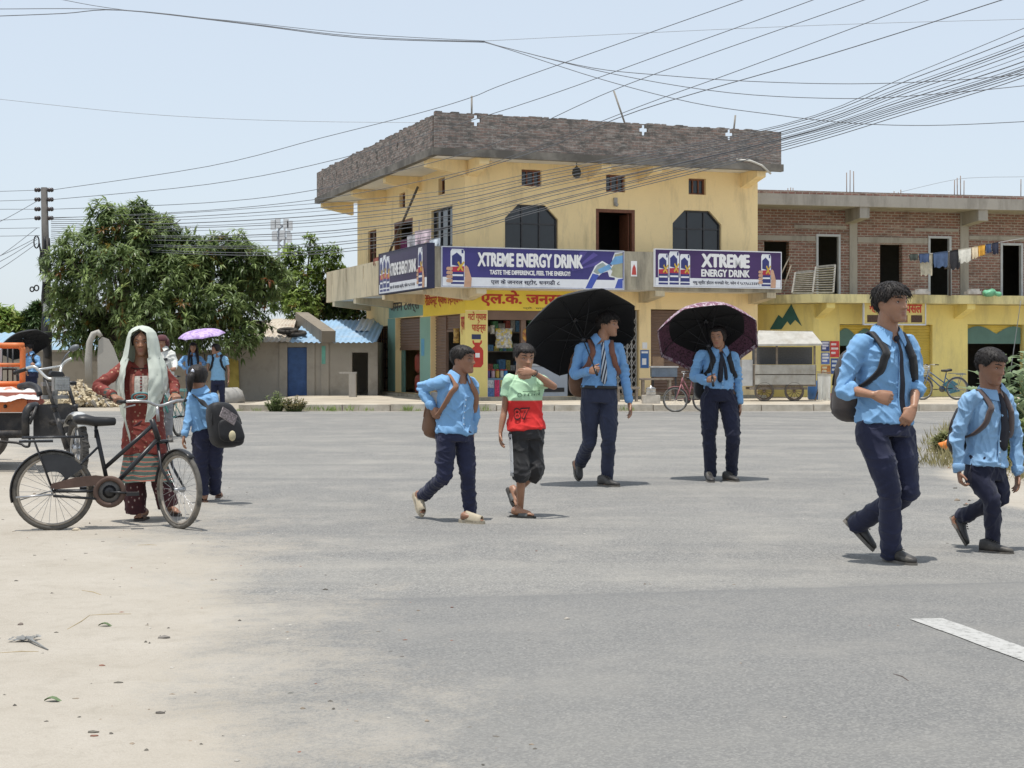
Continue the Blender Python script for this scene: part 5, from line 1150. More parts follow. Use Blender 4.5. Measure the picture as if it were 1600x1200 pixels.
HEAD = [(0.0, .10, -.36, -.16), (.03, .165, -.405, -.10), (.08, .185, -.42, -.03), (.16, .228, -.42, .08), (.25, .265, -.41, .22), (.35, .295, -.405, .32), (.45, .318, -.41, .40), (.53, .327, -.41, .435), (.62, .335, -.42, .45), (.74, .335, -.40, .45), (.84, .305, -.335, .40), (.91, .25, -.25, .32), (.965, .165, -.14, .22), (1.0, .05, -.0, .10)]
def head_ring(z):
    for (a, *p), (b, *q) in zip(HEAD, HEAD[1:]):
        if z <= b:
            t = max(0, (z-a)/(b-a)); return [x+(y-x)*t for x, y in zip(p, q)]
    return HEAD[-1][1:]
def gs(x, c, s): return math.exp(-((x-c)/s)**2)
def head_pt(z, th, grow=0.0, feat=True, kid=0.0):
    w, f, b = head_ring(z); s, c = math.sin(th), math.cos(th)     # th 0 = face
    e = .86; x = (w+grow)*math.copysign(abs(s)**e, s); m = (b+f)/2; h = (b-f)/2+grow
    y = m-h*math.copysign(abs(c)**e, c); n = 0
    if feat and c > 0:
        nz = max(0, min(1, (.575-z)/.19))
        if z > .335: n += (.022+.112*nz)*gs(x, 0, .042+.032*nz)*(1 if z > .365 else max(0, (z-.335)/.03))
        n += .040*(gs(x, .07, .032)+gs(x, -.07, .032))*gs(z, .375, .032)
        n -= .042*(gs(x, .145, .075)+gs(x, -.145, .075))*gs(z, .53, .048)
        n += .020*(gs(x, .13, .10)+gs(x, -.13, .10))*gs(z, .615, .035)
        n += .020*(gs(x, .21, .08)+gs(x, -.21, .08))*gs(z, .42, .08)
        n += .020*gs(x, 0, .085)*(gs(z, .262, .020)+1.1*gs(z, .208, .022))-.016*gs(x, 0, .10)*gs(z, .236, .010)-.010*(gs(x, .13, .04)+gs(x, -.13, .04))*gs(z, .235, .03)
        n += .028*gs(x, 0, .10)*gs(z, .075, .05)-.012*gs(x, 0, .10)*gs(z, .145, .03)
    return V((x, y-n, z))
def hand(mb, W, d, n, k_, side, curl=(.35, .45, .35), thumb=(.6, .75, .35), spread=.06):
    """palm, four unequal fingers and a thumb; d = towards the fingers, n = palm faces, side = +1/-1 picks the thumb side"""
    d = V(d).normalized(); n = V(n); n = (n-d*n.dot(d)).normalized(); s = d.cross(n)*side; k = k_
    rg = []
    for t, w, h in ((-.012, .024, .019), (.012, .030, .017), (.035, .037, .0165), (.062, .041, .015), (.085, .040, .0125), (.094, .034, .008)):
        c = V(W)+d*t*k; rg.append([c+s*(w*k*math.copysign(abs(math.cos(a))**.75, math.cos(a)))+n*(h*k*math.sin(a)) for a in [2*math.pi*i/14 for i in range(14)]])
    mb.rings(rg)
    for j, (o, L, r) in enumerate(((.030, .074, .0092), (.010, .082, .0094), (-.011, .076, .0090), (-.030, .060, .0080))):
        p = V(W)+d*(.084-.004*abs(j-1.2))*k+s*o*k; dd = (d+s*(o*spread/.03)).normalized(); pts = [p-dd*.02*k, p]; cv = curl[0]
        a = 0
        for q, f in enumerate((.45, .31, .24)):
            a += curl[q]*(1+.10*(j-1)); v = dd*math.cos(a)+n*math.sin(a); pts.append(pts[-1]+v*L*f*k)
        limb(mb, pts, [r*k, r*k, r*.96*k, r*.88*k, r*.74*k], 9, 4)
    p = V(W)+d*.022*k+s*.026*k; v = (d*thumb[0]+s*thumb[1]+n*thumb[2]).normalized(); v2 = (v+d*.5+n*.25).normalized()
    limb(mb, [p-v*.01*k, p+v*.026*k, p+v*.026*k+v2*.032*k, p+v*.026*k+v2*.056*k], [.0125*k, .0120*k, .0105*k, .0085*k], 9, 4)

SKIN_C = {'a': (.36, .20, .125), 'b': (.34, .178, .108), 'c': (.275, .138, .083)}
def skin_mat(key):
    nm = 'brown_skin_'+{'a': 'light', 'b': 'mid', 'c': 'deep'}[key]
    if nm in _mc: return _mc[nm]
    m, n, l, b = newmat(nm); _mc[nm] = m; col = SKIN_C[key]; o = coords(n)
    f = noise_n(n, l, 14, 4, .6, o); c = ramp(n, l, f, [(.3, tuple(x*.86 for x in col)), (.7, tuple(x*1.12 for x in col))])
    at = n.new('ShaderNodeAttribute'); at.attribute_name = 'tint'; c = mix(n, l, 1.0, c, at.outputs['Color'], 'MULTIPLY')
    l.new(c, b.inputs['Base Color']); b.inputs['Roughness'].default_value = .42; b.inputs['Specular IOR Level'].default_value = .45
    b.inputs['Subsurface Weight'].default_value = .12; b.inputs['Subsurface Radius'].default_value = (.02, .008, .004); b.inputs['Subsurface Scale'].default_value = .3
    bump_n(n, l, noise_n(n, l, 220, 3, .6, o), .12, .004, b); return m
def hair_mat():
    if 'black_hair' in _mc: return _mc['black_hair']
    m, n, l, b = newmat('black_hair'); _mc['black_hair'] = m; o = coords(n)
    f = noise_n(n, l, 60, 4, .7, mapping(n, l, o, (1, 1, .25))); l.new(ramp(n, l, f, [(.3, (.008, .007, .007)), (.75, (.035, .028, .024))]), b.inputs['Base Color'])
    b.inputs['Roughness'].default_value = .5; b.inputs['Specular IOR Level'].default_value = .28; bump_n(n, l, f, .6, .01, b); return m
def cloth_mat(name, col, rough=.85, var=.08, sheen=.15, bump=.25):
    if name in _mc: return _mc[name]
    m, n, l, b = newmat(name); _mc[name] = m; o = coords(n)
    f = noise_n(n, l, 5, 5, .6, o); c = ramp(n, l, f, [(.3, tuple(x*(1-var) for x in col)), (.7, tuple(min(1, x*(1+var)) for x in col))])
    l.new(c, b.inputs['Base Color']); b.inputs['Roughness'].default_value = rough; b.inputs['Sheen Weight'].default_value = sheen; b.inputs['Specular IOR Level'].default_value = .25
    h = math_n(n, l, 'ADD', math_n(n, l, 'MULTIPLY', noise_n(n, l, 28, 3, .6, o), .7), math_n(n, l, 'MULTIPLY', noise_n(n, l, 300, 2, .5, o), .3))
    bump_n(n, l, h, bump, .012, b); return m
SHIRT = cloth_mat('sky_blue_shirt_cotton', (.185, .365, .60))
SHIRT2 = cloth_mat('washed_blue_shirt_cotton', (.235, .40, .60)); SHIRT3 = cloth_mat('deeper_blue_shirt_cotton', (.165, .34, .60)); NAVY = cloth_mat('navy_trouser_cloth', (.020, .023, .052), .8, .22); NAVY2 = cloth_mat('faded_navy_cloth', (.028, .033, .060), .85, .25); NAVY3 = cloth_mat('dark_navy_cloth', (.014, .016, .036), .8, .22)
EYEW = mat('eye_white', (.55, .52, .48), .3, .05); IRIS = mat('dark_iris', (.012, .008, .006), .2)
LEATH = mat('dusty_black_leather', (.045, .042, .04), .5, .25, 14, dirt=(.16, .145, .12), dscale=9, dmin=.5, dmax=.8); SOLE = mat('dusty_shoe_sole', (.16, .145, .125), .85, .3, 12)
SHIRTB = mat('shirt_button', (.5, .6, .7), .4)

def torso_fn(C, N, la, lb, front, S, w=1.0, dp=1.0, belly=0.0, prof=None):
    pr = prof or [(-.30, .172, .118), (-.12, .170, .116), (.05, .164, .112), (.28, .150, .103), (.52, .163, .113), (.70, .172, .112), (.82, .160, .098), (.91, .110, .078), (.965, .072, .062), (1.0, .058, .055)]
    up = (N-C).normalized()
    def at(t):
        for (a, *p), (b, *q) in zip(pr, pr[1:]):
            if t <= b: k = max(0, (t-a)/(b-a)); return [x+(y-x)*k for x, y in zip(p, q)]
        return pr[-1][1:]
    def surf(t, ang, off=0.0):                     # ang: 0 front, +90 towards the image-right side
        hw, hd = at(t); hw *= S*w; hd *= S*dp; l_ = la.lerp(lb, max(0, min(1, t))); l_ = (l_-up*l_.dot(up)).normalized(); f = l_.cross(up).normalized()
        if f.dot(front) < 0: f = -f
        c = C.lerp(N, t)-f*.012*S*math.sin(max(0, t)*3.1)
        a = R(ang); x, y = math.sin(a), math.cos(a); e = .85
        return c+l_*((hw+off)*math.copysign(abs(x)**e, x))+f*((hd+off)*math.copysign(abs(y)**e, y))
    return surf, pr, up
def shoe(parent, heel, toe, S, up=(0, 0, 1), kind='shoe', mats=None, w=1.0):
    """heel and toe are points on the sole"""
    h, t = V(heel), V(toe); d = (t-h); L = d.length; d /= L; u = V(up); u = (u-d*u.dot(d)).normalized(); s = d.cross(u)
    def P3(a, b_, c): return h+d*a*L+s*b_+u*c
    k = S*.96*w; prof = [(-.02, .012), (.0, .026), (.08, .033), (.25, .034), (.45, .037), (.65, .046), (.80, .045), (.92, .034), (.99, .018), (1.01, .006)]
    out = [(a, b_*k) for a, b_ in prof]; n_ = len(out)
    th = .020*S if kind == 'shoe' else .026*S if kind == 'sandal' else .036*S
    sl = MB(); lo = [P3(a, b_, 0) for a, b_ in out]+[P3(a, -b_, 0) for a, b_ in reversed(out)]; sl.poly(lo, th, u)
    mats = mats or (LEATH, SOLE)
    if kind == 'shoe':
        up_ = MB(); rg = []
        for a, b_, hh in ((-.02, .010, .055), (.02, .030, .088), (.12, .036, .098), (.26, .037, .095), (.38, .037, .080), (.52, .040, .062), (.66, .045, .050), (.80, .043, .042), (.92, .032, .034), (.99, .014, .024)):
            m_ = 14; rg.append([P3(a, b_*k*math.copysign(abs(math.cos(q))**.7, math.cos(q)), th*.9+hh*S*.5*(1+math.copysign(abs(math.sin(q))**.8, math.sin(q)))) for q in [2*math.pi*i/m_ for i in range(m_)]])
        up_.rings(rg); o = link(kind, up_.mesh(kind, mats[0]), parent)
        lc = MB()
        for a in (.36, .43, .50, .57): lc.tube([P3(a, x*.016*S, th+S*(.088-.085*(a-.30))+.006*(1-abs(x))) for x in (-1, -.5, 0, .5, 1)], .0028, 5)
        if S > .75: link('lace', lc.mesh('lace', mat('shoe_lace', (.06, .055, .05), .8)), o)
    else:
        st = MB(); rg = []
        span = (.36, .44, .55, .66, .74) if kind == 'sandal' else (.26, .36, .48, .62, .76, .90)
        for a in span:
            hh = ((.062-.03*(a-.3)) if kind == 'sandal' else (.098-.062*(a-.3)))*S; bb = np.interp(a, [x for x, _ in prof], [y for _, y in prof])*k*1.02
            rg.append([P3(a, bb*math.cos(q), th*.6+hh*math.sin(q)) for q in [math.pi*i/12 for i in range(13)]]+[P3(a, (bb-.004)*math.cos(q), th*.6+(hh-.004)*math.sin(q)) for q in [math.pi*(12-i)/12 for i in range(13)]])
        st.rings(rg); o = link(kind, st.mesh(kind, mats[0]), parent)
    link('sole', sl.mesh('sole', mats[1]), o)
    return o
def bare_foot(mb, ank, heel, toe, S, up=(0, 0, 1), lift=.03):
    h, t = V(heel), V(toe); d = (t-h).normalized(); u = V(up); u = (u-d*u.dot(d)).normalized(); s = d.cross(u); L = (t-h).length
    limb(mb, [V(ank), h+d*L*.16+u*(lift+.045)*S, h+d*L*.42+u*(lift+.034)*S, h+d*L*.72+u*(lift+.018)*S], [.032*S, .034*S, .032*S, .030*S], 12, 4)
    limb(mb, [h+d*L*.12+u*(lift+.028)*S, h+d*L*.3+u*(lift+.022)*S], [.028*S, .026*S], 10, 3)
    for i, (o, L2, r) in enumerate(((.022, .24, .0115), (.008, .24, .009), (-.004, .225, .0085), (-.015, .205, .008), (-.025, .18, .0075))):
        b0 = h+d*L*.70+s*o*S+u*(lift+.012)*S; limb(mb, [b0, b0+d*L*L2*.6+u*.002, b0+d*L*L2-u*.004*S], [r*S*1.1, r*S, r*S*.85], 8, 3)

def person(label, Y0, k, S, hh, head, yaw, pitch=0.0, roll=0.0, skin='b', front=(0, -1, 0), hair='short', top='shirt', top_m=None, legs='trousers', leg_m=None, hem=-.16, hands=None, feet=None, shoes=('shoe', None), voxel=.006, seed=1, neckv=.0, tie=None, sleeve=1.0, width=1.0, buttons=True, face=True, group=None, fringe=.72, foldamp=.0085, legw=1.0, feet_bare=False, collar=True, sleeve_r=1.0, belt=False, arms=(True, True), legprof=None, depth=1.0, fem=False):
    """k: joints as photo pixels (x, y, metres behind Y0)"""
    J = {n_: P(v[0], v[1], Y0+(v[2] if len(v) > 2 else 0)) for n_, v in k.items()}
    front = V(front).normalized()
    base = (J['aa']+J['ab'])/2; base.z = 0
    root = thing('person', label, 'person', base, group)
    C = (J['ha']+J['hb'])/2+V((0, 0, .055*S)); N = J['n']; la = (J['hb']-J['ha']).normalized(); lb = (J['sb']-J['sa']).normalized()
    surf, pr, up = torso_fn(C, N, la, lb, front, S, width, depth)
    fr = lb.cross(up).normalized(); fr = fr if fr.dot(front) > 0 else -fr
    HM = Matrix.Translation(P(head[0], head[1], Y0+(head[2] if len(head) > 2 else 0))) @ Matrix.Rotation(R(yaw), 4, 'Z') @ Matrix.Rotation(R(pitch), 4, 'X') @ Matrix.Rotation(R(roll), 4, 'Y') @ Matrix.Scale(hh, 4) @ Matrix.Translation((0, 0, -.5))
    HI = HM.inverted()
    # --- body
    b = MB(); rg = [[surf(t, a, -.022*S) for a in range(0, 360, 20)] for t in (-.05, .1, .3, .5, .65, .78, .86, .93)]
    b.rings(rg)
    nr = .27*hh; hb = HM @ V((0, .06, .30)); limb(b, [N-up*.05*S, N.lerp(hb, .5)-fr*.004, hb], [nr*1.35, nr, nr*.98], 16, 4)
    fx_ = lambda p: V((p.x*(1-.15*max(0, min(1, (.50-p.z)/.35))*fem), p.y+.020*fem*max(0, min(1, (.30-p.z)/.2))*(p.y < -.2), p.z))
    hr = [[HM @ fx_(head_pt(z, 2*math.pi*i/56)) for i in range(56)] for z in [0, .015]+[.03+.94*i/52 for i in range(53)]+[.985, 1.0]]
    b.rings(hr)
    for sg in (-1, 1):
        ax = (HM.to_3x3() @ V((.35*sg, -.12, 0)).normalized(), HM.to_3x3() @ V((.25*sg, .9, .15)).normalized(), HM.to_3x3() @ V((0, -.15, 1)).normalized())
        sc = hh; b.ball(HM @ V((.335*sg, .03, .475)), (.030*sc, .062*sc, .105*sc), 10, 8, axes=(ax[0].normalized(), ax[1], ax[2])); b.ball(HM @ V((.338*sg, .0, .395)), (.022*sc, .036*sc, .04*sc), 8, 6, axes=(ax[0].normalized(), ax[1], ax[2]))
    for x in 'ab':
        sh, el, wr = J['s'+x], J['e'+x], J['w'+x]
        limb(b, [sh.lerp(N, .2), sh, sh.lerp(el, .5), el, el.lerp(wr, .35), wr], [.040*S, .043*S, .038*S, .032*S, .033*S, .0225*S], 12, 4)
        hd = (hands or {}).get(x)
        if hd and arms['ab'.index(x)]: hand(b, wr+(V(hd[0]).normalized())*.008, hd[0], hd[1], S*hd[5] if len(hd) > 5 else S, hd[2], *(hd[3:5]))
        hp, kn, an = J['h'+x], J['k'+x], J['a'+x]
        limb(b, [hp, hp.lerp(kn, .5), kn, kn.lerp(an, .35)-front*.0, an], [.066*S, .058*S, .046*S, .044*S, .030*S], 12, 4)
        ft = feet[x]
        if feet_bare: bare_foot(b, an, ft[0], ft[1], S, ft[2] if len(ft) > 2 else (0, 0, 1), .03)
        else: limb(b, [an, V(ft[0]).lerp(V(ft[1]), .25)+V((0, 0, .045*S)), V(ft[0]).lerp(V(ft[1]), .6)+V((0, 0, .035*S))], [.030*S, .026*S, .022*S], 10, 3)
    if neckv > 0:                                   # bare throat showing in the open collar
        rg = []
        for i in range(7):
            t = 1.0-neckv*i/6; w_ = 24*(1-i/6)+2.0; rg.append([surf(t, q, .004*S) for q in (-w_, -w_*.5, 0, w_*.5, w_)]+[surf(t, q, -.03*S) for q in (w_, 0, -w_)])
        b.rings(rg, smooth=True)
    me = remesh(b, voxel, 1, .4); me.materials.append(skin_mat(skin))
    c = getco(me); Hn = np.array(HI); hc = c@Hn[:3, :3].T+Hn[:3, 3]; tint = np.ones((len(c), 4)); inh = (hc[:, 2] > -.05)&(hc[:, 2] < 1.05)&(hc[:, 1] < 0)&(np.abs(hc[:, 0]) < .5)
    x, z = hc[:, 0], hc[:, 2]; lips = np.exp(-(x/.080)**4)*(np.exp(-((z-.262)/.024)**2)+np.exp(-((z-.205)/.028)**2))*inh; lips = np.clip(lips, 0, 1)[:, None]
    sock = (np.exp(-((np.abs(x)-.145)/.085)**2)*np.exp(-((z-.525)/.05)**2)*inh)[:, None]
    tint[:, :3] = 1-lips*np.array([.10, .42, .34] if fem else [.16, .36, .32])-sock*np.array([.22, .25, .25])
    at = me.color_attributes.new('tint', 'FLOAT_COLOR', 'POINT'); at.data.foreach_set('color', np.clip(tint, 0, 1).astype(np.float32).ravel())
    body = link('body', me, root)
    # --- eyes, brows
    if face:
        for sg in (-1, 1):
            e = MB(); ec = V((.142*sg, 0, .527)); fs_ = head_pt(.527, math.asin(min(.99, .142/.327))).y; ec.y = fs_+.014
            e.ball((0, 0, 0), (.062, .030, .029*(1+.15*fem)), 14, 10); n0 = len(e.v); e.v = [tuple(HM @ (V(p)+ec)) for p in e.v]
            eo = link('eye', e.mesh('eye', EYEW), body)
            i_ = MB(); i_.ball((0, 0, 0), (.027, .012, .027), 10, 8); i_.v = [tuple(HM @ (V(p)+ec+V((0, -.022, .001)))) for p in i_.v]; link('iris', i_.mesh('iris', IRIS), eo)
            l_ = MB(); l_.tube([HM @ V((ec.x+q*.062, ec.y-.020-.012*(1-q*q), .527+.030*(1-q*q)-.002)) for q in (-1.05, -.5, 0, .5, 1.05)], .0075*hh, 6); link('eyelid_lash', l_.mesh('eyelid_lash', hair_mat()), eo)
            br = MB(); pts = []
            for q in (-1, -.5, 0, .5, 1): xx = .150*sg+q*.088; zz = .628+.018*(1-(q*sg*.9-.25)**2); p = head_pt(zz, math.asin(max(-.99, min(.99, xx/.335)))); pts.append(HM @ V((xx, p.y-.004, zz)))
            br.tube(pts, [(x*hh*(1-.35*fem), y*hh) for x, y in ((.016, .010), (.020, .011), (.021, .011), (.017, .010), (.008, .006))], 7); link('eyebrow', br.mesh('eyebrow', hair_mat()), body)
    if hair: make_hair(body, HM, hh, hair, seed, fringe)
    # --- trousers / shorts
    if legs:
        lm = leg_m or NAVY; q = MB(); lp = legprof or [.096, .090, .079, .069, .068, .063, .060]
        q.rings([[surf(t, a, .010*S) for a in range(0, 360, 18)] for t in (-.20, -.10, .0, .10, .17)])
        for x in 'ab':
            hp, kn, an = J['h'+x], J['k'+x], J['a'+x]; m1 = hp.lerp(kn, .5); end = an+(an-kn).normalized()*(.016 if feet_bare else .040)*S
            if legs == 'shorts': limb(q, [hp.lerp(C, .25)+up*.06*S, hp, m1, kn, kn+(an-kn)*.10], [.08*S, lp[0]*S, lp[1]*S, lp[2]*S*1.14, lp[2]*S*1.22], 18, 5, False)
            else: limb(q, [hp.lerp(C, .35)+up*.03*S, hp-up*.025*S, m1, kn.lerp(hp, .12), kn, kn.lerp(an, .4), an.lerp(kn, .12), end], [.072*S]+[x_*S*legw for x_ in lp], 16, 5, False)
        tm_ = remesh(q, max(voxel, .0065), 4, .5)
        fc = [(J['k'+x], (J['a'+x]-J['h'+x]), .07*S, .006) for x in 'ab']+[(J['a'+x], (J['a'+x]-J['k'+x]), .06*S, .0035) for x in 'ab']+[((J['ha']+J['hb'])/2, la, .09*S, .003)]
        folds(tm_, min(foldamp, .007), .11*S, seed+50, fc, (0, 0, .2)); relax(tm_, 1, .35); tm_.materials.append(lm); link('shorts' if legs == 'shorts' else 'trousers', tm_, root)
    if not feet_bare or shoes[0] in ('slide', 'sandal'):
        for x in 'ab':
            if shoes[0]: shoe(root, feet[x][0], feet[x][1], S*(feet[x][3] if len(feet[x]) > 3 else 1), feet[x][2] if len(feet[x]) > 2 else (0, 0, 1), shoes[0], shoes[1])
    # --- shirt
    if top:
        q = MB(); t1 = 1.0 if not collar else .985; ts = [hem+(t1-hem)*i/16 for i in range(17)]
        q.rings([[surf(t, a, (.018+.006*(t < .1))*S*(1 if t < .86 else .55)) for a in range(0, 360, 15)] for t in ts])
        for x in 'ab':
            sh, el, wr = J['s'+x], J['e'+x], J['w'+x]; r = sleeve_r
            if sleeve >= 1: limb(q, [sh.lerp(N, .35)-up*.01, sh, sh.lerp(el, .5), el, el.lerp(wr, .5), wr+(el-wr).normalized()*.012-(el-wr)*.0], [.048*S*r, .062*S*r, .055*S*r, .050*S*r, .045*S*r, .039*S*r], 14, 5)
            else:
                cu_ = sh.lerp(el, sleeve) if sleeve <= .9 else el.lerp(wr, .45); mid = sh.lerp(cu_, .5) if sleeve <= .9 else el
                limb(q, [sh.lerp(N, .35)-up*.01, sh, mid, cu_], [.048*S*r, .062*S*r, (.061 if sleeve <= .9 else .053)*S*r, (.064 if sleeve <= .9 else .048)*S*r], 14, 5, False)
                if sleeve > .9: limb(q, [cu_+(el-cu_).normalized()*.05*S, cu_+(el-cu_).normalized()*.02*S], [.055*S*r, .056*S*r], 14, 3, False)
        sm = remesh(q, max(voxel, .006), 4, .5)
        fc = [(J['e'+x], (J['w'+x]-J['s'+x]), .07*S, .0085) for x in 'ab']+[(J['s'+x]-V((0, 0, .07*S)), (J['e'+x]-J['s'+x]), .06*S, .0035) for x in 'ab']+[(surf(.12, 0), up, .10*S, .0035 if hem > 0 else .001)]
        folds(sm, foldamp, .105*S, seed, fc, (0, 0, .5) if hem > 0 else (.4, .2, -.3)); relax(sm, 1, .25)
        tmats = top_m if isinstance(top_m, (list, tuple)) else [top_m or SHIRT]
        for m_ in tmats: sm.materials.append(m_)
        so = link(top, sm, root)
        if sleeve >= 1 and S > .75 and voxel < .008:
            for x in 'ab':
                wr, el = J['w'+x], J['e'+x]; d_ = (el-wr).normalized(); cf = MB(); cf.tube([wr-d_*.002, wr+d_*.006, wr+d_*.050*S, wr+d_*.056*S], [.036*S*sleeve_r, .0425*S*sleeve_r, .0455*S*sleeve_r, .040*S*sleeve_r], 18); link('cuff', cf.mesh('cuff', tmats[0]), so)
        if collar:
            cm = MB(); vs = []; nn = 30; u2 = (hb-N).normalized(); fq = (fr-u2*fr.dot(u2)).normalized(); lq = (lb-u2*lb.dot(u2)).normalized(); nr2 = nr+.006*S
            op_ = 10+60*neckv
            for lay in (0, 1):
                for i in range(nn+1):
                    a = R(op_+(360-2*op_)*i/nn); ad = min(a, 2*math.pi-a); ff = max(0, 1-ad/R(75)); dr_ = fq*math.cos(a)+lq*math.sin(a); o_ = .005*lay*S
                    p0 = N+u2*(.062-.034*ff)*S+dr_*(nr2*(1.02+.12*ff)+o_); pm_ = N+u2*(.046-.034*ff)*S+dr_*(nr2+.018*S+o_)
                    sg_ = math.sin(a); p1 = N-u2*(.006+.056*ff**1.4)*S+dr_*(nr2+(.036+.020*ff)*S+o_)+lq*(math.copysign(.030*S, sg_)*ff**1.5)
                    vs += [p0, pm_, p1]
            w3 = 3*(nn+1)
            fs_ = [(3*i+j, 3*i+j+1, 3*i+j+4, 3*i+j+3) for i in range(nn) for j in (0, 1)]; fs2 = [tuple(w3+v for v in reversed(f)) for f in fs_]
            ed = [(3*i+j, 3*(i+1)+j, w3+3*(i+1)+j, w3+3*i+j) for i in range(nn) for j in (0, 2)]+[(j, j+1, w3+j+1, w3+j) for j in (0, 1)]+[(3*nn+j, 3*nn+j+1, w3+3*nn+j+1, w3+3*nn+j) for j in (0, 1)]
            cm.add(vs, fs_+fs2+ed, 0, True); link('collar', cm.mesh('collar', tmats[0]), so)
        if buttons:
            pk = MB(); pk.ribbon([surf(t, 3, .0255*S) for t in [hem+.09+(.95-neckv*.9-hem-.09)*i/14 for i in range(15)]], .030*S, .004, lb); link('placket', pk.mesh('placket', tmats[0]), so)
            for i in range(6):
                t = max(hem+.05, .02)+(.86-neckv*.9-max(hem+.05, .02))*i/5; bt = MB(); p = surf(t, 3, .0285*S); bt.lathe([(.005, 0), (.006, .001), (.005, .003)], p, fr, 8)
                if S > .75: link('button', bt.mesh('button', SHIRTB), so)
            pkt = MB(); rg_ = [[surf(t, a, .0225*S) for a in (38, 46, 54, 62)] for t in (.56, .62, .68, .71)]
            vs = [p for r_ in rg_ for p in r_]; pkt.add(vs, [(4*i+j, 4*i+j+1, 4*i+j+5, 4*i+j+4) for i in range(3) for j in range(3)], 0, True); link('shirt_pocket', pkt.mesh('shirt_pocket', tmats[0]), so)
    if belt:
        bl_ = MB(); tt = max(hem, .11); rg_ = [[surf(t, a, o) for a in range(0, 360, 12)] for t, o in ((tt-.035, .018*S), (tt-.033, .024*S), (tt+.025, .024*S), (tt+.027, .018*S))]
        bl_.rings(rg_, cap=False); link('belt', bl_.mesh('belt', mat('black_belt', (.02, .02, .022), .5)), root)
    if tie:
        tw, tlen, tmat, ang = tie[:4]; tm_ = MB(); tp = .955
        pts = [surf(tp-tlen*i/12, ang*(i/12), (.036+.005*math.sin(i*1.1))*S) for i in range(13)]
        tm_.ribbon(pts, [tw*S*x for x in (.50, .42, .55, .65, .72, .8, .86, .92, .97, 1.0, 1.02, .95, .30)], .006, lb)
        kn_ = surf(.955, 0, .034*S); tm_.ball(kn_, (.017*S, .012*S, .020*S), 10, 8)
        to = link('tie', tm_.mesh('tie', tmat), root)
        if len(tie) > 4:
            t2_ = MB(); pts = [surf(tp-tlen*.92*i/10, tie[4]*(i/10), (.033+.004*math.sin(i*1.3))*S) for i in range(11)]
            t2_.ribbon(pts, [tw*S*x for x in (.4, .4, .45, .5, .5, .55, .55, .6, .6, .6, .3)], .005, lb); link('tie_tail', t2_.mesh('tie_tail', tmat), to)
    return dict(root=root, J=J, surf=surf, up=up, fr=fr, lb=lb, HM=HM, S=S, N=N, C=C, body=body)
def make_hair(body, HM, hh, style, seed, fringe):
    rnd = random.Random(seed*7+1); m = hair_mat(); b = MB()
    thick = {'short': .045, 'mop': .075, 'tied': .055, 'crop': .035}[style]; n = 72; rows = 22; fa = R(70)
    def low(th):                                  # hair line height for angle th (0 = face)
        a = abs((th+math.pi) % (2*math.pi)-math.pi)
        f = fringe+.035*pnoise(V((th*6, seed, 1))) if style != 'tied' else fringe+.03*min(1, a/.4)
        if style == 'tied': return f if a < R(38) else (f+(.30-f)*min(1, (a-R(38))/R(42)) if a < R(112) else .30-.14*min(1, (a-R(112))/R(45)))
        if a < R(52): return f
        if a < R(80): return f+(.50-f)*((a-R(52))/R(28))
        if a < R(112): return .50+.04*math.sin((a-R(80))/R(32)*math.pi)
        return .50+(.14-.50)*min(1, (a-R(112))/R(45))
    vo = []; vi = []
    for j in range(rows+1):
        for i in range(n):
            th = 2*math.pi*i/n; z0 = low(th); u = j/rows; z = z0+(1.0-z0)*(u**.85)
            edge = min(1, u/.16); tk = thick*(.25+.75*edge)*(1+.16*pnoise(V((math.sin(th)*4, math.cos(th)*4, z*3+seed))))+.0035*math.sin(th*41+z*9+seed)*edge
            p = head_pt(min(z, .998), th, 0, False); d = V((p.x, p.y-.02, (z-.5)*1.15)).normalized()
            vo.append(HM @ (p+d*(tk+.012))); vi.append(HM @ (p-d*.03))
    k = n*(rows+1); fs_ = []
    for j in range(rows):
        for i in range(n):
            a, c_ = j*n+i, j*n+(i+1) % n; fs_.append((a, c_, c_+n, a+n)); fs_.append((k+a+n, k+c_+n, k+c_, k+a))
    for i in range(n): a, c_ = i, (i+1) % n; fs_.append((k+a, k+c_, c_, a))
    fs_.append(tuple(rows*n+i for i in range(n)))
    b.add(vo+vi, fs_, 0, True)
    if style in ('short', 'mop', 'crop'):         # locks that break the outline
        cr = V((0, .12, .99))
        for q in range(620 if style == 'mop' else 420):
            th = rnd.uniform(0, 2*math.pi); zt = rnd.random()**.8; z0 = low(th); z = z0+(.985-z0)*zt
            p = head_pt(min(z, .985), th, 0, False); d = V((p.x, p.y-.02, (z-.5)*1.2)).normalized(); dn = (p-cr)+V((rnd.uniform(-.25, .25), rnd.uniform(-.25, .25), 0))
            dn = (dn-d*dn.dot(d)).normalized(); L = (.18 if style == 'mop' else .12)*rnd.uniform(.5, 1.1); s0 = p+d*thick*.92; lf_ = rnd.uniform(-.006, .012 if style == 'mop' else .004)
            b.tube([HM @ s0, HM @ (s0+d*(.012+lf_)+dn*L*.4), HM @ (s0+d*lf_*.8+dn*L*.75), HM @ (s0-d*(.015-lf_)+dn*L)], [.008*hh, .0095*hh, .007*hh, .001*hh], 4)
    elif style == 'tied':
        for sg in (-1, 1): b.tube([HM @ (head_pt(z, sg*a, .03, False)) for z, a in ((.93, .25), (.82, .75), (.68, 1.2), (.55, 1.7), (.48, 2.3))], [.04*hh, .055*hh, .055*hh, .05*hh, .035*hh], 8)
        b.ball(HM @ V((0, .52, .45)), (.13*hh, .13*hh, .12*hh), 12, 8)
    link('hair', b.mesh('hair', m), body)
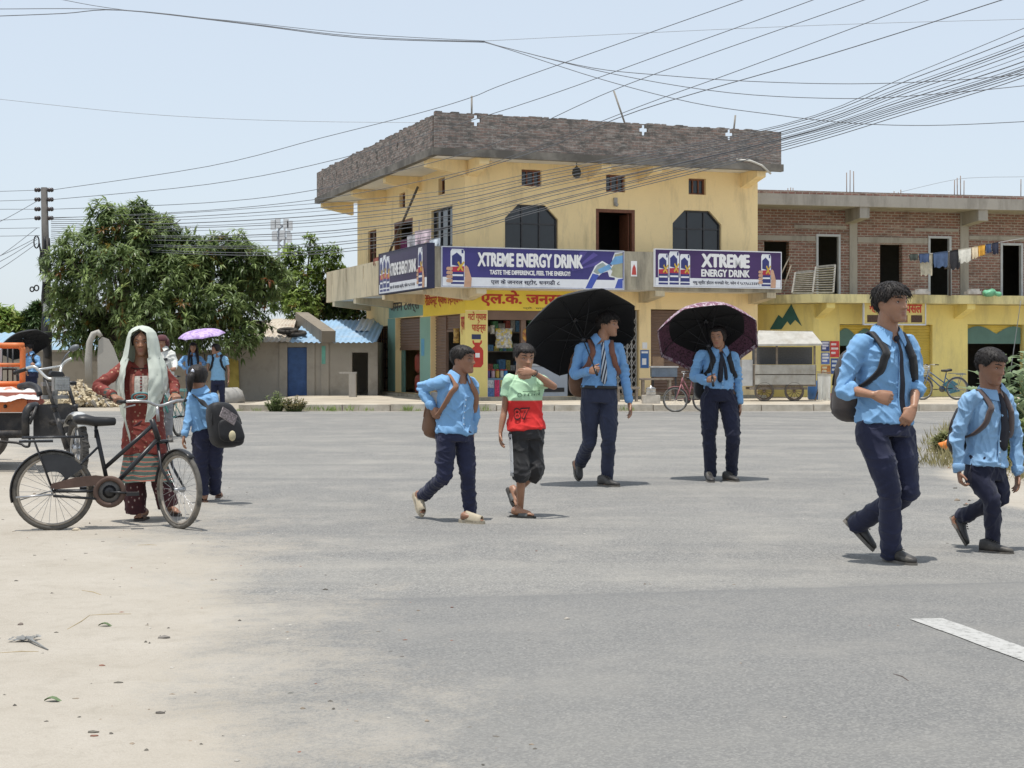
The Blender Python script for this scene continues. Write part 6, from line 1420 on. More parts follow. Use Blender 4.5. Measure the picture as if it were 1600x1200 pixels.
# ---------------------------------------------------------------- the people of the street
def pf(px, py, ang, L):                                            # planted foot from its toe: 0 deg points at the viewer, + to the right
    t = G(px, py); d = V((math.sin(R(ang)), -math.cos(R(ang)), 0)); return (t-d*L, t)
def lf(hx, hy, hY, tx, ty, tY, up): return (P(hx, hy, hY), P(tx, ty, tY), up)
TIEN = mat('dark_navy_tie_cloth', (.012, .013, .022), .7, .2, 20)
def tie_stripe():
    m, n, l, b = newmat('striped_tie_cloth'); o = coords(n); w = n.new('ShaderNodeTexWave'); w.inputs['Scale'].default_value = 11; w.inputs['Distortion'].default_value = 0
    l.new(mapping(n, l, o, (1, 0, 1), (0, R(-12), 0)), w.inputs['Vector']); l.new(ramp(n, l, w.outputs['Fac'], [(.45, (.015, .018, .04)), (.55, (.50, .55, .60))]), b.inputs['Base Color']); b.inputs['Roughness'].default_value = .6; return m
DN = (0, 0, -1)
HANG_A = (DN, (1, -.2, 0), 1, (.30, .40, .30)); HANG_B = (DN, (-1, -.2, 0), -1, (.30, .40, .30))
def strap(bag, pr, sgn, m, w=.055, ts=(.80, .70, .55, .40), angs=(26, 30, 40, 75), name='strap', back=.72):
    """shoulder strap over the shoulder on the sgn side (-1 image left)"""
    S = pr['S']; sf = pr['surf']; sh = pr['J']['sa' if sgn < 0 else 'sb']; N = pr['N']; up = pr['up']
    o = .034*S
    pts = [sf(back, sgn*150, o), sf(.84, sgn*138, o), N.lerp(sh, .55)+up*.038*S-pr['fr']*.03*S, N.lerp(sh, .55)+up*.046*S+pr['fr']*.02*S]+[sf(t, sgn*a, o) for t, a in zip(ts, angs)]+[sf(ts[-1]-.06, sgn*120, o+.01)]
    pts = smooth_pts([V(p) for p in pts], 5); side = [pr['lb']]*len(pts)
    mb = MB(); mb.ribbon(pts, w*S, .012*S, side); return link(name, mb.mesh(name, m), bag)
def bag_shape(c, ax, ay, az, e=.55, n=26, k=16):
    mb = MB(); rg = []
    def sp(v, p): return math.copysign(abs(v)**p, v)
    for i in range(k+1):
        t = -math.pi/2+math.pi*(i+.02)/(k+.04); cz, sz = sp(math.cos(t), e), sp(math.sin(t), e)
        rg.append([V(c)+V(ax)*(sp(math.cos(a), e)*cz*(1+.10*-sz))+V(ay)*(sp(math.sin(a), e)*cz*(1-.14*sz))+V(az)*sz for a in [2*math.pi*j/n for j in range(n)]])
    mb.rings(rg); return mb
def backpack(label, pr, m, m2, size=(.15, .085, .21), t=.55, off=.10, shift=0.0, straps=(-1, 1), strapkw=None, name='backpack', c=None, ax=None):
    S = pr['S']; c0 = pr['surf'](t, 180, off*S)+pr['lb']*shift*S if c is None else c; bk = -pr['fr']
    r = thing(name, label, 'bag', c0, 'school bags'); lb = pr['lb'] if ax is None else ax
    me = bag_shape(c0, lb*size[0]*S, bk*size[1]*S, pr['up']*size[2]*S).mesh('bag_body', m); folds(me, .008*S, .16*S, 5, (), (0, 0, 1)); link('bag_body', me, r)
    pk = bag_shape(c0+bk*size[1]*S*.95-pr['up']*size[2]*S*.30, lb*size[0]*.82*S, bk*.035*S, pr['up']*size[2]*.5*S).mesh('bag_pocket', m); po = link('bag_pocket', pk, r)
    z = MB(); z.tube([c0+bk*size[1]*.55*S+lb*size[0]*S*1.0*math.cos(a)+pr['up']*size[2]*S*.93*math.sin(a) for a in [math.pi*i/14 for i in range(15)]], .006*S, 6); link('zipper', z.mesh('zipper', m2), r)
    for s in straps: strap(r, pr, s, m2, **(strapkw or {}))
    return r
BAGBK = cloth_mat('black_bag_nylon', (.016, .016, .018), .55, .3, .1); BAGBR = cloth_mat('brown_bag_canvas', (.16, .085, .05), .7, .2, .1); BAGGR = cloth_mat('charcoal_bag_nylon', (.055, .045, .042), .6, .25, .1)

# the tall student in front
Y0 = 9.5
p1 = person('tall young man in sky blue school shirt striding in the right foreground', Y0, dict(
    sa=(1342, 540, -.07), sb=(1421, 540, .10), ea=(1318, 607, -.06), wa=(1364, 617, -.24), eb=(1431, 598, .07), wb=(1428, 636, -.10), n=(1385, 524, .02),
    ha=(1360, 668, -.05), hb=(1403, 668, .06), ka=(1390, 764, -.10), aa=(1392, 862, .05), kb=(1417, 768, .0), ab=(1341, 818, .34)), 1.0, .236, (1393, 474, -.02), 37, 1, 0, 'b', (.45, -.9, 0), 'mop',
    hands=dict(a=((1, -.15, -.28), (.1, 1, -.1), 1, (.75, 1.1, .8), (.9, .35, .3)), b=((-.55, -.25, -.8), (.15, 1, 0), -1, (.6, .7, .5))),
    feet=dict(a=pf(1431, 885, 28, .27), b=lf(1318, 815, Y0+.42, 1363, 862, Y0+.30, (.75, -.25, .5))), shoes=('shoe', None), voxel=.0048, seed=3, neckv=.10,
    tie=(.036, .93, TIEN, 6), fringe=.70, sleeve=.95, hem=-.06, foldamp=.0095, legw=1.03)
backpack('dark brown grey backpack on the tall young man in front', p1, BAGGR, BAGBK, (.16, .10, .235), .40, .09, -.03)
# small boy at the right edge
Y0 = 10.05
p2 = person('small boy in loose sky blue shirt and tie at the right edge, eyes lowered', Y0, dict(
    sa=(1513, 626, -.06), sb=(1571, 625, .08), ea=(1497, 682, -.06), wa=(1498, 735, -.08), eb=(1587, 680, .12), wb=(1590, 739, .06), n=(1549, 612, .02),
    ha=(1525, 737, -.03), hb=(1555, 737, .05), ka=(1551, 784, -.09), aa=(1551, 846, .02), kb=(1563, 778, .02), ab=(1506, 806, .30)), .80, .222, (1548, 572, -.03), 35, 15, 0, 'c', (.4, -.9, 0), 'short',
    hands=dict(a=((.1, -.2, -1), (1, 0, 0), 1, (.6, .8, .6)), b=HANG_B), feet=dict(a=pf(1584, 867, 52, .225), b=lf(1484, 809, Y0+.36, 1508, 853, Y0+.26, (.7, -.3, .35))), voxel=.0052, seed=11, neckv=.06,
    tie=(.090, .74, TIEN, 16), fringe=.73, leg_m=NAVY3, top_m=SHIRT2, hem=-.02, foldamp=.009, width=1.06, sleeve_r=1.12)
backpack('dark backpack with brown straps on the small boy at the right edge', p2, BAGBK, cloth_mat('brown_grey_strap', (.085, .06, .055), .7), (.15, .08, .2), .45, .09, -.03)
# student with black umbrella
Y0 = 15.25
p3 = person('young man with striped tie and black umbrella looking to the right', Y0, dict(
    sa=(908, 545, -.01), sb=(966, 546, .05), ea=(898, 585, -.03), wa=(921, 580, -.24), eb=(976, 586, .07), wb=(983, 628, .0), n=(938, 534, .02),
    ha=(922, 622, -.0), hb=(950, 622, .03), kb=(951, 688, -.08), ab=(949, 744, .06), ka=(921, 690, .0), aa=(908, 722, .30)), 1.0, .228, (950, 507, -.0), 62, 4, 0, 'b', (.25, -.97, 0), 'mop',
    hands=dict(a=((.55, -.75, .12), (.9, .35, -.1), 1, (1.15, 1.3, .9), (.5, .6, .6)), b=((.15, -.1, -1), (-1, -.3, 0), -1, (.25, .35, .3))),
    feet=dict(b=pf(968, 762, 48, .265), a=lf(897, 722, Y0+.40, 903, 752, Y0+.26, (.55, -.65, .25))), voxel=.006, seed=21, neckv=.06, tie=(.062, .78, tie_stripe(), 4), belt=True, leg_m=NAVY2, top_m=SHIRT3, hem=.10, fringe=.71)
backpack('brown backpack with wide straps on the young man with the black umbrella', p3, BAGBR, cloth_mat('reddish_brown_strap', (.20, .085, .055), .7), (.16, .08, .24), .38, .10, -.10)
# student with the flowered umbrella
Y0 = 15.9
p4 = person('young woman in school shirt and black tie under a dark flower bordered umbrella', Y0, dict(
    sa=(1094, 556, .0), sb=(1147, 558, .03), ea=(1084, 590, .01), wa=(1104, 594, -.20), eb=(1153, 595, .06), wb=(1156, 631, .0), n=(1124, 549, .02),
    ha=(1109, 622, .0), hb=(1137, 622, .02), ka=(1108, 682, -.03), aa=(1110, 740, .02), kb=(1145, 682, -.12), ab=(1143, 738, .06)), .92, .215, (1122, 527, -.01), -22, 2, -4, 'b', (-.1, -1, 0), 'tied',
    hands=dict(a=((.6, -.7, .15), (.9, .35, -.1), 1, (1.15, 1.3, .9), (.5, .6, .6)), b=HANG_B),
    feet=dict(a=pf(1113, 755, 4, .235), b=pf(1154, 754, 32, .235)), voxel=.006, seed=31, neckv=.05, tie=(.062, .70, TIEN, -4, 16), hem=.10, fringe=.76, width=.95, legw=1.12, fem=True, leg_m=NAVY3)
backpack('black backpack on the young woman with the flowered umbrella', p4, BAGBK, BAGBK, (.17, .09, .23), .30, .10, -.06)
# boy with the brown bag
Y0 = 11.9
CLOG = (mat('beige_foam_clog', (.42, .36, .26), .6, .1, 8), mat('beige_foam_sole', (.36, .31, .23), .7, .15, 8))
p5 = person('boy in open necked sky blue shirt and beige clogs turning his head to the right', Y0, dict(
    sa=(690, 597, -.08), sb=(737, 600, .10), ea=(659, 605, .02), wa=(674, 636, -.04), eb=(740, 648, .12), wb=(738, 676, .10), n=(716, 590, .02),
    ha=(697, 682, -.03), hb=(724, 682, .05), kb=(731, 744, .02), ab=(735, 802, .09), ka=(694, 744, -.04), aa=(661, 774, .28)), .82, .208, (723, 562, -.0), 66, 2, 0, 'c', (.5, -.87, 0), 'short',
    hands=dict(a=((.5, -.2, -.85), (.5, 1, 0), 1, (.5, .7, .5)), b=HANG_B), feet=dict(b=pf(757, 820, 58, .225), a=lf(647, 774, Y0+.38, 659, 808, Y0+.20, (.50, -.80, .15))), shoes=('slide', CLOG), feet_bare=True,
    voxel=.0055, seed=41, neckv=.30, hem=-.06, foldamp=.009, fringe=.74, sleeve_r=1.05, width=1.0)
b5 = backpack('brown canvas satchel slung on the back of the boy with beige clogs', p5, BAGBR, cloth_mat('tan_strap', (.26, .13, .075), .7), (.11, .07, .19), .22, .07, -.12, straps=(-1, 1), strapkw=dict(ts=(.84, .70, .50, .30), angs=(28, 40, 58, 88)))
nb = MB(); c = P(680, 624, Y0+.02); nb.obox(c, V((.012, .03, 0)), V((-.03, .012, 0)), V((.012, 0, .055))); tag(nb.build('notebook', mat('notebook_paper', (.55, .52, .48), .8)), 'notebook sticking out of the brown satchel under the arm of the boy', 'book')
# boy in the red shirt
Y0 = 12.25
def tee_mat():
    m, n, l, b = newmat('mint_and_red_tee'); g_ = n.new('ShaderNodeNewGeometry'); sx = n.new('ShaderNodeSeparateXYZ'); l.new(g_.outputs['Position'], sx.inputs[0])
    o = coords(n); f = noise_n(n, l, 5, 5, .6, o); at = n.new('ShaderNodeAttribute'); at.attribute_name = 'zone'
    c = mix(n, l, at.outputs['Fac'], ramp(n, l, f, [(.3, (.60, .02, .02)), (.7, (.72, .035, .03))]), ramp(n, l, f, [(.3, (.40, .62, .40)), (.7, (.48, .70, .47))])); l.new(c, b.inputs['Base Color']); b.inputs['Roughness'].default_value = .85
    bump_n(n, l, noise_n(n, l, 28, 3, .6, o), .25, .012, b); return m
SLIP = (mat('black_slipper_strap', (.10, .10, .095), .6, .3, 12), mat('black_slipper_sole', (.05, .048, .045), .8, .2, 12))
p6 = person('boy in a mint and red tee with striped shorts wiping his mouth', Y0, dict(
    sa=(795, 594, -.01), sb=(838, 592, .04), ea=(788, 642, .0), wa=(782, 674, -.05), eb=(866, 604, -.12), wb=(834, 582, -.27), n=(818, 583, .02),
    ha=(811, 678, -.01), hb=(834, 678, .03), ka=(814, 738, -.07), aa=(813, 795, .05), kb=(836, 736, .0), ab=(806, 770, .30)), .82, .213, (819, 559, -.0), 22, 9, 0, 'b', (.2, -.98, 0), 'short',
    hands=dict(a=HANG_A, b=((-1, -.15, .05), (.1, 1, -.3), -1, (.35, .5, .4), (.7, .55, .5))), feet=dict(a=pf(837, 811, 62, .225), b=lf(793, 765, Y0+.40, 806, 796, Y0+.24, (.55, -.7, .2))), shoes=('sandal', SLIP), feet_bare=True,
    legs='shorts', leg_m=cloth_mat('black_shorts_cloth', (.022, .021, .022), .6, .25), top='tshirt', top_m=tee_mat(), voxel=.0055, seed=52, hem=-.03, sleeve=.52, buttons=False, collar=False, fringe=.73, legprof=[.098, .088, .078, .07, .07, .07, .07])
ts = [o for o in p6['root'].children if o.name.startswith('tshirt')][0]; sf6 = p6['surf']; zz = sf6(.50, 0).z; cc = getco(ts.data)+np.array(tuple(WM[p6['root'].name].translation))
za = ts.data.attributes.new('zone', 'FLOAT', 'POINT'); za.data.foreach_set('value', np.clip((cc[:, 2]-zz)/.006+.5, 0, 1))
def on_front(pr, parent, name, body_or_pts, a0, a1, t0, t1, m, off=.028, bold=.0):
    """printed lettering bent onto the chest between angles a0..a1 and heights t0..t1"""
    o = text(name, body_or_pts, Matrix.Translation((0, 0, 0)), 1, 1, m, parent, bold, 0.0); me = o.data
    bm = bmesh.new(); bm.from_mesh(me); bmesh.ops.triangulate(bm, faces=bm.faces); bmesh.ops.subdivide_edges(bm, edges=[e for e in bm.edges if e.calc_length() > .12], cuts=2); bm.to_mesh(me); bm.free()
    L = WM[parent.name].inverted() if parent.name in WM else Matrix(); S = pr['S']
    for v in me.vertices: x, y, z = v.co; v.co = L @ pr['surf'](t0+(t1-t0)*y, a0+(a1-a0)*x, (off+z)*S)
    me.update(); return o
on_front(p6, ts, 'number_print', '87', -50, 2, .16, .38, mat('black_tee_print', (.02, .015, .015), .7), .031, .035)
on_front(p6, ts, 'number_print', '87', -47, -1, .185, .355, mat('red_tee_print', (.60, .03, .025), .7), .034, .0)
pm = mat('grey_green_print', (.14, .24, .15), .8)
mb = MB(); 
for i, a in enumerate((-8, 0, 8, 16, 24, 32)): mb.ribbon([sf6(.585, a, .026*.82), sf6(.635, a+1.5, .026*.82)], .012 if i % 2 else .007, .002, p6['lb'])
mb.ribbon([sf6(.665, a, .026*.82) for a in range(-12, 40, 6)], .006, .002, p6['up']); mb.tube([sf6(.61+.035*math.sin(q), -22+6*math.cos(q), .026*.82) for q in [2*math.pi*i/14 for i in range(14)]], .003, 5, closed=True); link('chest_print', mb.mesh('chest_print', pm), ts)
shs = [o for o in p6['root'].children if o.name.startswith('shorts')][0]
J = p6['J']; ST = mat('white_stripe_cloth', (.62, .62, .62), .7)
for q in range(3):
    mb = MB(); hp, kn = J['ha'], J['ka']; kn2 = kn+(J['aa']-kn)*.10; d = (kn2-hp); o_ = V((-1, -.25-.32*q, 0)).normalized()
    mb.ribbon([hp+d*t+o_*(np.interp(t, [0, .45, .9, 1], [.084, .079, .082, .085])) for t in [i/8 for i in range(9)]], .011, .004, V((0, 0, 1)).cross(o_)); link('side_stripe', mb.mesh('side_stripe', ST), shs)
wb_ = MB(); wr = J['wb']; d = (J['eb']-wr).normalized(); u = d.orthogonal().normalized(); w = d.cross(u)
wb_.tube([wr+d*.012+(u*math.cos(a)+w*math.sin(a))*.027 for a in [2*math.pi*i/18 for i in range(18)]], .005, 6, closed=True); link('wrist_band', wb_.mesh('wrist_band', SLIP[1]), p6['root'])
# the veiled woman
Y0 = 12.0
def kurta_mat():
    m, n, l, b = newmat('red_printed_kurta'); o = coords(n)
    v = n.new('ShaderNodeTexVoronoi'); v.inputs['Scale'].default_value = 26; v.inputs['Randomness'].default_value = .8; l.new(o, v.inputs['Vector'])
    f = noise_n(n, l, 6, 4, .6, o); c = ramp(n, l, f, [(.3, (.135, .020, .015)), (.7, (.21, .034, .022))])
    c = mix(n, l, ramp(n, l, v.outputs['Distance'], [(.16, 1.0), (.24, 0.0)]), c, (.40, .24, .15))
    at = n.new('ShaderNodeAttribute'); at.attribute_name = 'zone'
    w = n.new('ShaderNodeTexWave'); w.bands_direction = 'Z'; w.inputs['Scale'].default_value = 9; w.inputs['Distortion'].default_value = 3; l.new(o, w.inputs['Vector'])
    gb = ramp(n, l, w.outputs['Fac'], [(.3, (.035, .060, .050)), (.6, (.075, .10, .085)), (.8, (.30, .22, .13)), (.9, (.22, .035, .025))], 'CONSTANT')
    c = mix(n, l, at.outputs['Fac'], c, gb); l.new(c, b.inputs['Base Color']); b.inputs['Roughness'].default_value = .8; bump_n(n, l, noise_n(n, l, 28, 3, .6, o), .25, .012, b); return m
def salwar_mat():
    m, n, l, b = newmat('dark_printed_salwar'); o = coords(n); v = n.new('ShaderNodeTexVoronoi'); v.inputs['Scale'].default_value = 34; l.new(mapping(n, l, o, (1, 1, .6)), v.inputs['Vector'])
    c = ramp(n, l, v.outputs['Distance'], [(.16, (.40, .33, .30)), (.24, (.075, .018, .022)), (.6, (.05, .014, .018))]); l.new(c, b.inputs['Base Color']); b.inputs['Roughness'].default_value = .85; return m
p7 = person('woman in a red printed kurta and pale green veil holding a black bicycle', Y0, dict(
    sa=(194, 574, -.02), sb=(250, 576, .03), ea=(153, 604, -.18), wa=(177, 618, -.40), eb=(272, 602, .05), wb=(273, 616, -.09), n=(222, 566, .02),
    ha=(212, 686, .0), hb=(238, 686, .0), ka=(211, 744, -.03), aa=(212, 798, .02), kb=(250, 742, -.04), ab=(263, 789, -.02)), .89, .205, (222, 536, -.01), 6, 2, 0, 'c', (.05, -1, 0), None,
    hands=dict(a=((.6, -.7, -.25), (.1, -.1, -1), 1, (1.0, 1.25, .8), (.6, .6, .3)), b=((.35, -.85, -.25), (0, .1, -1), -1, (1.0, 1.25, .8), (.6, .6, .3))),
    feet=dict(a=pf(213, 816, -8, .22), b=pf(281, 808, 42, .22)), shoes=('sandal', (mat('brown_sandal_strap', (.13, .08, .055), .6), mat('dark_sandal_sole', (.06, .05, .045), .8))), feet_bare=True,
    leg_m=salwar_mat(), top='kurta', top_m=kurta_mat(), voxel=.0055, seed=61, hem=-.30, collar=False, buttons=False, neckv=.18, legprof=[.095, .088, .085, .088, .092, .092, .092], foldamp=.006, sleeve_r=.98, fem=True)
ku = [o for o in p7['root'].children if o.name.startswith('kurta')][0]
sk_ = MB(); sf7, S = p7['surf'], .89                              # long skirt of the kurta, joined below the hips
zt, zb = sf7(-.22, 0).z, P(0, 751, Y0).z; vs = []; nn, kk = 56, 26
for lay in (0, 1):
    for j in range(kk+1):
        t = j/kk; z = zt+(zb-zt)*t; cx = P(224+8*t, 0, Y0).x
        for i in range(nn):
            a = 2*math.pi*i/nn; rx = (.165+.062*t)*S-.006*lay; ry = (.125+.085*t)*S-.006*lay; w = 1+t*(.06*math.sin(5*a+1.2)+.035*math.sin(11*a+3*t))
            vs.append((cx+rx*w*math.sin(a), p7['C'].y-.045*t-ry*w*math.cos(a), z+.012*math.sin(2*a+1)*t))
m1 = nn*(kk+1); fs_ = [(j*nn+i, j*nn+(i+1) % nn, (j+1)*nn+(i+1) % nn, (j+1)*nn+i) for j in range(kk) for i in range(nn)]
sk_.add(vs, fs_+[tuple(m1+v for v in reversed(f)) for f in fs_]+[(kk*nn+i, m1+kk*nn+i, m1+kk*nn+(i+1) % nn, kk*nn+(i+1) % nn) for i in range(nn)], 0, True)
so = link('kurta_skirt', sk_.mesh('kurta_skirt', kurta_mat()), ku)
for ob, fn in ((ku, lambda c: np.zeros(len(c))), (so, lambda c: np.clip((P(0, 703, Y0).z-c[:, 2])/.02, 0, 1))):
    cc = getco(ob.data)+np.array(tuple(WM[p7['root'].name].translation)); a_ = ob.data.attributes.new('zone', 'FLOAT', 'POINT'); z_ = fn(cc)
    if ob is ku:
        for x in 'ab':
            w = np.array(p7['J']['w'+x]); e = np.array(p7['J']['e'+x]); d = (w-e)/np.linalg.norm(w-e); z_ = np.maximum(z_, np.clip(((cc-e)@d-np.linalg.norm(w-e)*.62)/.015, 0, 1)*(np.linalg.norm(cc-w, axis=1) < .16))
    a_.data.foreach_set('value', z_)
yk = MB()
def yoke(a0, a1, t0, t1, m, off=.030): yk.rings([[sf7(t0+(t1-t0)*j/4, a0+(a1-a0)*i/8, off*S) for i in range(9)]+[sf7(t0+(t1-t0)*j/4, a1+(a0-a1)*i/8, (off-.006)*S) for i in range(9)] for j in range(5)], m, False)
yoke(-26, -14, .50, .83, 1); yoke(-13, 13, .55, .80, 0, .031); yoke(14, 26, .50, .83, 1)
for r_, m_ in ((.060, 2), (.040, 1), (.024, 2)): yk.tube([sf7(.50+r_*math.sin(q)*1.0, r_*330*math.cos(q), .033*S) for q in [2*math.pi*i/22 for i in range(22)]], .0085, 6, m_, closed=True)
for i in range(5): yk.ball(sf7(.60+.045*i, 0, .034*S), .008, 8, 5, 3)
link('embroidered_yoke', yk.mesh('embroidered_yoke', [mat('white_embroidery', (.55, .52, .46), .8, .3, 40), mat('coral_embroidery', (.38, .14, .10), .8, .3, 40), mat('teal_embroidery', (.13, .27, .28), .8, .3, 40), mat('dark_red_button', (.2, .03, .03), .5)]), ku)
nk = MB(); nk.tube([sf7(.955-.05*math.cos(R(a))*(abs(a) < 90), a, .012*S) for a in range(-100, 101, 10)], .004, 6); link('necklace', nk.mesh('necklace', mat('dark_bead', (.04, .02, .02), .4)), p7['root'])
def veil():
    m, n, l, b = newmat('pale_green_veil'); o = coords(n); f = noise_n(n, l, 6, 5, .6, o); v = n.new('ShaderNodeTexVoronoi'); v.inputs['Scale'].default_value = 15; l.new(o, v.inputs['Vector'])
    c = ramp(n, l, f, [(.3, (.56, .605, .53)), (.7, (.70, .74, .66))]); c = mix(n, l, ramp(n, l, v.outputs['Distance'], [(.10, .62), (.21, 0.0)]), c, (.20, .26, .22)); l.new(c, b.inputs['Base Color']); b.inputs['Roughness'].default_value = .7
    t = n.new('ShaderNodeBsdfTranslucent'); l.new(c, t.inputs['Color']); ms = n.new('ShaderNodeMixShader'); ms.inputs[0].default_value = .22; l.new(b.outputs[0], ms.inputs[1]); l.new(t.outputs[0], ms.inputs[2]); l.new(ms.outputs[0], n['Material Output'].inputs['Surface'])
    mb = MB(); Yc = P(222, 0, Y0).y; pr_ = [(508.5, 1, .01), (510, 9, .06), (513.5, 15.5, .095), (519, 20.5, .118), (528, 23.5, .132), (542, 26, .14), (556, 29, .145), (566, 34, .155), (576, 38, .172), (590, 40, .185), (610, 39, .192), (640, 35, .205), (665, 27, .225), (700, 13, .25)]
    def prof_(y):
        for (a, *p), (b, *q) in zip(pr_, pr_[1:]):
            if y <= b: t = max(0, (y-a)/(b-a)); return [x+(z-x)*t for x, z in zip(p, q)]
        return pr_[-1][1:]
    NU, NV = 150, 70; vs = []
    def ybot(u):
        if u < -.74: return 622+68*min(1, max(0, (-.80-u)/.12))-10*max(0, (-.94-u)/.06)
        if u > .70: return 618+40*min(1, (u-.70)/.2)
        return 606+26*abs(u)**3+10*(u < 0)*abs(u)**2
    for lay in (0, 1):
        for j in range(NV+1):
            v = (j/NV)**1.15
            for i in range(NU+1):
                u = -1+2*i/NU; y0_ = 508.5 if abs(u) < .9 else 508.5
                y = y0_+(ybot(u)-y0_)*v; rx, ry = prof_(y); al = R(31 if y < 560 else 27)*min(1, max(0, (y-514)/6)); ph = u*(math.pi-al)
                dn = min(1, max(0, (y-512)/90)); q = 1+dn*(.045*math.sin(9*ph+.9*math.sin(y*.030)+1)+.018*math.sin(17*ph+y*.050+1.3*math.sin(y*.05))+.09*pnoise(V((ph*2.2+y*.03, y*.022, 3)))+.05*pnoise(V((ph*5-y*.06, y*.045, 9))))+.014*math.sin(y*.11+5*ph)*dn
                if y < 560: q += .05*max(0, abs(u)-.93)/.07
                X = P(222+(y-510)*.008, 0, Y0).x+(rx/F*Y0*q-.003*lay)*math.sin(ph)
                Yv = Yc+.005+(ry*q-.003*lay)*math.cos(ph)-.02*min(1, max(0, (y-560)/40))
                vs.append((X, Yv, EYE+(HZ-y)/F*Y0))
    st = NU+1; m1 = st*(NV+1); fs_ = [(j*st+i, j*st+i+1, (j+1)*st+i+1, (j+1)*st+i) for j in range(NV) for i in range(NU)]
    ed = [(j*st+i, m1+j*st+i, m1+(j+1)*st+i, (j+1)*st+i) for j in range(NV) for i in (0, NU)]
    mb.add(vs, fs_+[tuple(m1+v for v in reversed(f)) for f in fs_]+ed, 0, True)
    link('veil', mb.mesh('veil', m), p7['root'])
veil()
hf = MB()                                                          # parted hair under the veil
for sg in (-1, 1): hf.tube([p7['HM'] @ (head_pt(z, sg*a, .02, False)) for z, a in ((.93, .12), (.84, .55), (.72, .95), (.58, 1.3), (.42, 1.5))], [.03*.205, .06*.205, .07*.205, .06*.205, .04*.205], 8)
hf.ball(p7['HM'] @ V((0, .08, .62)), (.34*.205, .36*.205, .36*.205), 14, 10); link('hair', hf.mesh('hair', hair_mat()), p7['body'])
bg_ = MB()
for x, ofs in (('a', .035), ('b', .03)):
    wr = p7['J']['w'+x]; d = (p7['J']['e'+x]-wr).normalized(); u = d.orthogonal().normalized(); w = d.cross(u)
    bm_ = MB(); bm_.tube([wr+d*ofs*.4+(u*math.cos(a)+w*math.sin(a))*.026 for a in [2*math.pi*i/18 for i in range(18)]], .0045, 6, closed=True); link('bangle', bm_.mesh('bangle', mat('grey_bangle', (.22, .20, .20), .4)), p7['root'])
# girl seen from behind beside the bicycle
Y0 = 13.5
p8 = person('girl with a big black backpack seen from behind next to the bicycle', Y0, dict(
    sa=(301, 623, -.03), sb=(332, 624, .10), ea=(295, 652, -.06), wa=(288, 680, -.12), eb=(338, 652, .10), wb=(336, 676, .02), n=(311, 612, .03),
    ha=(314, 681, .0), hb=(334, 681, .05), ka=(315, 726, .02), aa=(317, 771, .03), kb=(336, 724, .06), ab=(336, 769, .16)), .76, .205, (309, 590, .02), 165, 6, 0, 'c', (.25, .97, 0), 'tied',
    hands=dict(a=((-.15, -.2, -1), (1, .2, 0), -1, (.4, .5, .4))), feet=dict(a=(G(322, 786), G(322, 786)+V((-.08, .19, 0))), b=(G(340, 779), G(340, 779)+V((-.02, .21, 0)))), shoes=('sandal', (mat('tan_sandal_strap', (.22, .11, .07), .6), mat('tan_sandal_sole', (.14, .08, .055), .8))), feet_bare=True,
    voxel=.006, seed=71, hem=.06, buttons=False, fringe=.74, arms=(True, False), face=False, legw=1.15)
r8 = backpack('big black backpack hanging off the right shoulder of the girl by the bicycle', p8, BAGBK, BAGBK, (.175, .12, .265), 0, 0, 0, straps=(), c=P(350, 664, Y0-.18), ax=V((.86, .5, 0)))
mb = MB(); mb.ribbon(smooth_pts([P(302, 618, Y0-.02), P(309, 622, Y0-.125), P(324, 636, Y0-.15), P(340, 650, Y0-.22)], 6), .045, .01, V((.8, 0, -.6))); link('strap', mb.mesh('strap', BAGBK), r8)
mb = MB(); c = P(357, 650, Y0-.345); mb.obox(c, V((.055, .03, -.04)), V((-.005, .008, 0)), V((.015, .0, .04)), 0); link('bag_patch', mb.mesh('bag_patch', mat('printed_bag_patch', (.28, .24, .24), .6, .7, 60)), r8)
mb = MB(); c = P(363, 681, Y0-.36); mb.ball(c, (.03, .018, .045), 12, 8); link('bag_charm', mb.mesh('bag_charm', mat('cream_plush', (.52, .46, .30), .9)), r8)
hc_ = MB(); HM = p8['HM']; hc_.ball(HM @ V((.0, .50, .70)), (.018, .014, .026), 10, 6); hc_.ball(HM @ V((.05, .50, .56)), (.022, .016, .03), 10, 6, 1); link('hair_clip', hc_.mesh('hair_clip', [mat('silver_clip', (.6, .6, .65), .25, metal=.6), mat('brown_bow', (.24, .10, .07), .7)]), p8['body'])
pt_ = MB(); pt_.tube([HM @ V(q) for q in ((.0, .46, .62), (.04, .60, .45), (.06, .60, .20), (.08, .52, -.02), (.10, .46, -.15))], [.03, .036, .03, .022, .008], 9); link('ponytail', pt_.mesh('ponytail', hair_mat()), p8['body'])
# cyclist in white behind the woman
Y0 = 24.6
WHK = cloth_mat('white_kurta_cotton', (.60, .60, .56), .85, .08)
p9 = person('person in a white kurta and maroon head wrap standing at a bicycle', Y0, dict(
    sa=(240, 552, .0), sb=(268, 553, .0), ea=(236, 566, -.05), wa=(246, 573, -.35), eb=(273, 567, -.05), wb=(273, 575, -.40), n=(254, 547, .0),
    ha=(248, 604, .0), hb=(262, 604, .0), ka=(246, 640, -.05), aa=(244, 680, .0), kb=(263, 640, -.05), ab=(264, 682, .0)), .98, .225, (253, 534, 0), 10, 6, 0, 'c', (.1, -1, 0), None,
    hands=dict(a=((.2, -1, 0), (0, 0, -1), 1, (1, 1.2, .8)), b=((.0, -1, 0), (0, 0, -1), -1, (1, 1.2, .8))), feet=dict(a=pf(243, 692, 0, .25), b=pf(266, 692, 10, .25)), top='kurta', top_m=WHK, leg_m=cloth_mat('grey_pyjama', (.25, .25, .26)), voxel=.010, seed=81, hem=-.45, buttons=False, face=False)
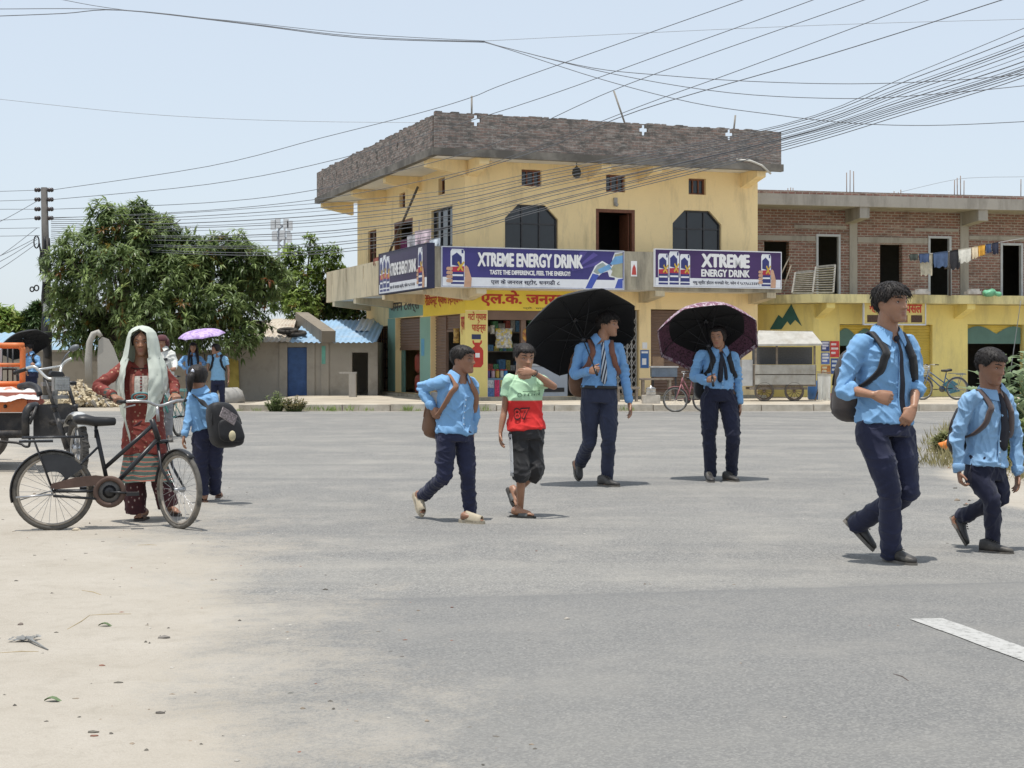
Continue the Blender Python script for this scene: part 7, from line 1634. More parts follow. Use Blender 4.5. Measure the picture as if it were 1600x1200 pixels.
wr_ = MB(); HM = p9['HM']; wr_.rings([[HM @ (head_pt(z, 2*math.pi*i/28, .06+.02*math.sin(i*2.1+z*30), False)) for i in range(28)] for z in (.60, .68, .78, .88, .96, .999)]); wr_.tube([HM @ V(q) for q in ((.3, -.2, .62), (.34, .1, .3), (.2, .2, .0), (-.15, .15, -.05), (-.34, .05, .25), (-.3, -.22, .6))], .05, 8)
link('head_wrap', wr_.mesh('head_wrap', cloth_mat('maroon_head_cloth', (.085, .028, .032))), p9['body'])
pr_ = MB()
for k in range(10): q = p9['surf'](.15+.07*k, -8+10*(k % 3), .032); pr_.obox(q, V((.05, 0, .008)), V((0, .006, 0)), V((-.008, 0, .02)))
link('kurta_print', pr_.mesh('kurta_print', mat('black_print', (.03, .03, .035), .8)), [o for o in p9['root'].children if o.name.startswith('kurta')][0])
# two girls under the purple umbrella
Y0 = 36.6
LBL = cloth_mat('pale_blue_shirt_cotton', (.24, .44, .62))
p10 = person('girl with two plaits and navy tie under the purple umbrella', Y0, dict(
    sa=(289, 559, .0), sb=(312, 560, .0), ea=(280, 568, -.05), wa=(290, 577, -.2), eb=(320, 568, -.05), wb=(314, 571, -.2), n=(301, 554, .0), ha=(296, 591, .0), hb=(306, 591, .0), ka=(296, 613, 0), aa=(296, 634, .0), kb=(307, 613, 0), ab=(307, 634, 0)), .93, .235, (302, 543.5, 0), 5, 3, 0, 'b', (0, -1, 0), 'tied',
    hands=dict(a=HANG_A, b=((.2, -.6, .5), (-.6, -.3, 0), -1, (1, 1.2, .8))), feet=dict(a=(V((P(296, 0, Y0).x, Y0+.05, .135)), V((P(296, 0, Y0).x-.02, Y0-.2, .135))), b=(V((P(307, 0, Y0).x, Y0+.05, .135)), V((P(307, 0, Y0).x+.02, Y0-.2, .135)))), voxel=.012, seed=91, hem=.08, tie=(.07, .6, TIEN, 0), buttons=False, fem=True)
for sg in (-1, 1):
    pl = MB(); pl.tube([p10['HM'] @ V((sg*.30, .12, .42)), P(302+sg*6.5, 556, Y0-.10), P(302+sg*7.5, 565, Y0-.2), P(302+sg*7, 572, Y0-.2)], [.04, .036, .03, .018], 8); link('plait', pl.mesh('plait', hair_mat()), p10['body'])
p11 = person('girl in a pale blue polo shirt turning left under the purple umbrella', Y0-.15, dict(
    sa=(328, 559, .0), sb=(352, 560, .0), ea=(325, 574, 0), wa=(322, 588, -.05), eb=(357, 578, .0), wb=(357, 594, .0), n=(340, 555, .0), ha=(335, 597, .0), hb=(346, 597, .0), ka=(334, 616, 0), aa=(334, 635, 0), kb=(347, 616, 0), ab=(348, 635, 0)), .95, .235, (337, 545.5, 0), -48, 3, 0, 'b', (-.15, -1, 0), 'tied',
    hands=dict(a=HANG_A, b=HANG_B), feet=dict(a=(V((P(333, 0, Y0).x, Y0-.1, .135)), V((P(333, 0, Y0).x-.03, Y0-.34, .135))), b=(V((P(348, 0, Y0).x, Y0-.1, .135)), V((P(348, 0, Y0).x+.02, Y0-.34, .135)))), voxel=.012, seed=95, hem=-.02, sleeve=.6, top_m=LBL, buttons=False)
backpack('dark backpack on the girl in the pale blue polo shirt', p11, BAGBK, BAGBK, (.15, .08, .2), .5, .09)
# boy with black umbrella at the far left
Y0 = 34.0
p12 = person('boy in blue school shirt under a black umbrella beyond the orange cargo rickshaw', Y0, dict(
    sa=(39, 558, .0), sb=(58, 559, .0), ea=(37, 569, 0), wa=(42, 577, -.15), eb=(61, 570, -.05), wb=(55, 571, -.25), n=(47, 554, .0), ha=(43, 588, 0), hb=(52, 588, 0), ka=(43, 615, 0), aa=(43, 642, 0), kb=(52, 615, 0), ab=(52, 642, 0)), .98, .235, (44.5, 545, 0), -35, 5, 0, 'b', (-.1, -1, 0), 'short',
    hands=dict(a=HANG_A, b=((-.3, -.8, .3), (-.6, -.3, 0), -1, (1, 1.2, .8))), feet=dict(a=pf(43, 651, -10, .25), b=pf(53, 651, 10, .25)), voxel=.012, seed=99, hem=.08, buttons=False)
backpack('dark backpack on the boy beyond the orange cargo rickshaw', p12, BAGBK, BAGBK, (.15, .08, .2), .5, .09)
# ---------------------------------------------------------------- umbrellas
def umbrella(label, hub, axis, Rr, depth, shaft, m_out, m_in, edge=None, edge_w=.0, rot=0.0, tipL=.07, n=8, handle=.10):
    ax = V(axis).normalized(); u = ax.orthogonal().normalized(); w = ax.cross(u); hub = V(hub); t = thing('umbrella', label, 'umbrella', hub, 'open umbrellas'); cp = MB(); K = 13; sub = 6; vs = []
    def rad(i, f):                                # f 0 hub .. 1 rim; panels sag between ribs
        a = rot+2*math.pi*i/(n*sub); q = (i % sub)/sub; sag = math.sin(math.pi*q)
        r = Rr*math.sin(f*1.25)/math.sin(1.25)*(1-.075*sag*f*f); z = -depth*(f**1.9)*(1-.12*sag*(1-f))+.012*sag*f
        return hub+(u*math.cos(a)+w*math.sin(a))*r+ax*z
    for lay in (0, 1):
        for j in range(K+1):
            for i in range(n*sub): vs.append(rad(i, max(.02, j/K))-ax*(.004*lay))
    st = n*sub; m1 = st*(K+1); f0 = []; f1 = []; f2 = []
    for j in range(K):
        for i in range(st): q = (j*st+i, (j+1)*st+i, (j+1)*st+(i+1) % st, j*st+(i+1) % st); (f2 if edge and j >= K-1 else f1 if edge and j >= K-edge_w else f0).append(q)
    inn = lambda fl: [tuple(m1+v for v in reversed(f)) for f in fl]
    cp.add(vs, [], 0); b0 = 0
    for fl, m in ((f0, 0), (f1, 2), (inn(f0), 1), (inn(f1), 3), (f2, 2), (inn(f2), 2)):
        for f in fl: cp.f.append(f); cp.m.append(m); cp.sm.append(True)
    for i in range(st): cp.f.append((K*st+i, m1+K*st+i, m1+K*st+(i+1) % st, K*st+(i+1) % st)); cp.m.append(2 if edge else 0); cp.sm.append(False)
    link('canopy', cp.mesh('canopy', [m_out, m_in]+([edge[0], edge[1]] if edge else [m_out, m_in])), t)
    STL = mat('umbrella_steel', (.022, .022, .024), .5, .2)
    for k in range(n):
        rb = MB(); rb.tube([rad(k*sub, f)-ax*.010 for f in (.02, .25, .5, .75, 1.0)], .0035, 5); ro = link('rib', rb.mesh('rib', STL), t)
        sb = MB(); sb.tube([rad(k*sub, .5)-ax*.012, hub-ax*(depth+.10)], .003, 5); link('strut', sb.mesh('strut', STL), ro)
    sh = MB(); sh.tube([hub+ax*tipL, hub-ax*shaft], .006, 8); link('shaft', sh.mesh('shaft', STL), t)
    rn = MB(); rn.lathe([(.008, 0), (.022, .005), (.024, .03), (.010, .05)], hub-ax*(depth+.12), ax, 12); rn.lathe([(.024, 0), (.026, .012), (.01, .02)], hub-ax*.03, ax, 12); link('runner', rn.mesh('runner', mat('dark_runner_plastic', (.035, .035, .038), .4)), t)
    hd = MB(); e = hub-ax*shaft; hd.tube([e+ax*.02, e-ax*handle], [.013, .014], 10); link('handle', hd.mesh('handle', mat('black_handle_plastic', (.015, .015, .016), .35)), t)
    return t
BLK = cloth_mat('black_umbrella_nylon', (.0075, .0075, .0085), .6, .1, .1); BLKI = cloth_mat('black_umbrella_lining', (.006, .006, .007), .7, .1, .1)
def print_mat(name, c1, c2, sc=16):
    m, n, l, b = newmat(name); o = coords(n); f = noise_n(n, l, sc, 3, .6, o, dist=1.2); l.new(ramp(n, l, f, [(.42, c1), (.52, c2)]), b.inputs['Base Color']); b.inputs['Roughness'].default_value = .6; return m
hb = P(899, 499, 15.42); hand3 = p3['J']['wa']+V((.05, -.07, .02)); axx = (hb-hand3); L3 = axx.length
umbrella('large plain black umbrella held tilted back by the young man with striped tie', hb, axx, .60, .20, L3-.02, BLK, BLKI, rot=.30, handle=.10)
hb = P(1103, 501, 16.12); hand4 = p4['J']['wa']+V((.05, -.075, .02)); axx = hb-hand4; L4 = axx.length
umbrella('dark umbrella with maroon and white flower border held by the young woman', hb, axx+V((0, .0, .0)), .55, .25, L4, print_mat('maroon_flower_nylon', (.10, .02, .05), (.30, .14, .20)), BLKI, (print_mat('white_flower_border', (.50, .42, .46), (.16, .05, .09), 26), print_mat('maroon_lace_lining', (.035, .012, .022), (.13, .045, .08), 40)), 5, rot=.1)
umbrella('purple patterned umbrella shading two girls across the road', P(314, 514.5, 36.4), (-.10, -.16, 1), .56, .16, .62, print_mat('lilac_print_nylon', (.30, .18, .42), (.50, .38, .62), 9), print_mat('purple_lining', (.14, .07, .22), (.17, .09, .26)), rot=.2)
umbrella('black umbrella of the boy beyond the orange rickshaw', P(36, 529, 34.3), (-.42, .42, .8), .56, .18, .55, BLK, BLKI, rot=.1)
# ---------------------------------------------------------------- bicycles
RUBB = mat('worn_tyre_rubber', (.10, .092, .08), .8, .25, 12, dirt=(.22, .19, .15), dscale=6); RIMS = mat('dull_rim_steel', (.36, .35, .33), .4, .2, 20, metal=.5); CHROME = mat('worn_chrome', (.42, .42, .42), .3, .2, 20, metal=.7)
BLKP = mat('black_frame_paint', (.018, .018, .02), .35, .2, 8); SADL = mat('black_saddle_vinyl', (.016, .016, .017), .45)
def bicycle(label, loc, rz, col=None, r=.305, L=.93, steer=0.0, lean=0.0, basket=False, guard=False, fork_m=None, spokes=26, bar='flat', group='bicycles', small=False, case=None, rimc=None, rake=.085):
    col = col or BLKP; fm = fork_m or col; t = thing('bicycle', label, 'bicycle', loc, group, rz)
    t.rotation_euler = (R(lean), 0, rz); WM[t.name] = Matrix.Translation(V(loc)) @ t.rotation_euler.to_matrix().to_4x4()
    xs = L-rake; SM = Matrix.Translation((xs, 0, 0)) @ Matrix.Rotation(R(steer), 4, 'Z') @ Matrix.Translation((-xs, 0, 0))
    def lk(name, mb, m, par=None): return link(name, mb.mesh(name, m), par or t, world=False)
    def wheel(cx, M):
        w = MB(M); n_ = 40; w.tube([(cx+(r-.018)*math.cos(a), 0, r+(r-.018)*math.sin(a)) for a in [2*math.pi*i/n_ for i in range(n_)]], .019, 8, closed=True); o = lk('wheel', w, RUBB)
        m = MB(M); m.tube([(cx+(r-.042)*math.cos(a), 0, r+(r-.042)*math.sin(a)) for a in [2*math.pi*i/n_ for i in range(n_)]], [(.011, .013)]*n_, 8, closed=True); lk('rim', m, rimc or RIMS, o)
        s = MB(M); s.tube([(cx, -.045, r), (cx, .045, r)], .018, 8)
        for k in range(spokes):
            a = 2*math.pi*k/spokes; y = .03 if k % 2 else -.03; b_ = a+(.5 if k % 4 < 2 else -.5); s.tube([(cx+.02*math.cos(b_), y, r+.02*math.sin(b_)), (cx+(r-.045)*math.cos(a), 0, r+(r-.045)*math.sin(a))], .0016, 4, cap=False)
        lk('spokes', s, CHROME, o)
    wheel(0, None); wheel(L, SM)
    BBx, BBz = .40, r-.01; f = MB(); hd0, hd1 = V((xs-.05, 0, r+.36)), V((xs-.10, 0, r+.52)); st = V((.305, 0, .74))
    for a, b_, q in (((BBx, 0, BBz), st, .016), ((BBx, 0, BBz), hd0+V((0, 0, .02)), .018), ((BBx-.035, 0, BBz+.17), hd1-V((0, 0, .05)), .016), (hd0, hd1, .021)): f.tube([a, b_], q, 10)
    for y in (-.05, .05): f.tube([(BBx, y*.6, BBz), (0, y, r)], .010, 7); f.tube([(st.x+.015, y*.3, st.z-.13), (0, y, r)], .008, 7)
    lk('frame', f, col)
    fk = MB(SM)
    for y in (-.05, .05): fk.tube([(xs-.045, y*.8, r+.35), (xs+.02, y, r+.16), (L, y, r)], [.012, .011, .008], 8)
    fk.tube([(xs-.045, -.045, r+.35), (xs-.045, .045, r+.35)], .016, 8); lk('fork', fk, fm)
    hb_ = MB(SM); hx, hz = xs-.115, r+.62
    hb_.tube([hd1-V((0, 0, .02)), (hx, 0, hz)], .013, 8)
    hb_.tube(smooth_pts([V((hx-.10, -.27, hz+.03)), V((hx-.03, -.25, hz+.035)), V((hx+.05, -.13, hz+.035)), V((hx+.03, 0, hz)), V((hx+.05, .13, hz+.035)), V((hx-.03, .25, hz+.035)), V((hx-.10, .27, hz+.03))], 4), .011, 8); ho = lk('handlebar', hb_, CHROME)
    for y in (-1, 1):
        g_ = MB(SM); g_.tube([(hx-.13, y*.272, hz+.03), (hx-.02, y*.262, hz+.036)], .015, 8); lk('grip', g_, SADL, ho)
        bk = MB(SM); bk.tube([(hx+.02, y*.2, hz+.01), (hx-.05, y*.255, hz-.01)], .006, 6); lk('brake_lever', bk, CHROME, ho)
    sd = MB(); rg = []
    for x, w, h in ((.16, .02, .03), (.19, .075, .05), (.25, .085, .055), (.32, .06, .05), (.40, .028, .045), (.46, .022, .04), (.47, .01, .02)): rg.append([(x-.02, w*math.cos(a), st.z+.06+h*.75*math.sin(a)+.016*(x < .27)) for a in [2*math.pi*i/14 for i in range(14)]])
    sd.rings(rg); sd.tube([st-V((0, 0, .06)), st+V((0, 0, .05))], .012, 8); lk('saddle', sd, SADL)
    for M, cx, a0, a1 in ((None, 0, 60, 200), (SM, L, 55, 175)):
        q = MB(M); P_ = [(cx+(r+.008)*math.cos(R(a)), 0, r+(r+.008)*math.sin(R(a))) for a in range(a0, a1+1, 9)]; q.tube(P_, [(.027, .008)]*len(P_), 10, flat=(0, 1, 0)); q.tube([P_[-1], (cx, .04, r)], .003, 5); lk('mudguard', q, col)
    ca = MB()
    for y in (-.06, .06): ca.tube([(-.22, y, r*2+.105), (.22, y, r*2+.105)], .007, 6); ca.tube([(-.14, y, r*2+.10), (0, y*.9, r)], .006, 6)
    for k in range(5): ca.tube([(-.2+.1*k, -.06, r*2+.105), (-.2+.1*k, .06, r*2+.105)], .005, 6)
    ca.box(-.24, .0, -.065, .065, r*2+.07, r*2+.085); lk('carrier', ca, col)
    cr = MB(); cr.lathe([(.02, -.012), (.085, -.006), (.09, 0), (.085, .006), (.02, .012)], (BBx, -.055, BBz), (0, 1, 0), 22); lk('chainring', cr, mat('oily_chainring_steel', (.10, .095, .09), .45, .3, 20))
    for y, a in ((-.085, -5), (.085, 175)):
        c_ = MB(); e = V((BBx+.165*math.cos(R(a)), y, BBz+.165*math.sin(R(a)))); c_.tube([(BBx, y, BBz), e], .009, 7); c_.box(e.x-.045, e.x+.045, min(e.y, e.y+math.copysign(.085, y)), max(e.y, e.y+math.copysign(.085, y)), e.z-.012, e.z+.012); lk('pedal', c_, BLKP)
    if case:
        q = MB(); n_ = 26
        q.tube([(BBx+.100*math.cos(a), -.072, BBz+.100*math.sin(a)) for a in [2*math.pi*i/n_ for i in range(n_)]], [(.012, .019)]*n_, 8, closed=True, flat=(0, 1, 0))
        q.poly([(BBx-.02, -.080, BBz+.112), (BBx-.09, -.080, BBz+.05), (.02, -.080, r+.018), (-.02, -.080, r+.03), (-.01, -.080, r+.06), (.15, -.080, r+.10), (BBx-.1, -.080, BBz+.125)], .016, (0, 1, 0))
        q.tube([(BBx-.08, -.074, BBz-.05), (.0, -.074, r-.03)], .010, 6, 1); q.lathe([(.02, -.01), (.05, 0), (.02, .01)], (BBx, -.07, BBz), (0, 1, 0), 14, 1); lk('chain_case', q, [case, BLKP])
    if guard:
        q = MB(); o2 = [(r*.93*math.cos(R(a)), r+r*.93*math.sin(R(a))) for a in range(38, 112, 8)]; o2 += [(.10*math.cos(R(a)), r+.02+.13*math.sin(R(a))) for a in range(115, 30, -14)]
        for y in (-.052, .045): q.poly([(x, y, z) for x, z in o2], .006, (0, 1, 0))
        lk('skirt_guard', q, mat('black_guard_plastic', (.03, .032, .036), .5, .2, 10))
    ks = MB(); ks.tube([(.0, -.07, r-.02), (-.26, -.085, r-.035)], .008, 6); lk('kickstand', ks, CHROME)
    if basket:
        q = MB(SM); bx0, bx1, bz0, bz1 = hx+.07, hx+.32, r+.38, r+.62
        for k in range(6):
            z = bz0+(bz1-bz0)*k/5; e = .02*k/5; q.tube([(bx0, -.15-e, z), (bx1+e, -.15-e, z), (bx1+e, .15+e, z), (bx0, .15+e, z)], .006, 5, closed=True)
        for k in range(9): y = -.15+.3*k/8; q.tube([(bx1, y, bz0), (bx1+.02, y*1.12, bz1)], .005, 5); q.tube([(bx0, y, bz0), (bx1, y, bz0)], .005, 5)
        for k in range(7):
            x = bx0+(bx1-bx0)*k/6
            for y in (-1, 1): q.tube([(x, .15*y, bz0), (x+.01, .17*y, bz1)], .005, 5)
        lk('basket', q, mat('pale_basket_wire', (.45, .48, .50), .5))
    return t
A_ = G(83, 829); B_ = G(277, 823); hdg = math.atan2(B_.y-A_.y, B_.x-A_.x)
bk1 = bicycle('black bicycle held across by the woman in the veil', (A_.x, A_.y, 0), hdg, steer=-62, rake=.19, guard=True, case=mat('brown_chain_case', (.10, .06, .045), .6, .3, 8), L=1.0, r=.292, rimc=mat('rusty_rim_steel', (.33, .29, .24), .5, .25, 16, metal=.3))
A_ = V((P(283, 0, 25.2).x, 25.0, 0)); bicycle('bicycle with wire basket and teal fork pushed by the person in white', A_, R(-97), mat('teal_frame_paint', (.10, .33, .30), .4), r=.33, L=.98, steer=8, basket=True)
A_ = V((P(1067, 0, 35.9).x, 35.9, 0)); bicycle('parked bicycle with a pink fork by the kerb beside the young woman', (A_.x+.55, 36.35, 0), R(196), mat('dusty_pink_paint', (.34, .14, .15), .5), r=.30, L=.72, steer=-20, spokes=18)
q_ = V((P(1492, 0, 42.2).x, 42.0, .135)); bicycle('blue lady bicycle with basket parked before the yellow wall', q_, R(186), mat('slate_blue_paint', (.06, .11, .20), .4), r=.31, L=.98, steer=10, basket=True, spokes=18)

# ---------------------------------------------------------------- orange cargo rickshaw
def rickshaw():
    t = thing('cargo_rickshaw', 'orange electric cargo rickshaw with chrome handlebar cut by the left edge', 'rickshaw', G(40, 735)); OR = mat('orange_body_paint', (.62, .17, .045), .5, .15, 4, dirt=(.34, .20, .12), dscale=3, dmin=.55, dmax=.8); BK = mat('black_body_metal', (.022, .022, .024), .5, .25, 6, dirt=(.09, .08, .07), dscale=4)
    def lk(n_, mb, m, par=None): return link(n_, mb.mesh(n_, m), par or t)
    Yw = 16.35; c = P(121, 703, Yw); c.z = .31; d = V((.52, -.85, 0)).normalized(); ax = V((d.y, -d.x, 0)); n_ = 40
    w = MB(); w.tube([c+d*.27*math.cos(a)+V((0, 0, .27*math.sin(a))) for a in [2*math.pi*i/n_ for i in range(n_)]], .045, 12, closed=True)
    for k in range(44):
        a = 2*math.pi*k/44; p = c+d*.308*math.cos(a)+V((0, 0, .308*math.sin(a))); rd = (p-c).normalized(); tg = rd.cross(ax); w.obox(p, ax*.034+tg*.012*(1 if k % 2 else -1), tg*.008, rd*.012)
    wo = lk('wheel', w, mat('dusty_moto_tyre', (.075, .07, .064), .8, .25, 12)); h = MB(); h.lathe([(.03, -.06), (.05, -.04), (.05, .04), (.03, .06)], c, ax, 14)
    for k in range(10): a = 2*math.pi*k/10; h.tube([c, c+d*.24*math.cos(a)+V((0, 0, .24*math.sin(a)))], .008, 5)
    h.tube([c+d*.235*math.cos(a)+V((0, 0, .235*math.sin(a))) for a in [2*math.pi*i/n_ for i in range(n_)]], .016, 8, closed=True); lk('rim', h, CHROME, wo)
    fd = MB(); pts = [c+d*.36*math.cos(R(a))+V((0, 0, .36*math.sin(R(a)))) for a in range(40, 151, 8)]; rg = []
    for p in pts: rd = (p-c).normalized(); rg.append([p+ax*.075*math.cos(q)+rd*.035*math.sin(q) for q in [math.pi*i/8 for i in range(9)]]+[p+ax*.070*math.cos(q)+rd*.029*math.sin(q) for q in [math.pi*(8-i)/8 for i in range(9)]])
    fd.rings(rg); lk('mudguard', fd, mat('silver_mudguard_paint', (.55, .55, .53), .35, .1, 6, metal=.2))
    top = P(86, 603, Yw+.12); lean = V((0, 0, 1))
    for sg in (-1, 1):
        f = MB(); o = ax*(.11*-sg); a, b_ = c+o, top+o+V((0, 0, .10)); f.tube([a, a.lerp(b_, .5)], .030, 10); f.tube([a.lerp(b_, .48), b_], .020, 10); f.tube([a.lerp(b_, .55), a.lerp(b_, .6)], .036, 10); lk('fork_leg', f, BK)
    cl = MB(); cl.obox(top+V((0, 0, .02)), ax*.14, d*.04, V((0, 0, .02))); cl.obox(top-V((0, 0, .12)), ax*.14, d*.04, V((0, 0, .018))); cl.tube([top-V((0, 0, .2)), top+V((0, 0, .06))], .03, 10); lk('steering_clamp', cl, mat('grey_clamp_metal', (.25, .25, .25), .4, metal=.4))
    hb_ = MB(); hb_.tube(smooth_pts([P(28, 581, Yw+.1), P(40, 576, Yw+.08), P(53, 573, Yw+.05), P(62, 580, Yw+.05), P(74, 591, Yw+.05), P(84, 592, Yw+.05)], 4), .016, 9); hb_.tube(smooth_pts([P(84, 592, Yw+.3), P(93, 586, Yw+.4), P(96, 572, Yw+.5), P(104, 564, Yw+.5), P(112, 560, Yw+.5)], 4), .016, 9); hb_.tube([P(58, 578, Yw+.05), P(95, 572, Yw+.5)], .012, 8); ho = lk('handlebar', hb_, mat('pale_chrome', (.60, .60, .58), .3, .1, 10, metal=.5))
    for a, b_ in ((P(22, 583, Yw+.11), P(42, 576, Yw+.08)), (P(106, 598, Yw+.2), P(119, 599, Yw+.25))): g_ = MB(); g_.tube([a, b_], .022, 9); lk('grip', g_, SADL, ho)
    mr = MB(); mr.tube([P(96, 568, Yw+.5), P(103, 555, Yw+.5), P(110, 548, Yw+.5)], .008, 6); cM = P(116, 543.5, Yw+.5); mr.ball(cM, (.06, .03, .034), 14, 8, axes=(V((.9, 0, .4)), V((0, 1, 0)), V((-.4, 0, .9)))); lk('mirror', mr, mat('grey_mirror_shell', (.14, .15, .16), .4), ho)
    ip = MB(); cP = P(88, 585, Yw-.02); ip.rings([[cP+ax*x*s_+V((0, 0, z*s_*.8))+d*y for x, z in ((-.09, -.02), (-.07, .035), (.07, .05), (.09, .0), (.05, -.045), (-.05, -.045))] for y, s_ in ((-.05, .8), (.0, 1), (.05, .85))], smooth=False); lk('instrument_pod', ip, BK)
    hl = MB(); cP = P(95, 600, Yw-.10); hl.obox(cP, ax*.085, d*.045, V((0, 0, .075)), 0); ho2 = lk('headlight', hl, mat('grey_lamp_shell', (.22, .22, .21), .45))
    gl = MB(); gl.obox(cP+d*.048, ax*.070, d*.004, V((0, 0, .06)), 0); lk('headlight_glass', gl, mat('clear_lamp_glass', (.50, .52, .50), .15), ho2); gd = MB()
    for k in range(5): gd.obox(cP+d*.058+ax*(-.06+.03*k), ax*.004, d*.004, V((0, 0, .065))); gd.obox(cP+d*.0655+V((0, 0, -.05+.025*k)), ax*.072, d*.003, V((0, 0, .004)))
    gd.obox(cP+d*.056, ax*.0001+ax*.078, d*.006, V((0, 0, .004))); lk('headlight_grille', gd, CHROME, ho2)
    nose = MB(); nose.rings([[P(x, y, Yd) for x, y in ((52, 640), (62, 632), (104, 630), (121, 636), (124, 655), (118, 668), (95, 682), (52, 682))] for Yd in (17.05, 17.5)], smooth=False); lk('front_panel', nose, BK)
    lm_ = MB(); lm_.tube(smooth_pts([P(40, 676, 16.95), P(40, 660, 16.9), P(41, 645, 16.9), P(47, 636, 16.95), P(56, 634, 17.1)], 4), .045, 10); lm_.tube(smooth_pts([P(30, 604, 17.6), P(46, 601, 17.5), P(58, 606, 17.4), P(62, 616, 17.3)], 4), .035, 9); lm_.tube(smooth_pts([P(46, 662, 16.9), P(52, 648, 16.9), P(56, 636, 17)], 3), .02, 8); lk('guard_tube', lm_, BK)
    bd = MB(); bd.rings([[P(x, y, Yd) for x, y in ((-190, 622), (42, 624), (42, 644), (-190, 645))] for Yd in (17.3, 18.7)], smooth=False); lk('cargo_side', bd, OR)
    for px in (8, -60): bt_ = MB(); bt_.ball(P(px, 635, 17.29), .022, 8, 5); lk('side_bolt', bt_, BK)
    ub = MB(); ub.rings([[P(x, y, Yd) for x, y in ((-190, 645.5), (44, 645), (43, 676), (-190, 678))] for Yd in (17.4, 18.6)], smooth=False); lk('chassis_box', ub, BK)
    sb = MB(); sb.tube([P(-190, 682, 17.2), P(44, 678, 17.1)], .045, 10); sb.tube(smooth_pts([P(-190, 690, 17.3), P(5, 690, 17.25), P(40, 698, 17.2), P(46, 694, 17.2), P(46, 682, 17.15)], 4), .014, 8); lk('side_step', sb, BK)
    for pts, r in (([(-190, 540), (20, 540), (29, 540.5), (34, 544), (35.5, 551), (35, 602)], .036), ([(-190, 570), (33, 570)], .024), ([(-190, 600), (34, 600)], .034), ([(-20, 540), (-20, 600)], .03)):
        fr_ = MB(); fr_.tube(smooth_pts([P(x, y, 18.4) for x, y in pts], 4), [(r, r)]*(len(pts)*4-3), 8); lk('cargo_rail', fr_, OR)
    fr_ = MB(); fr_.rings([[P(x, y, Yd) for x, y in ((-190, 604), (36, 603), (30, 612), (-190, 614))] for Yd in (18.2, 18.6)], smooth=False); lk('cargo_rail', fr_, OR)
    gl = MB(); gl.tube(smooth_pts([P(-10, 577, 18.9), P(18, 576, 18.9), P(26, 579, 18.9), P(28, 598, 18.9)], 4), .018, 8)
    for px in (3, 12, 20): gl.tube([P(px, 545, 18.9), P(px, 596, 18.9)], .010, 6)
    lk('seat_rail', gl, BK)
    pn = MB(); pn.rings([[P(x, y, Yd) for x, y in ((-80, 546), (3, 546), (3, 594), (-80, 594))] for Yd in (18.5, 18.52)], smooth=False); lk('side_pane', pn, mat('scratched_pane', (.42, .44, .45), .2))
    rw = MB(); rc = P(-70, 700, 18.2); rc.z = .30; rw.tube([rc+V((.26*math.cos(a), 0, .26*math.sin(a))) for a in [2*math.pi*i/30 for i in range(30)]], .05, 10, closed=True); lk('wheel', rw, mat('dusty_moto_tyre', (.075, .07, .064), .8))
    rc2 = rc+V((.0, 1.0, 0)); rw = MB(); rw.tube([rc2+V((.26*math.cos(a), 0, .26*math.sin(a))) for a in [2*math.pi*i/30 for i in range(30)]], .05, 10, closed=True); lk('wheel', rw, mat('dusty_moto_tyre', (.075, .07, .064), .8))
    st = MB(); st.tube([P(62, 660, 17.4), c+V((0, 0, .28))], .03, 8); lk('frame_tube', st, BK)
    cM = MB(); vs = []; nx, ny = 30, 10
    for j in range(ny+1):
        for i in range(nx+1):
            x = -40+102*i/nx; f = j/ny; p = P(x, 0, 17.25+.75*f); zt = P(0, 611, 17.3).z
            z = zt-.03+.05*pnoise(V((i*.16, j*.22, 2)))+.012*pnoise(V((i*.6, j*.7, 5)))+.06*math.sin(math.pi*f)-(.07*max(0, 1-f*4)*(1+.8*pnoise(V((i*.13, 1, 7))))); vs.append((p.x, p.y-(.02 if f == 0 else 0), z))
    cM.add(vs, [(j*(nx+1)+i, j*(nx+1)+i+1, (j+1)*(nx+1)+i+1, (j+1)*(nx+1)+i) for j in range(ny) for i in range(nx)], 0, True)
    tag(cM.build('cloth_cover', mat('white_cover_cloth', (.62, .60, .57), .85, .1, 4, dirt=(.55, .25, .18), dscale=3.5, dmin=.58, dmax=.62)), 'crumpled white cloth with pink blots lying on the orange rickshaw bed', 'cloth')
    un = MB(); un.rings([[P(x, y, Yd) for x, y in ((-60, 613), (62, 613), (70, 628), (66, 632), (-60, 626))] for Yd in (17.32, 18.1)], smooth=False); lk('cargo_floor', un, mat('faded_red_panel', (.42, .14, .10), .6))
rickshaw()

# ---------------------------------------------------------------- things before and inside the shops
WOODG = mat('weathered_grey_wood', (.22, .185, .15), .85, .3, 7, bump=.3); TIN = mat('galvanised_tin', (.46, .46, .45), .45, .2, 5, metal=.2)
def bl(s, t, z): return BM @ V((s, t, z))
def gas(label, s, t, z, sc=1.0):
    o = thing('gas_cylinder', label, 'gas cylinder', bl(s, t, z), 'red gas cylinders'); b = MB(Matrix.Translation(bl(s, t, z)))
    b.lathe([(.10, 0), (.13, .02), (.155, .08), (.16, .12), (.16, .42), (.14, .50), (.08, .55), (.03, .56)], n=20); link('cylinder_body', b.mesh('cylinder_body', mat('dusty_red_enamel', (.30, .055, .035), .5, .2, 5, dirt=(.22, .12, .09), dscale=4)), o)
    r_ = MB(Matrix.Translation(bl(s, t, z))); r_.tube([(.09*math.cos(a), .09*math.sin(a), .62) for a in [2*math.pi*i/16 for i in range(16)]], .010, 6, closed=True)
    for a in (0, 2.1, 4.2): r_.tube([(.09*math.cos(a), .09*math.sin(a), .62), (.08*math.cos(a), .08*math.sin(a), .53)], .008, 5)
    link('collar_ring', r_.mesh('collar_ring', mat('dusty_red_enamel', (.30, .055, .035))), o)
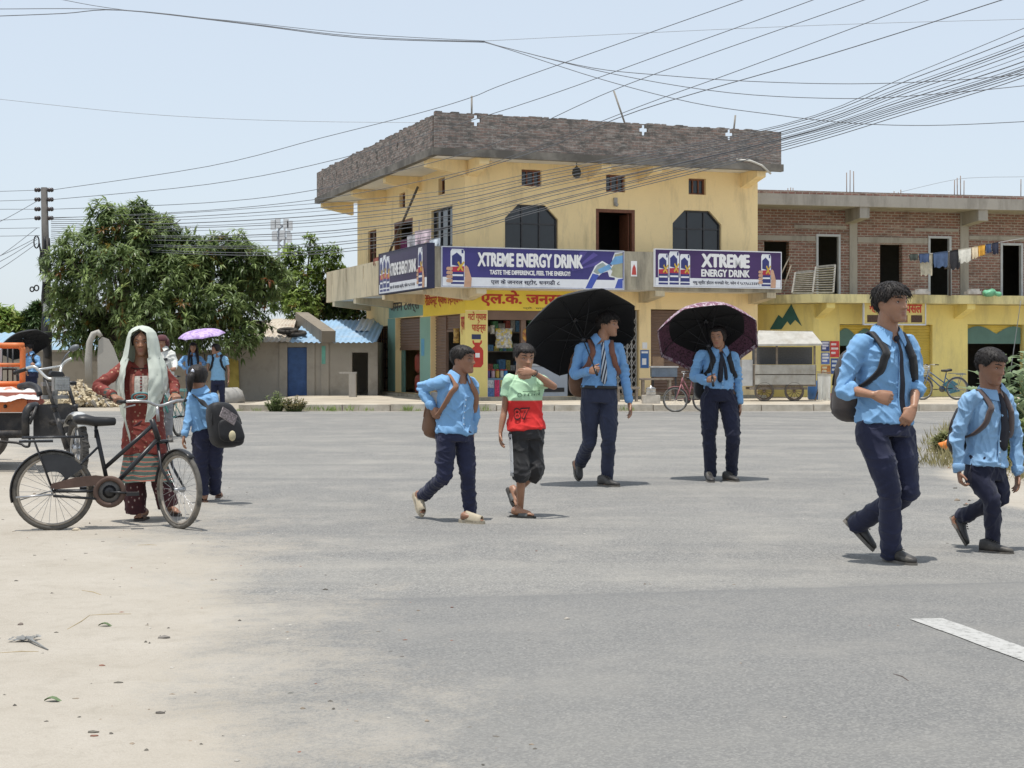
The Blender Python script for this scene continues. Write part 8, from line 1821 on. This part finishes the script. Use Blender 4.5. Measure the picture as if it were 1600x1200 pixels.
tg_ = ft(634); gas('lower of two stacked red gas cylinders inside the green shop doorway', S0+.45, tg_, ZF); gas('upper of two stacked red gas cylinders inside the green shop doorway', S0+.45, tg_, ZF+.64)
h = GH[0]; tt = T0
def bbox(name, label, cat, s0, s1, t0, t1, z0, z1, m, grp=None, extra=None):
    b = MB(BM); b.box(s0, s1, t0, t1, z0, z1); e = .02
    o = thing(name, label, cat, bl((s0+s1)/2, (t0+t1)/2, z0), grp); bo = link(name+'_body', b.mesh(name+'_body', m), o)
    if extra: extra(o, bo)
    return o
def frz(o, bo):
    q = MB(BM); s0, s1 = fs(830), fs(891); q.box(s0-.02, s1+.02, tt+.17, tt+.78, 1.06, 1.12); link('freezer_lid', q.mesh('freezer_lid', mat('pale_grey_plastic', (.50, .52, .54), .4)), o); q = MB(BM); q.box(s0+.1, s1-.1, tt+.185, tt+.198, .34, .46); link('freezer_vent', q.mesh('freezer_vent', BLKP), bo)
bbox('chest_freezer', 'pale grey chest freezer in the general store behind the red shirt boy', 'freezer', fs(830), fs(891), tt+.2, tt+.75, ZF, 1.05, mat('freezer_enamel', (.40, .44, .50), .4, .06), None, frz)
def dsp(o, bo):
    for k, (x0, x1, y0, y1, c) in enumerate(((765.5, 776, 594, 606, (.45, .48, .52)), (765.5, 776, 607, 622, (.08, .16, .38)), (777.5, 785, 594, 620, (.52, .04, .12)), (786.5, 797, 594, 606, (.40, .30, .08)), (786.5, 797, 607, 622, (.10, .30, .18)))):
        q = MB(BM); q.box(fs(x0), fs(x1), tt+.235, tt+.244, fz(y1, 775), fz(y0, 775)); link('display_print', q.mesh('display_print', mat('display_print_%s' % ('white', 'blue', 'pink', 'amber', 'green')[k], c, .5, .5, 24)), bo)
bbox('display_counter', 'glass front counter covered with bright prints at the store entrance', 'counter', fs(764), fs(800), tt+.25, tt+.8, ZF, fz(591, 775), mat('counter_steel_blue', (.12, .22, .32), .4), None, dsp)
for k, (x, c, nm) in enumerate(((770, (.10, .05, .22), 'dark violet'), (777.5, (.42, .30, .34), 'pale pink'), (784.5, (.45, .30, .06), 'amber'), (791.5, (.42, .45, .44), 'white'), (797.5, (.05, .22, .48), 'bright blue'))):
    q = MB(BM); s = fs(x); z0 = fz(591, 775)+.005; q.lathe([(.05, 0), (.055, .02), (.055, .17), (.04, .20)], (s, tt+.38, z0), n=12); o = thing('sweet_jar', nm+' jar standing on the store counter', 'jar', bl(s, tt+.38, z0), 'jars on the store counter'); link('jar_body', q.mesh('jar_body', mat('jar_'+nm.replace(' ', '_'), c, .25)), o); q = MB(BM); q.lathe([(.045, .201), (.048, .21), (.048, .235), (.02, .24)], (s, tt+.38, z0), n=12); link('jar_lid', q.mesh('jar_lid', mat('jar_lid_red', (.4, .06, .05), .4)), o)
def packet(label, px0, px1, py0, py1, t, c, c2, grp='packets hanging in the store', nm='snack_packet'):
    Yd = (C0+U_*fs((px0+px1)/2)+W_*t).y; a, b_ = P(px0, py1, Yd), P(px1, py0, Yd); q = MB(); cx = (a+b_)/2; w, hh = (b_.x-a.x)/2, (b_.z-a.z)/2; rg = []
    for j in range(9):
        v = -1+j/4; th = .05*(1-v*v)+.006; ww = w*(1-.12*(1-abs(v)))*(1-.10*math.sin(j*2.1)*.5); rg.append([(cx.x+ww*math.cos(q_)*1.0, cx.y+th*math.sin(q_), cx.z+hh*v) for q_ in [2*math.pi*i/12 for i in range(12)]])
    q.rings(rg); tag(q.build(nm, mat('print_'+label.split()[0]+'_'+label.split()[1], c, .35, .6, 16, dirt=c2, dscale=9, dmin=.5, dmax=.56)), label, 'packet', grp)
packet('white plastic bag with yellow print hanging in the store doorway', 773, 801, 513, 544, T0+.12, (.40, .40, .38), (.50, .38, .06), nm='carrier_bag')
packet('orange snack packets strip right of the shop post', 814, 828, 513, 533, T0+.12, (.50, .26, .06), (.30, .10, .04))
packet('amber goods bundle hanging at the lane side doorway', 708, 718, 513, 536, T0+.7, (.28, .16, .05), (.45, .30, .08))
packet('grey packet strip hanging high at the left of the store', 766, 773, 508, 522, T0+.18, (.25, .25, .24), (.4, .38, .3))
for k, (z, nm) in enumerate(((.9, 'lower'), (1.45, 'middle'), (2.0, 'upper'))):
    sh = thing('store_shelf', nm+' shelf of mixed goods in the dim general store', 'shelf', bl(fs(830), 3.2, z), 'shelves in the store'); q = MB(BM); q.box(h[0]+.05, h[1]-.05, 3.2, 3.6, z, z+.03); link('shelf_board', q.mesh('shelf_board', WOODG), sh)
    rnd = random.Random(k); s = h[0]+.1; cols = [(.35, .08, .06), (.08, .2, .35), (.4, .35, .1), (.4, .4, .38), (.1, .3, .15)]
    while s < h[1]-.25:
        w = rnd.uniform(.10, .22); q = MB(BM); q.box(s, s+w*.9, 3.25, 3.45, z+.031, z+rnd.uniform(.15, .38)); i = rnd.randrange(5); link('goods_box', q.mesh('goods_box', mat('goods_print_'+('red', 'blue', 'yellow', 'white', 'green')[i], cols[i], .5, .5, 20)), sh); s += w
# front yard of the right half: bench, counter, pot
def bench(label, px0, px1, Yd, z, dep, grp):
    o = thing('wooden_bench', label, 'bench', P((px0+px1)/2, 630, Yd), grp); x0, x1 = P(px0, 0, Yd).x, P(px1, 0, Yd).x; q = MB(); q.box(x0, x1, Yd, Yd+dep, z-.05, z); link('seat', q.mesh('seat', WOODG), o)
    for x in (x0+.08, x1-.08):
        for y in (Yd+.04, Yd+dep-.04): q = MB(); q.box(x-.03, x+.03, y-.03, y+.03, .135, z-.051); link('leg', q.mesh('leg', WOODG), o)
    q = MB(); q.box(x0+.1, x1-.1, Yd+dep/2-.02, Yd+dep/2+.02, .3, .36); link('stretcher', q.mesh('stretcher', WOODG), o)
bench('long low wooden bench before the folding gate', 962, 1000, 40.2, .52, .35, 'benches before the shops'); bench('taller wooden bench table before the brown shutter', 1001, 1052, 41.0, .74, .5, 'benches before the shops')
o = thing('steel_counter', 'blue grey steel food counter before the brown shutter', 'counter', P(1040, 630, 41.6)); x0, x1 = P(1018, 0, 41.6).x, P(1058, 0, 41.6).x
q = MB(); q.box(x0, x1, 41.55, 42.0, .77, 1.02); link('counter_case', q.mesh('counter_case', mat('blue_grey_steel', (.16, .20, .25), .35, .2, 6)), o); q = MB(); q.box(x0-.03, x1+.03, 41.5, 42.05, 1.021, 1.06); link('counter_top', q.mesh('counter_top', TIN), o)
for x in (x0+.04, x1-.04): q = MB(); q.box(x-.025, x+.025, 41.6, 41.65, .135, .769); link('leg', q.mesh('leg', IRON), o)
q = MB(); c = P(1017, 630, 38.6); q.obox((c.x, c.y, .24), V((.22, 0, 0)), V((0, .17, 0)), V((0, 0, .105))); crm = q.build('stone_block', mat('pale_stone_block', (.46, .43, .38), .9, .2, 6, bump=.5, bscale=15)); tag(crm, 'pale stone block carrying the shiny pot on the pavement', 'stone')
o = thing('cooking_pot', 'shiny aluminium pot on the pale stone block', 'pot', (c.x, c.y, .346)); q = MB(); q.lathe([(.10, .347), (.125, .36), (.13, .44), (.12, .50), (.135, .515)], (c.x, c.y, 0), n=20); link('pot_body', q.mesh('pot_body', CHROME), o); q = MB(); q.lathe([(.13, .517), (.10, .54), (.03, .56), (.025, .58), (.005, .59)], (c.x, c.y, 0), n=20); link('pot_lid', q.mesh('pot_lid', CHROME), o)
bc = MB(); q0 = P(1035, 552, 42.4); tag(MB().box(P(1019, 0, 42.2).x, P(1036, 0, 42.2).x, 42.0, 42.3, 1.062, P(0, 557, 42.2).z).build('carton', mat('brown_carton', (.20, .13, .08), .8, .2, 6)), 'brown carton on the steel food counter', 'carton')
# food cart in the gap between the houses
o = thing('food_cart', 'grey wooden food cart with white canopy between the two houses', 'cart', P(1225, 632, 40.6)); Yc = 40.6
def cx_(px): return P(px, 0, Yc).x
def cz(py): return P(0, py, Yc).z
WHT = mat('dirty_white_board', (.40, .385, .345), .6, .15, 5, dirt=(.30, .27, .22), dscale=3)
q = MB(); q.rings([[V((cx_(x), Yc+y, cz(py))) for x, py, y in ((1178, 541, -.35), (1281, 540, -.35), (1272, 521, .2), (1187, 519, .2))], [V((cx_(x), Yc+y, cz(py)+.05)) for x, py, y in ((1178, 541, -.35), (1281, 540, -.35), (1272, 521, .2), (1187, 519, .2))]], smooth=False); q.box(cx_(1187), cx_(1272), Yc+.2, Yc+.9, cz(521), cz(517)); link('canopy', q.mesh('canopy', WHT), o)
q = MB(); q.box(cx_(1180), cx_(1274), Yc, Yc+.05, cz(601), cz(586)); link('front_board', q.mesh('front_board', WHT), o); q = MB(); q.box(cx_(1180), cx_(1274), Yc-.005, Yc+.05, cz(584.5), cz(570)); link('front_board', q.mesh('front_board', WHT), o)
q = MB(); q.box(cx_(1178), cx_(1276), Yc+.051, Yc+.9, cz(604), cz(570)); link('cart_box', q.mesh('cart_box', WOODG), o)
q = MB(); q.box(cx_(1180), cx_(1275), Yc+.5, Yc+.53, cz(569.5), cz(542)); link('back_screen', q.mesh('back_screen', mat('dark_mesh_screen', (.10, .10, .10), .6, .2, 30)), o)
for px in (1181, 1214, 1273): q = MB(); q.box(cx_(px)-.025, cx_(px)+.025, Yc+.0, Yc+.05, cz(569.5), cz(540.5)); link('canopy_post', q.mesh('canopy_post', WOODG), o)
q = MB(); q.box(cx_(1160), cx_(1177), Yc+.1, Yc+.7, cz(603), cz(562)); link('side_box', q.mesh('side_box', TIN), o)
q = MB(); q.box(cx_(1172), cx_(1262), Yc+.05, Yc+.12, cz(609), cz(605)); q.box(cx_(1172), cx_(1262), Yc+.7, Yc+.77, cz(609), cz(605)); link('axle_beam', q.mesh('axle_beam', WOODG), o)
for px in (1194, 1241):
    for dy in (.02, .80):
        q = MB(); c = P(px, 0, Yc+dy); c.z = .135+.26; q.tube([c+V((.24*math.cos(a), 0, .24*math.sin(a))) for a in [2*math.pi*i/28 for i in range(28)]], .022, 8, closed=True); wo = link('wheel', q.mesh('wheel', RUBB), o); q = MB(); q.tube([c+V((.215*math.cos(a), 0, .215*math.sin(a))) for a in [2*math.pi*i/28 for i in range(28)]], .012, 6, closed=True); q.lathe([(.02, -.04), (.035, 0), (.02, .04)], c, (0, 1, 0), 10)
        for k in range(12): a = 2*math.pi*k/12; q.tube([c, c+V((.21*math.cos(a), 0, .21*math.sin(a)))], .004, 4)
        link('rim', q.mesh('rim', mat('rusty_rim', (.17, .12, .09), .7)), wo)
Ys_ = 41.4; cloth('hanging_shirt', 'white shirt hanging on the post beside the food cart', (P(1277, 583, Ys_), P(1298, 584, Ys_)), .74, mat('white_shirt_cotton', (.60, .60, .56), .85, .06, 9), None, wav=.10, seed=44)
q = MB(); q.tube([P(1272, 632, Ys_+.1), P(1287, 578, Ys_+.1)], .02, 6); q.tube([P(1276, 581, Ys_+.0), P(1299, 582, Ys_)], .012, 6); tag(q.build('clothes_stick', WOODG), 'stick propping the white shirt beside the food cart', 'stick')
for k, (px, py, c, nm) in enumerate(((1301, 628, (.32, .05, .045), 'red plastic basin at the foot of the poster pillar'), (1271, 622, (.05, .14, .34), 'blue plastic drum behind the white shirt'))):
    q = MB(); c0 = P(px, 0, 42.2); q.lathe([(.16, .14), (.20, .2), (.22, .30), (.23, .31)] if k == 0 else [(.13, .14), (.16, .18), (.16, .62), (.13, .66)], (c0.x, 42.2, 0), n=18); tag(q.build(('plastic_basin', 'plastic_drum')[k], mat(('red', 'blue')[k]+'_plastic', c, .4)), nm, ('basin', 'drum')[k])
tri = MB(B2); tri.poly([(s2(x, TG2), TG2-.012, z2(y, x, TG2)) for x, y in ((1472, 601), (1485, 592), (1497, 600.5), (1491, 603.5), (1501, 611), (1485, 615), (1470, 609), (1479.5, 605.5))], .006, (0, 1, 0)); link('blue_mural', tri.mesh('blue_mural', mat('teal_mural_paint', (.07, .22, .28), .7)), h2)
q = MB(); c = P(1477, 693, 20.0); c.z = .14; q.ball(c, (.085, .06, .06), 14, 9); q.ball(c+V((.06, .02, .05)), (.035, .03, .03), 10, 6); ob = q.build('plastic_bag', mat('orange_plastic_film', (.72, .22, .04), .4, .2, 9)); crumple(ob, .03, 14); tag(ob, 'orange plastic bag caught in the verge grass beside the small boy', 'litter')
q = MB(); c = P(362, 619, 44); q.ball((c.x, 44, .14), (.42, .3, .26), 16, 8); ob = q.build('cement_lump', mat('pale_cement_lump', (.34, .33, .31), .9)); crumple(ob, .08, 4); tag(ob, 'grey cement lump beside the yellow wall patch', 'lump')
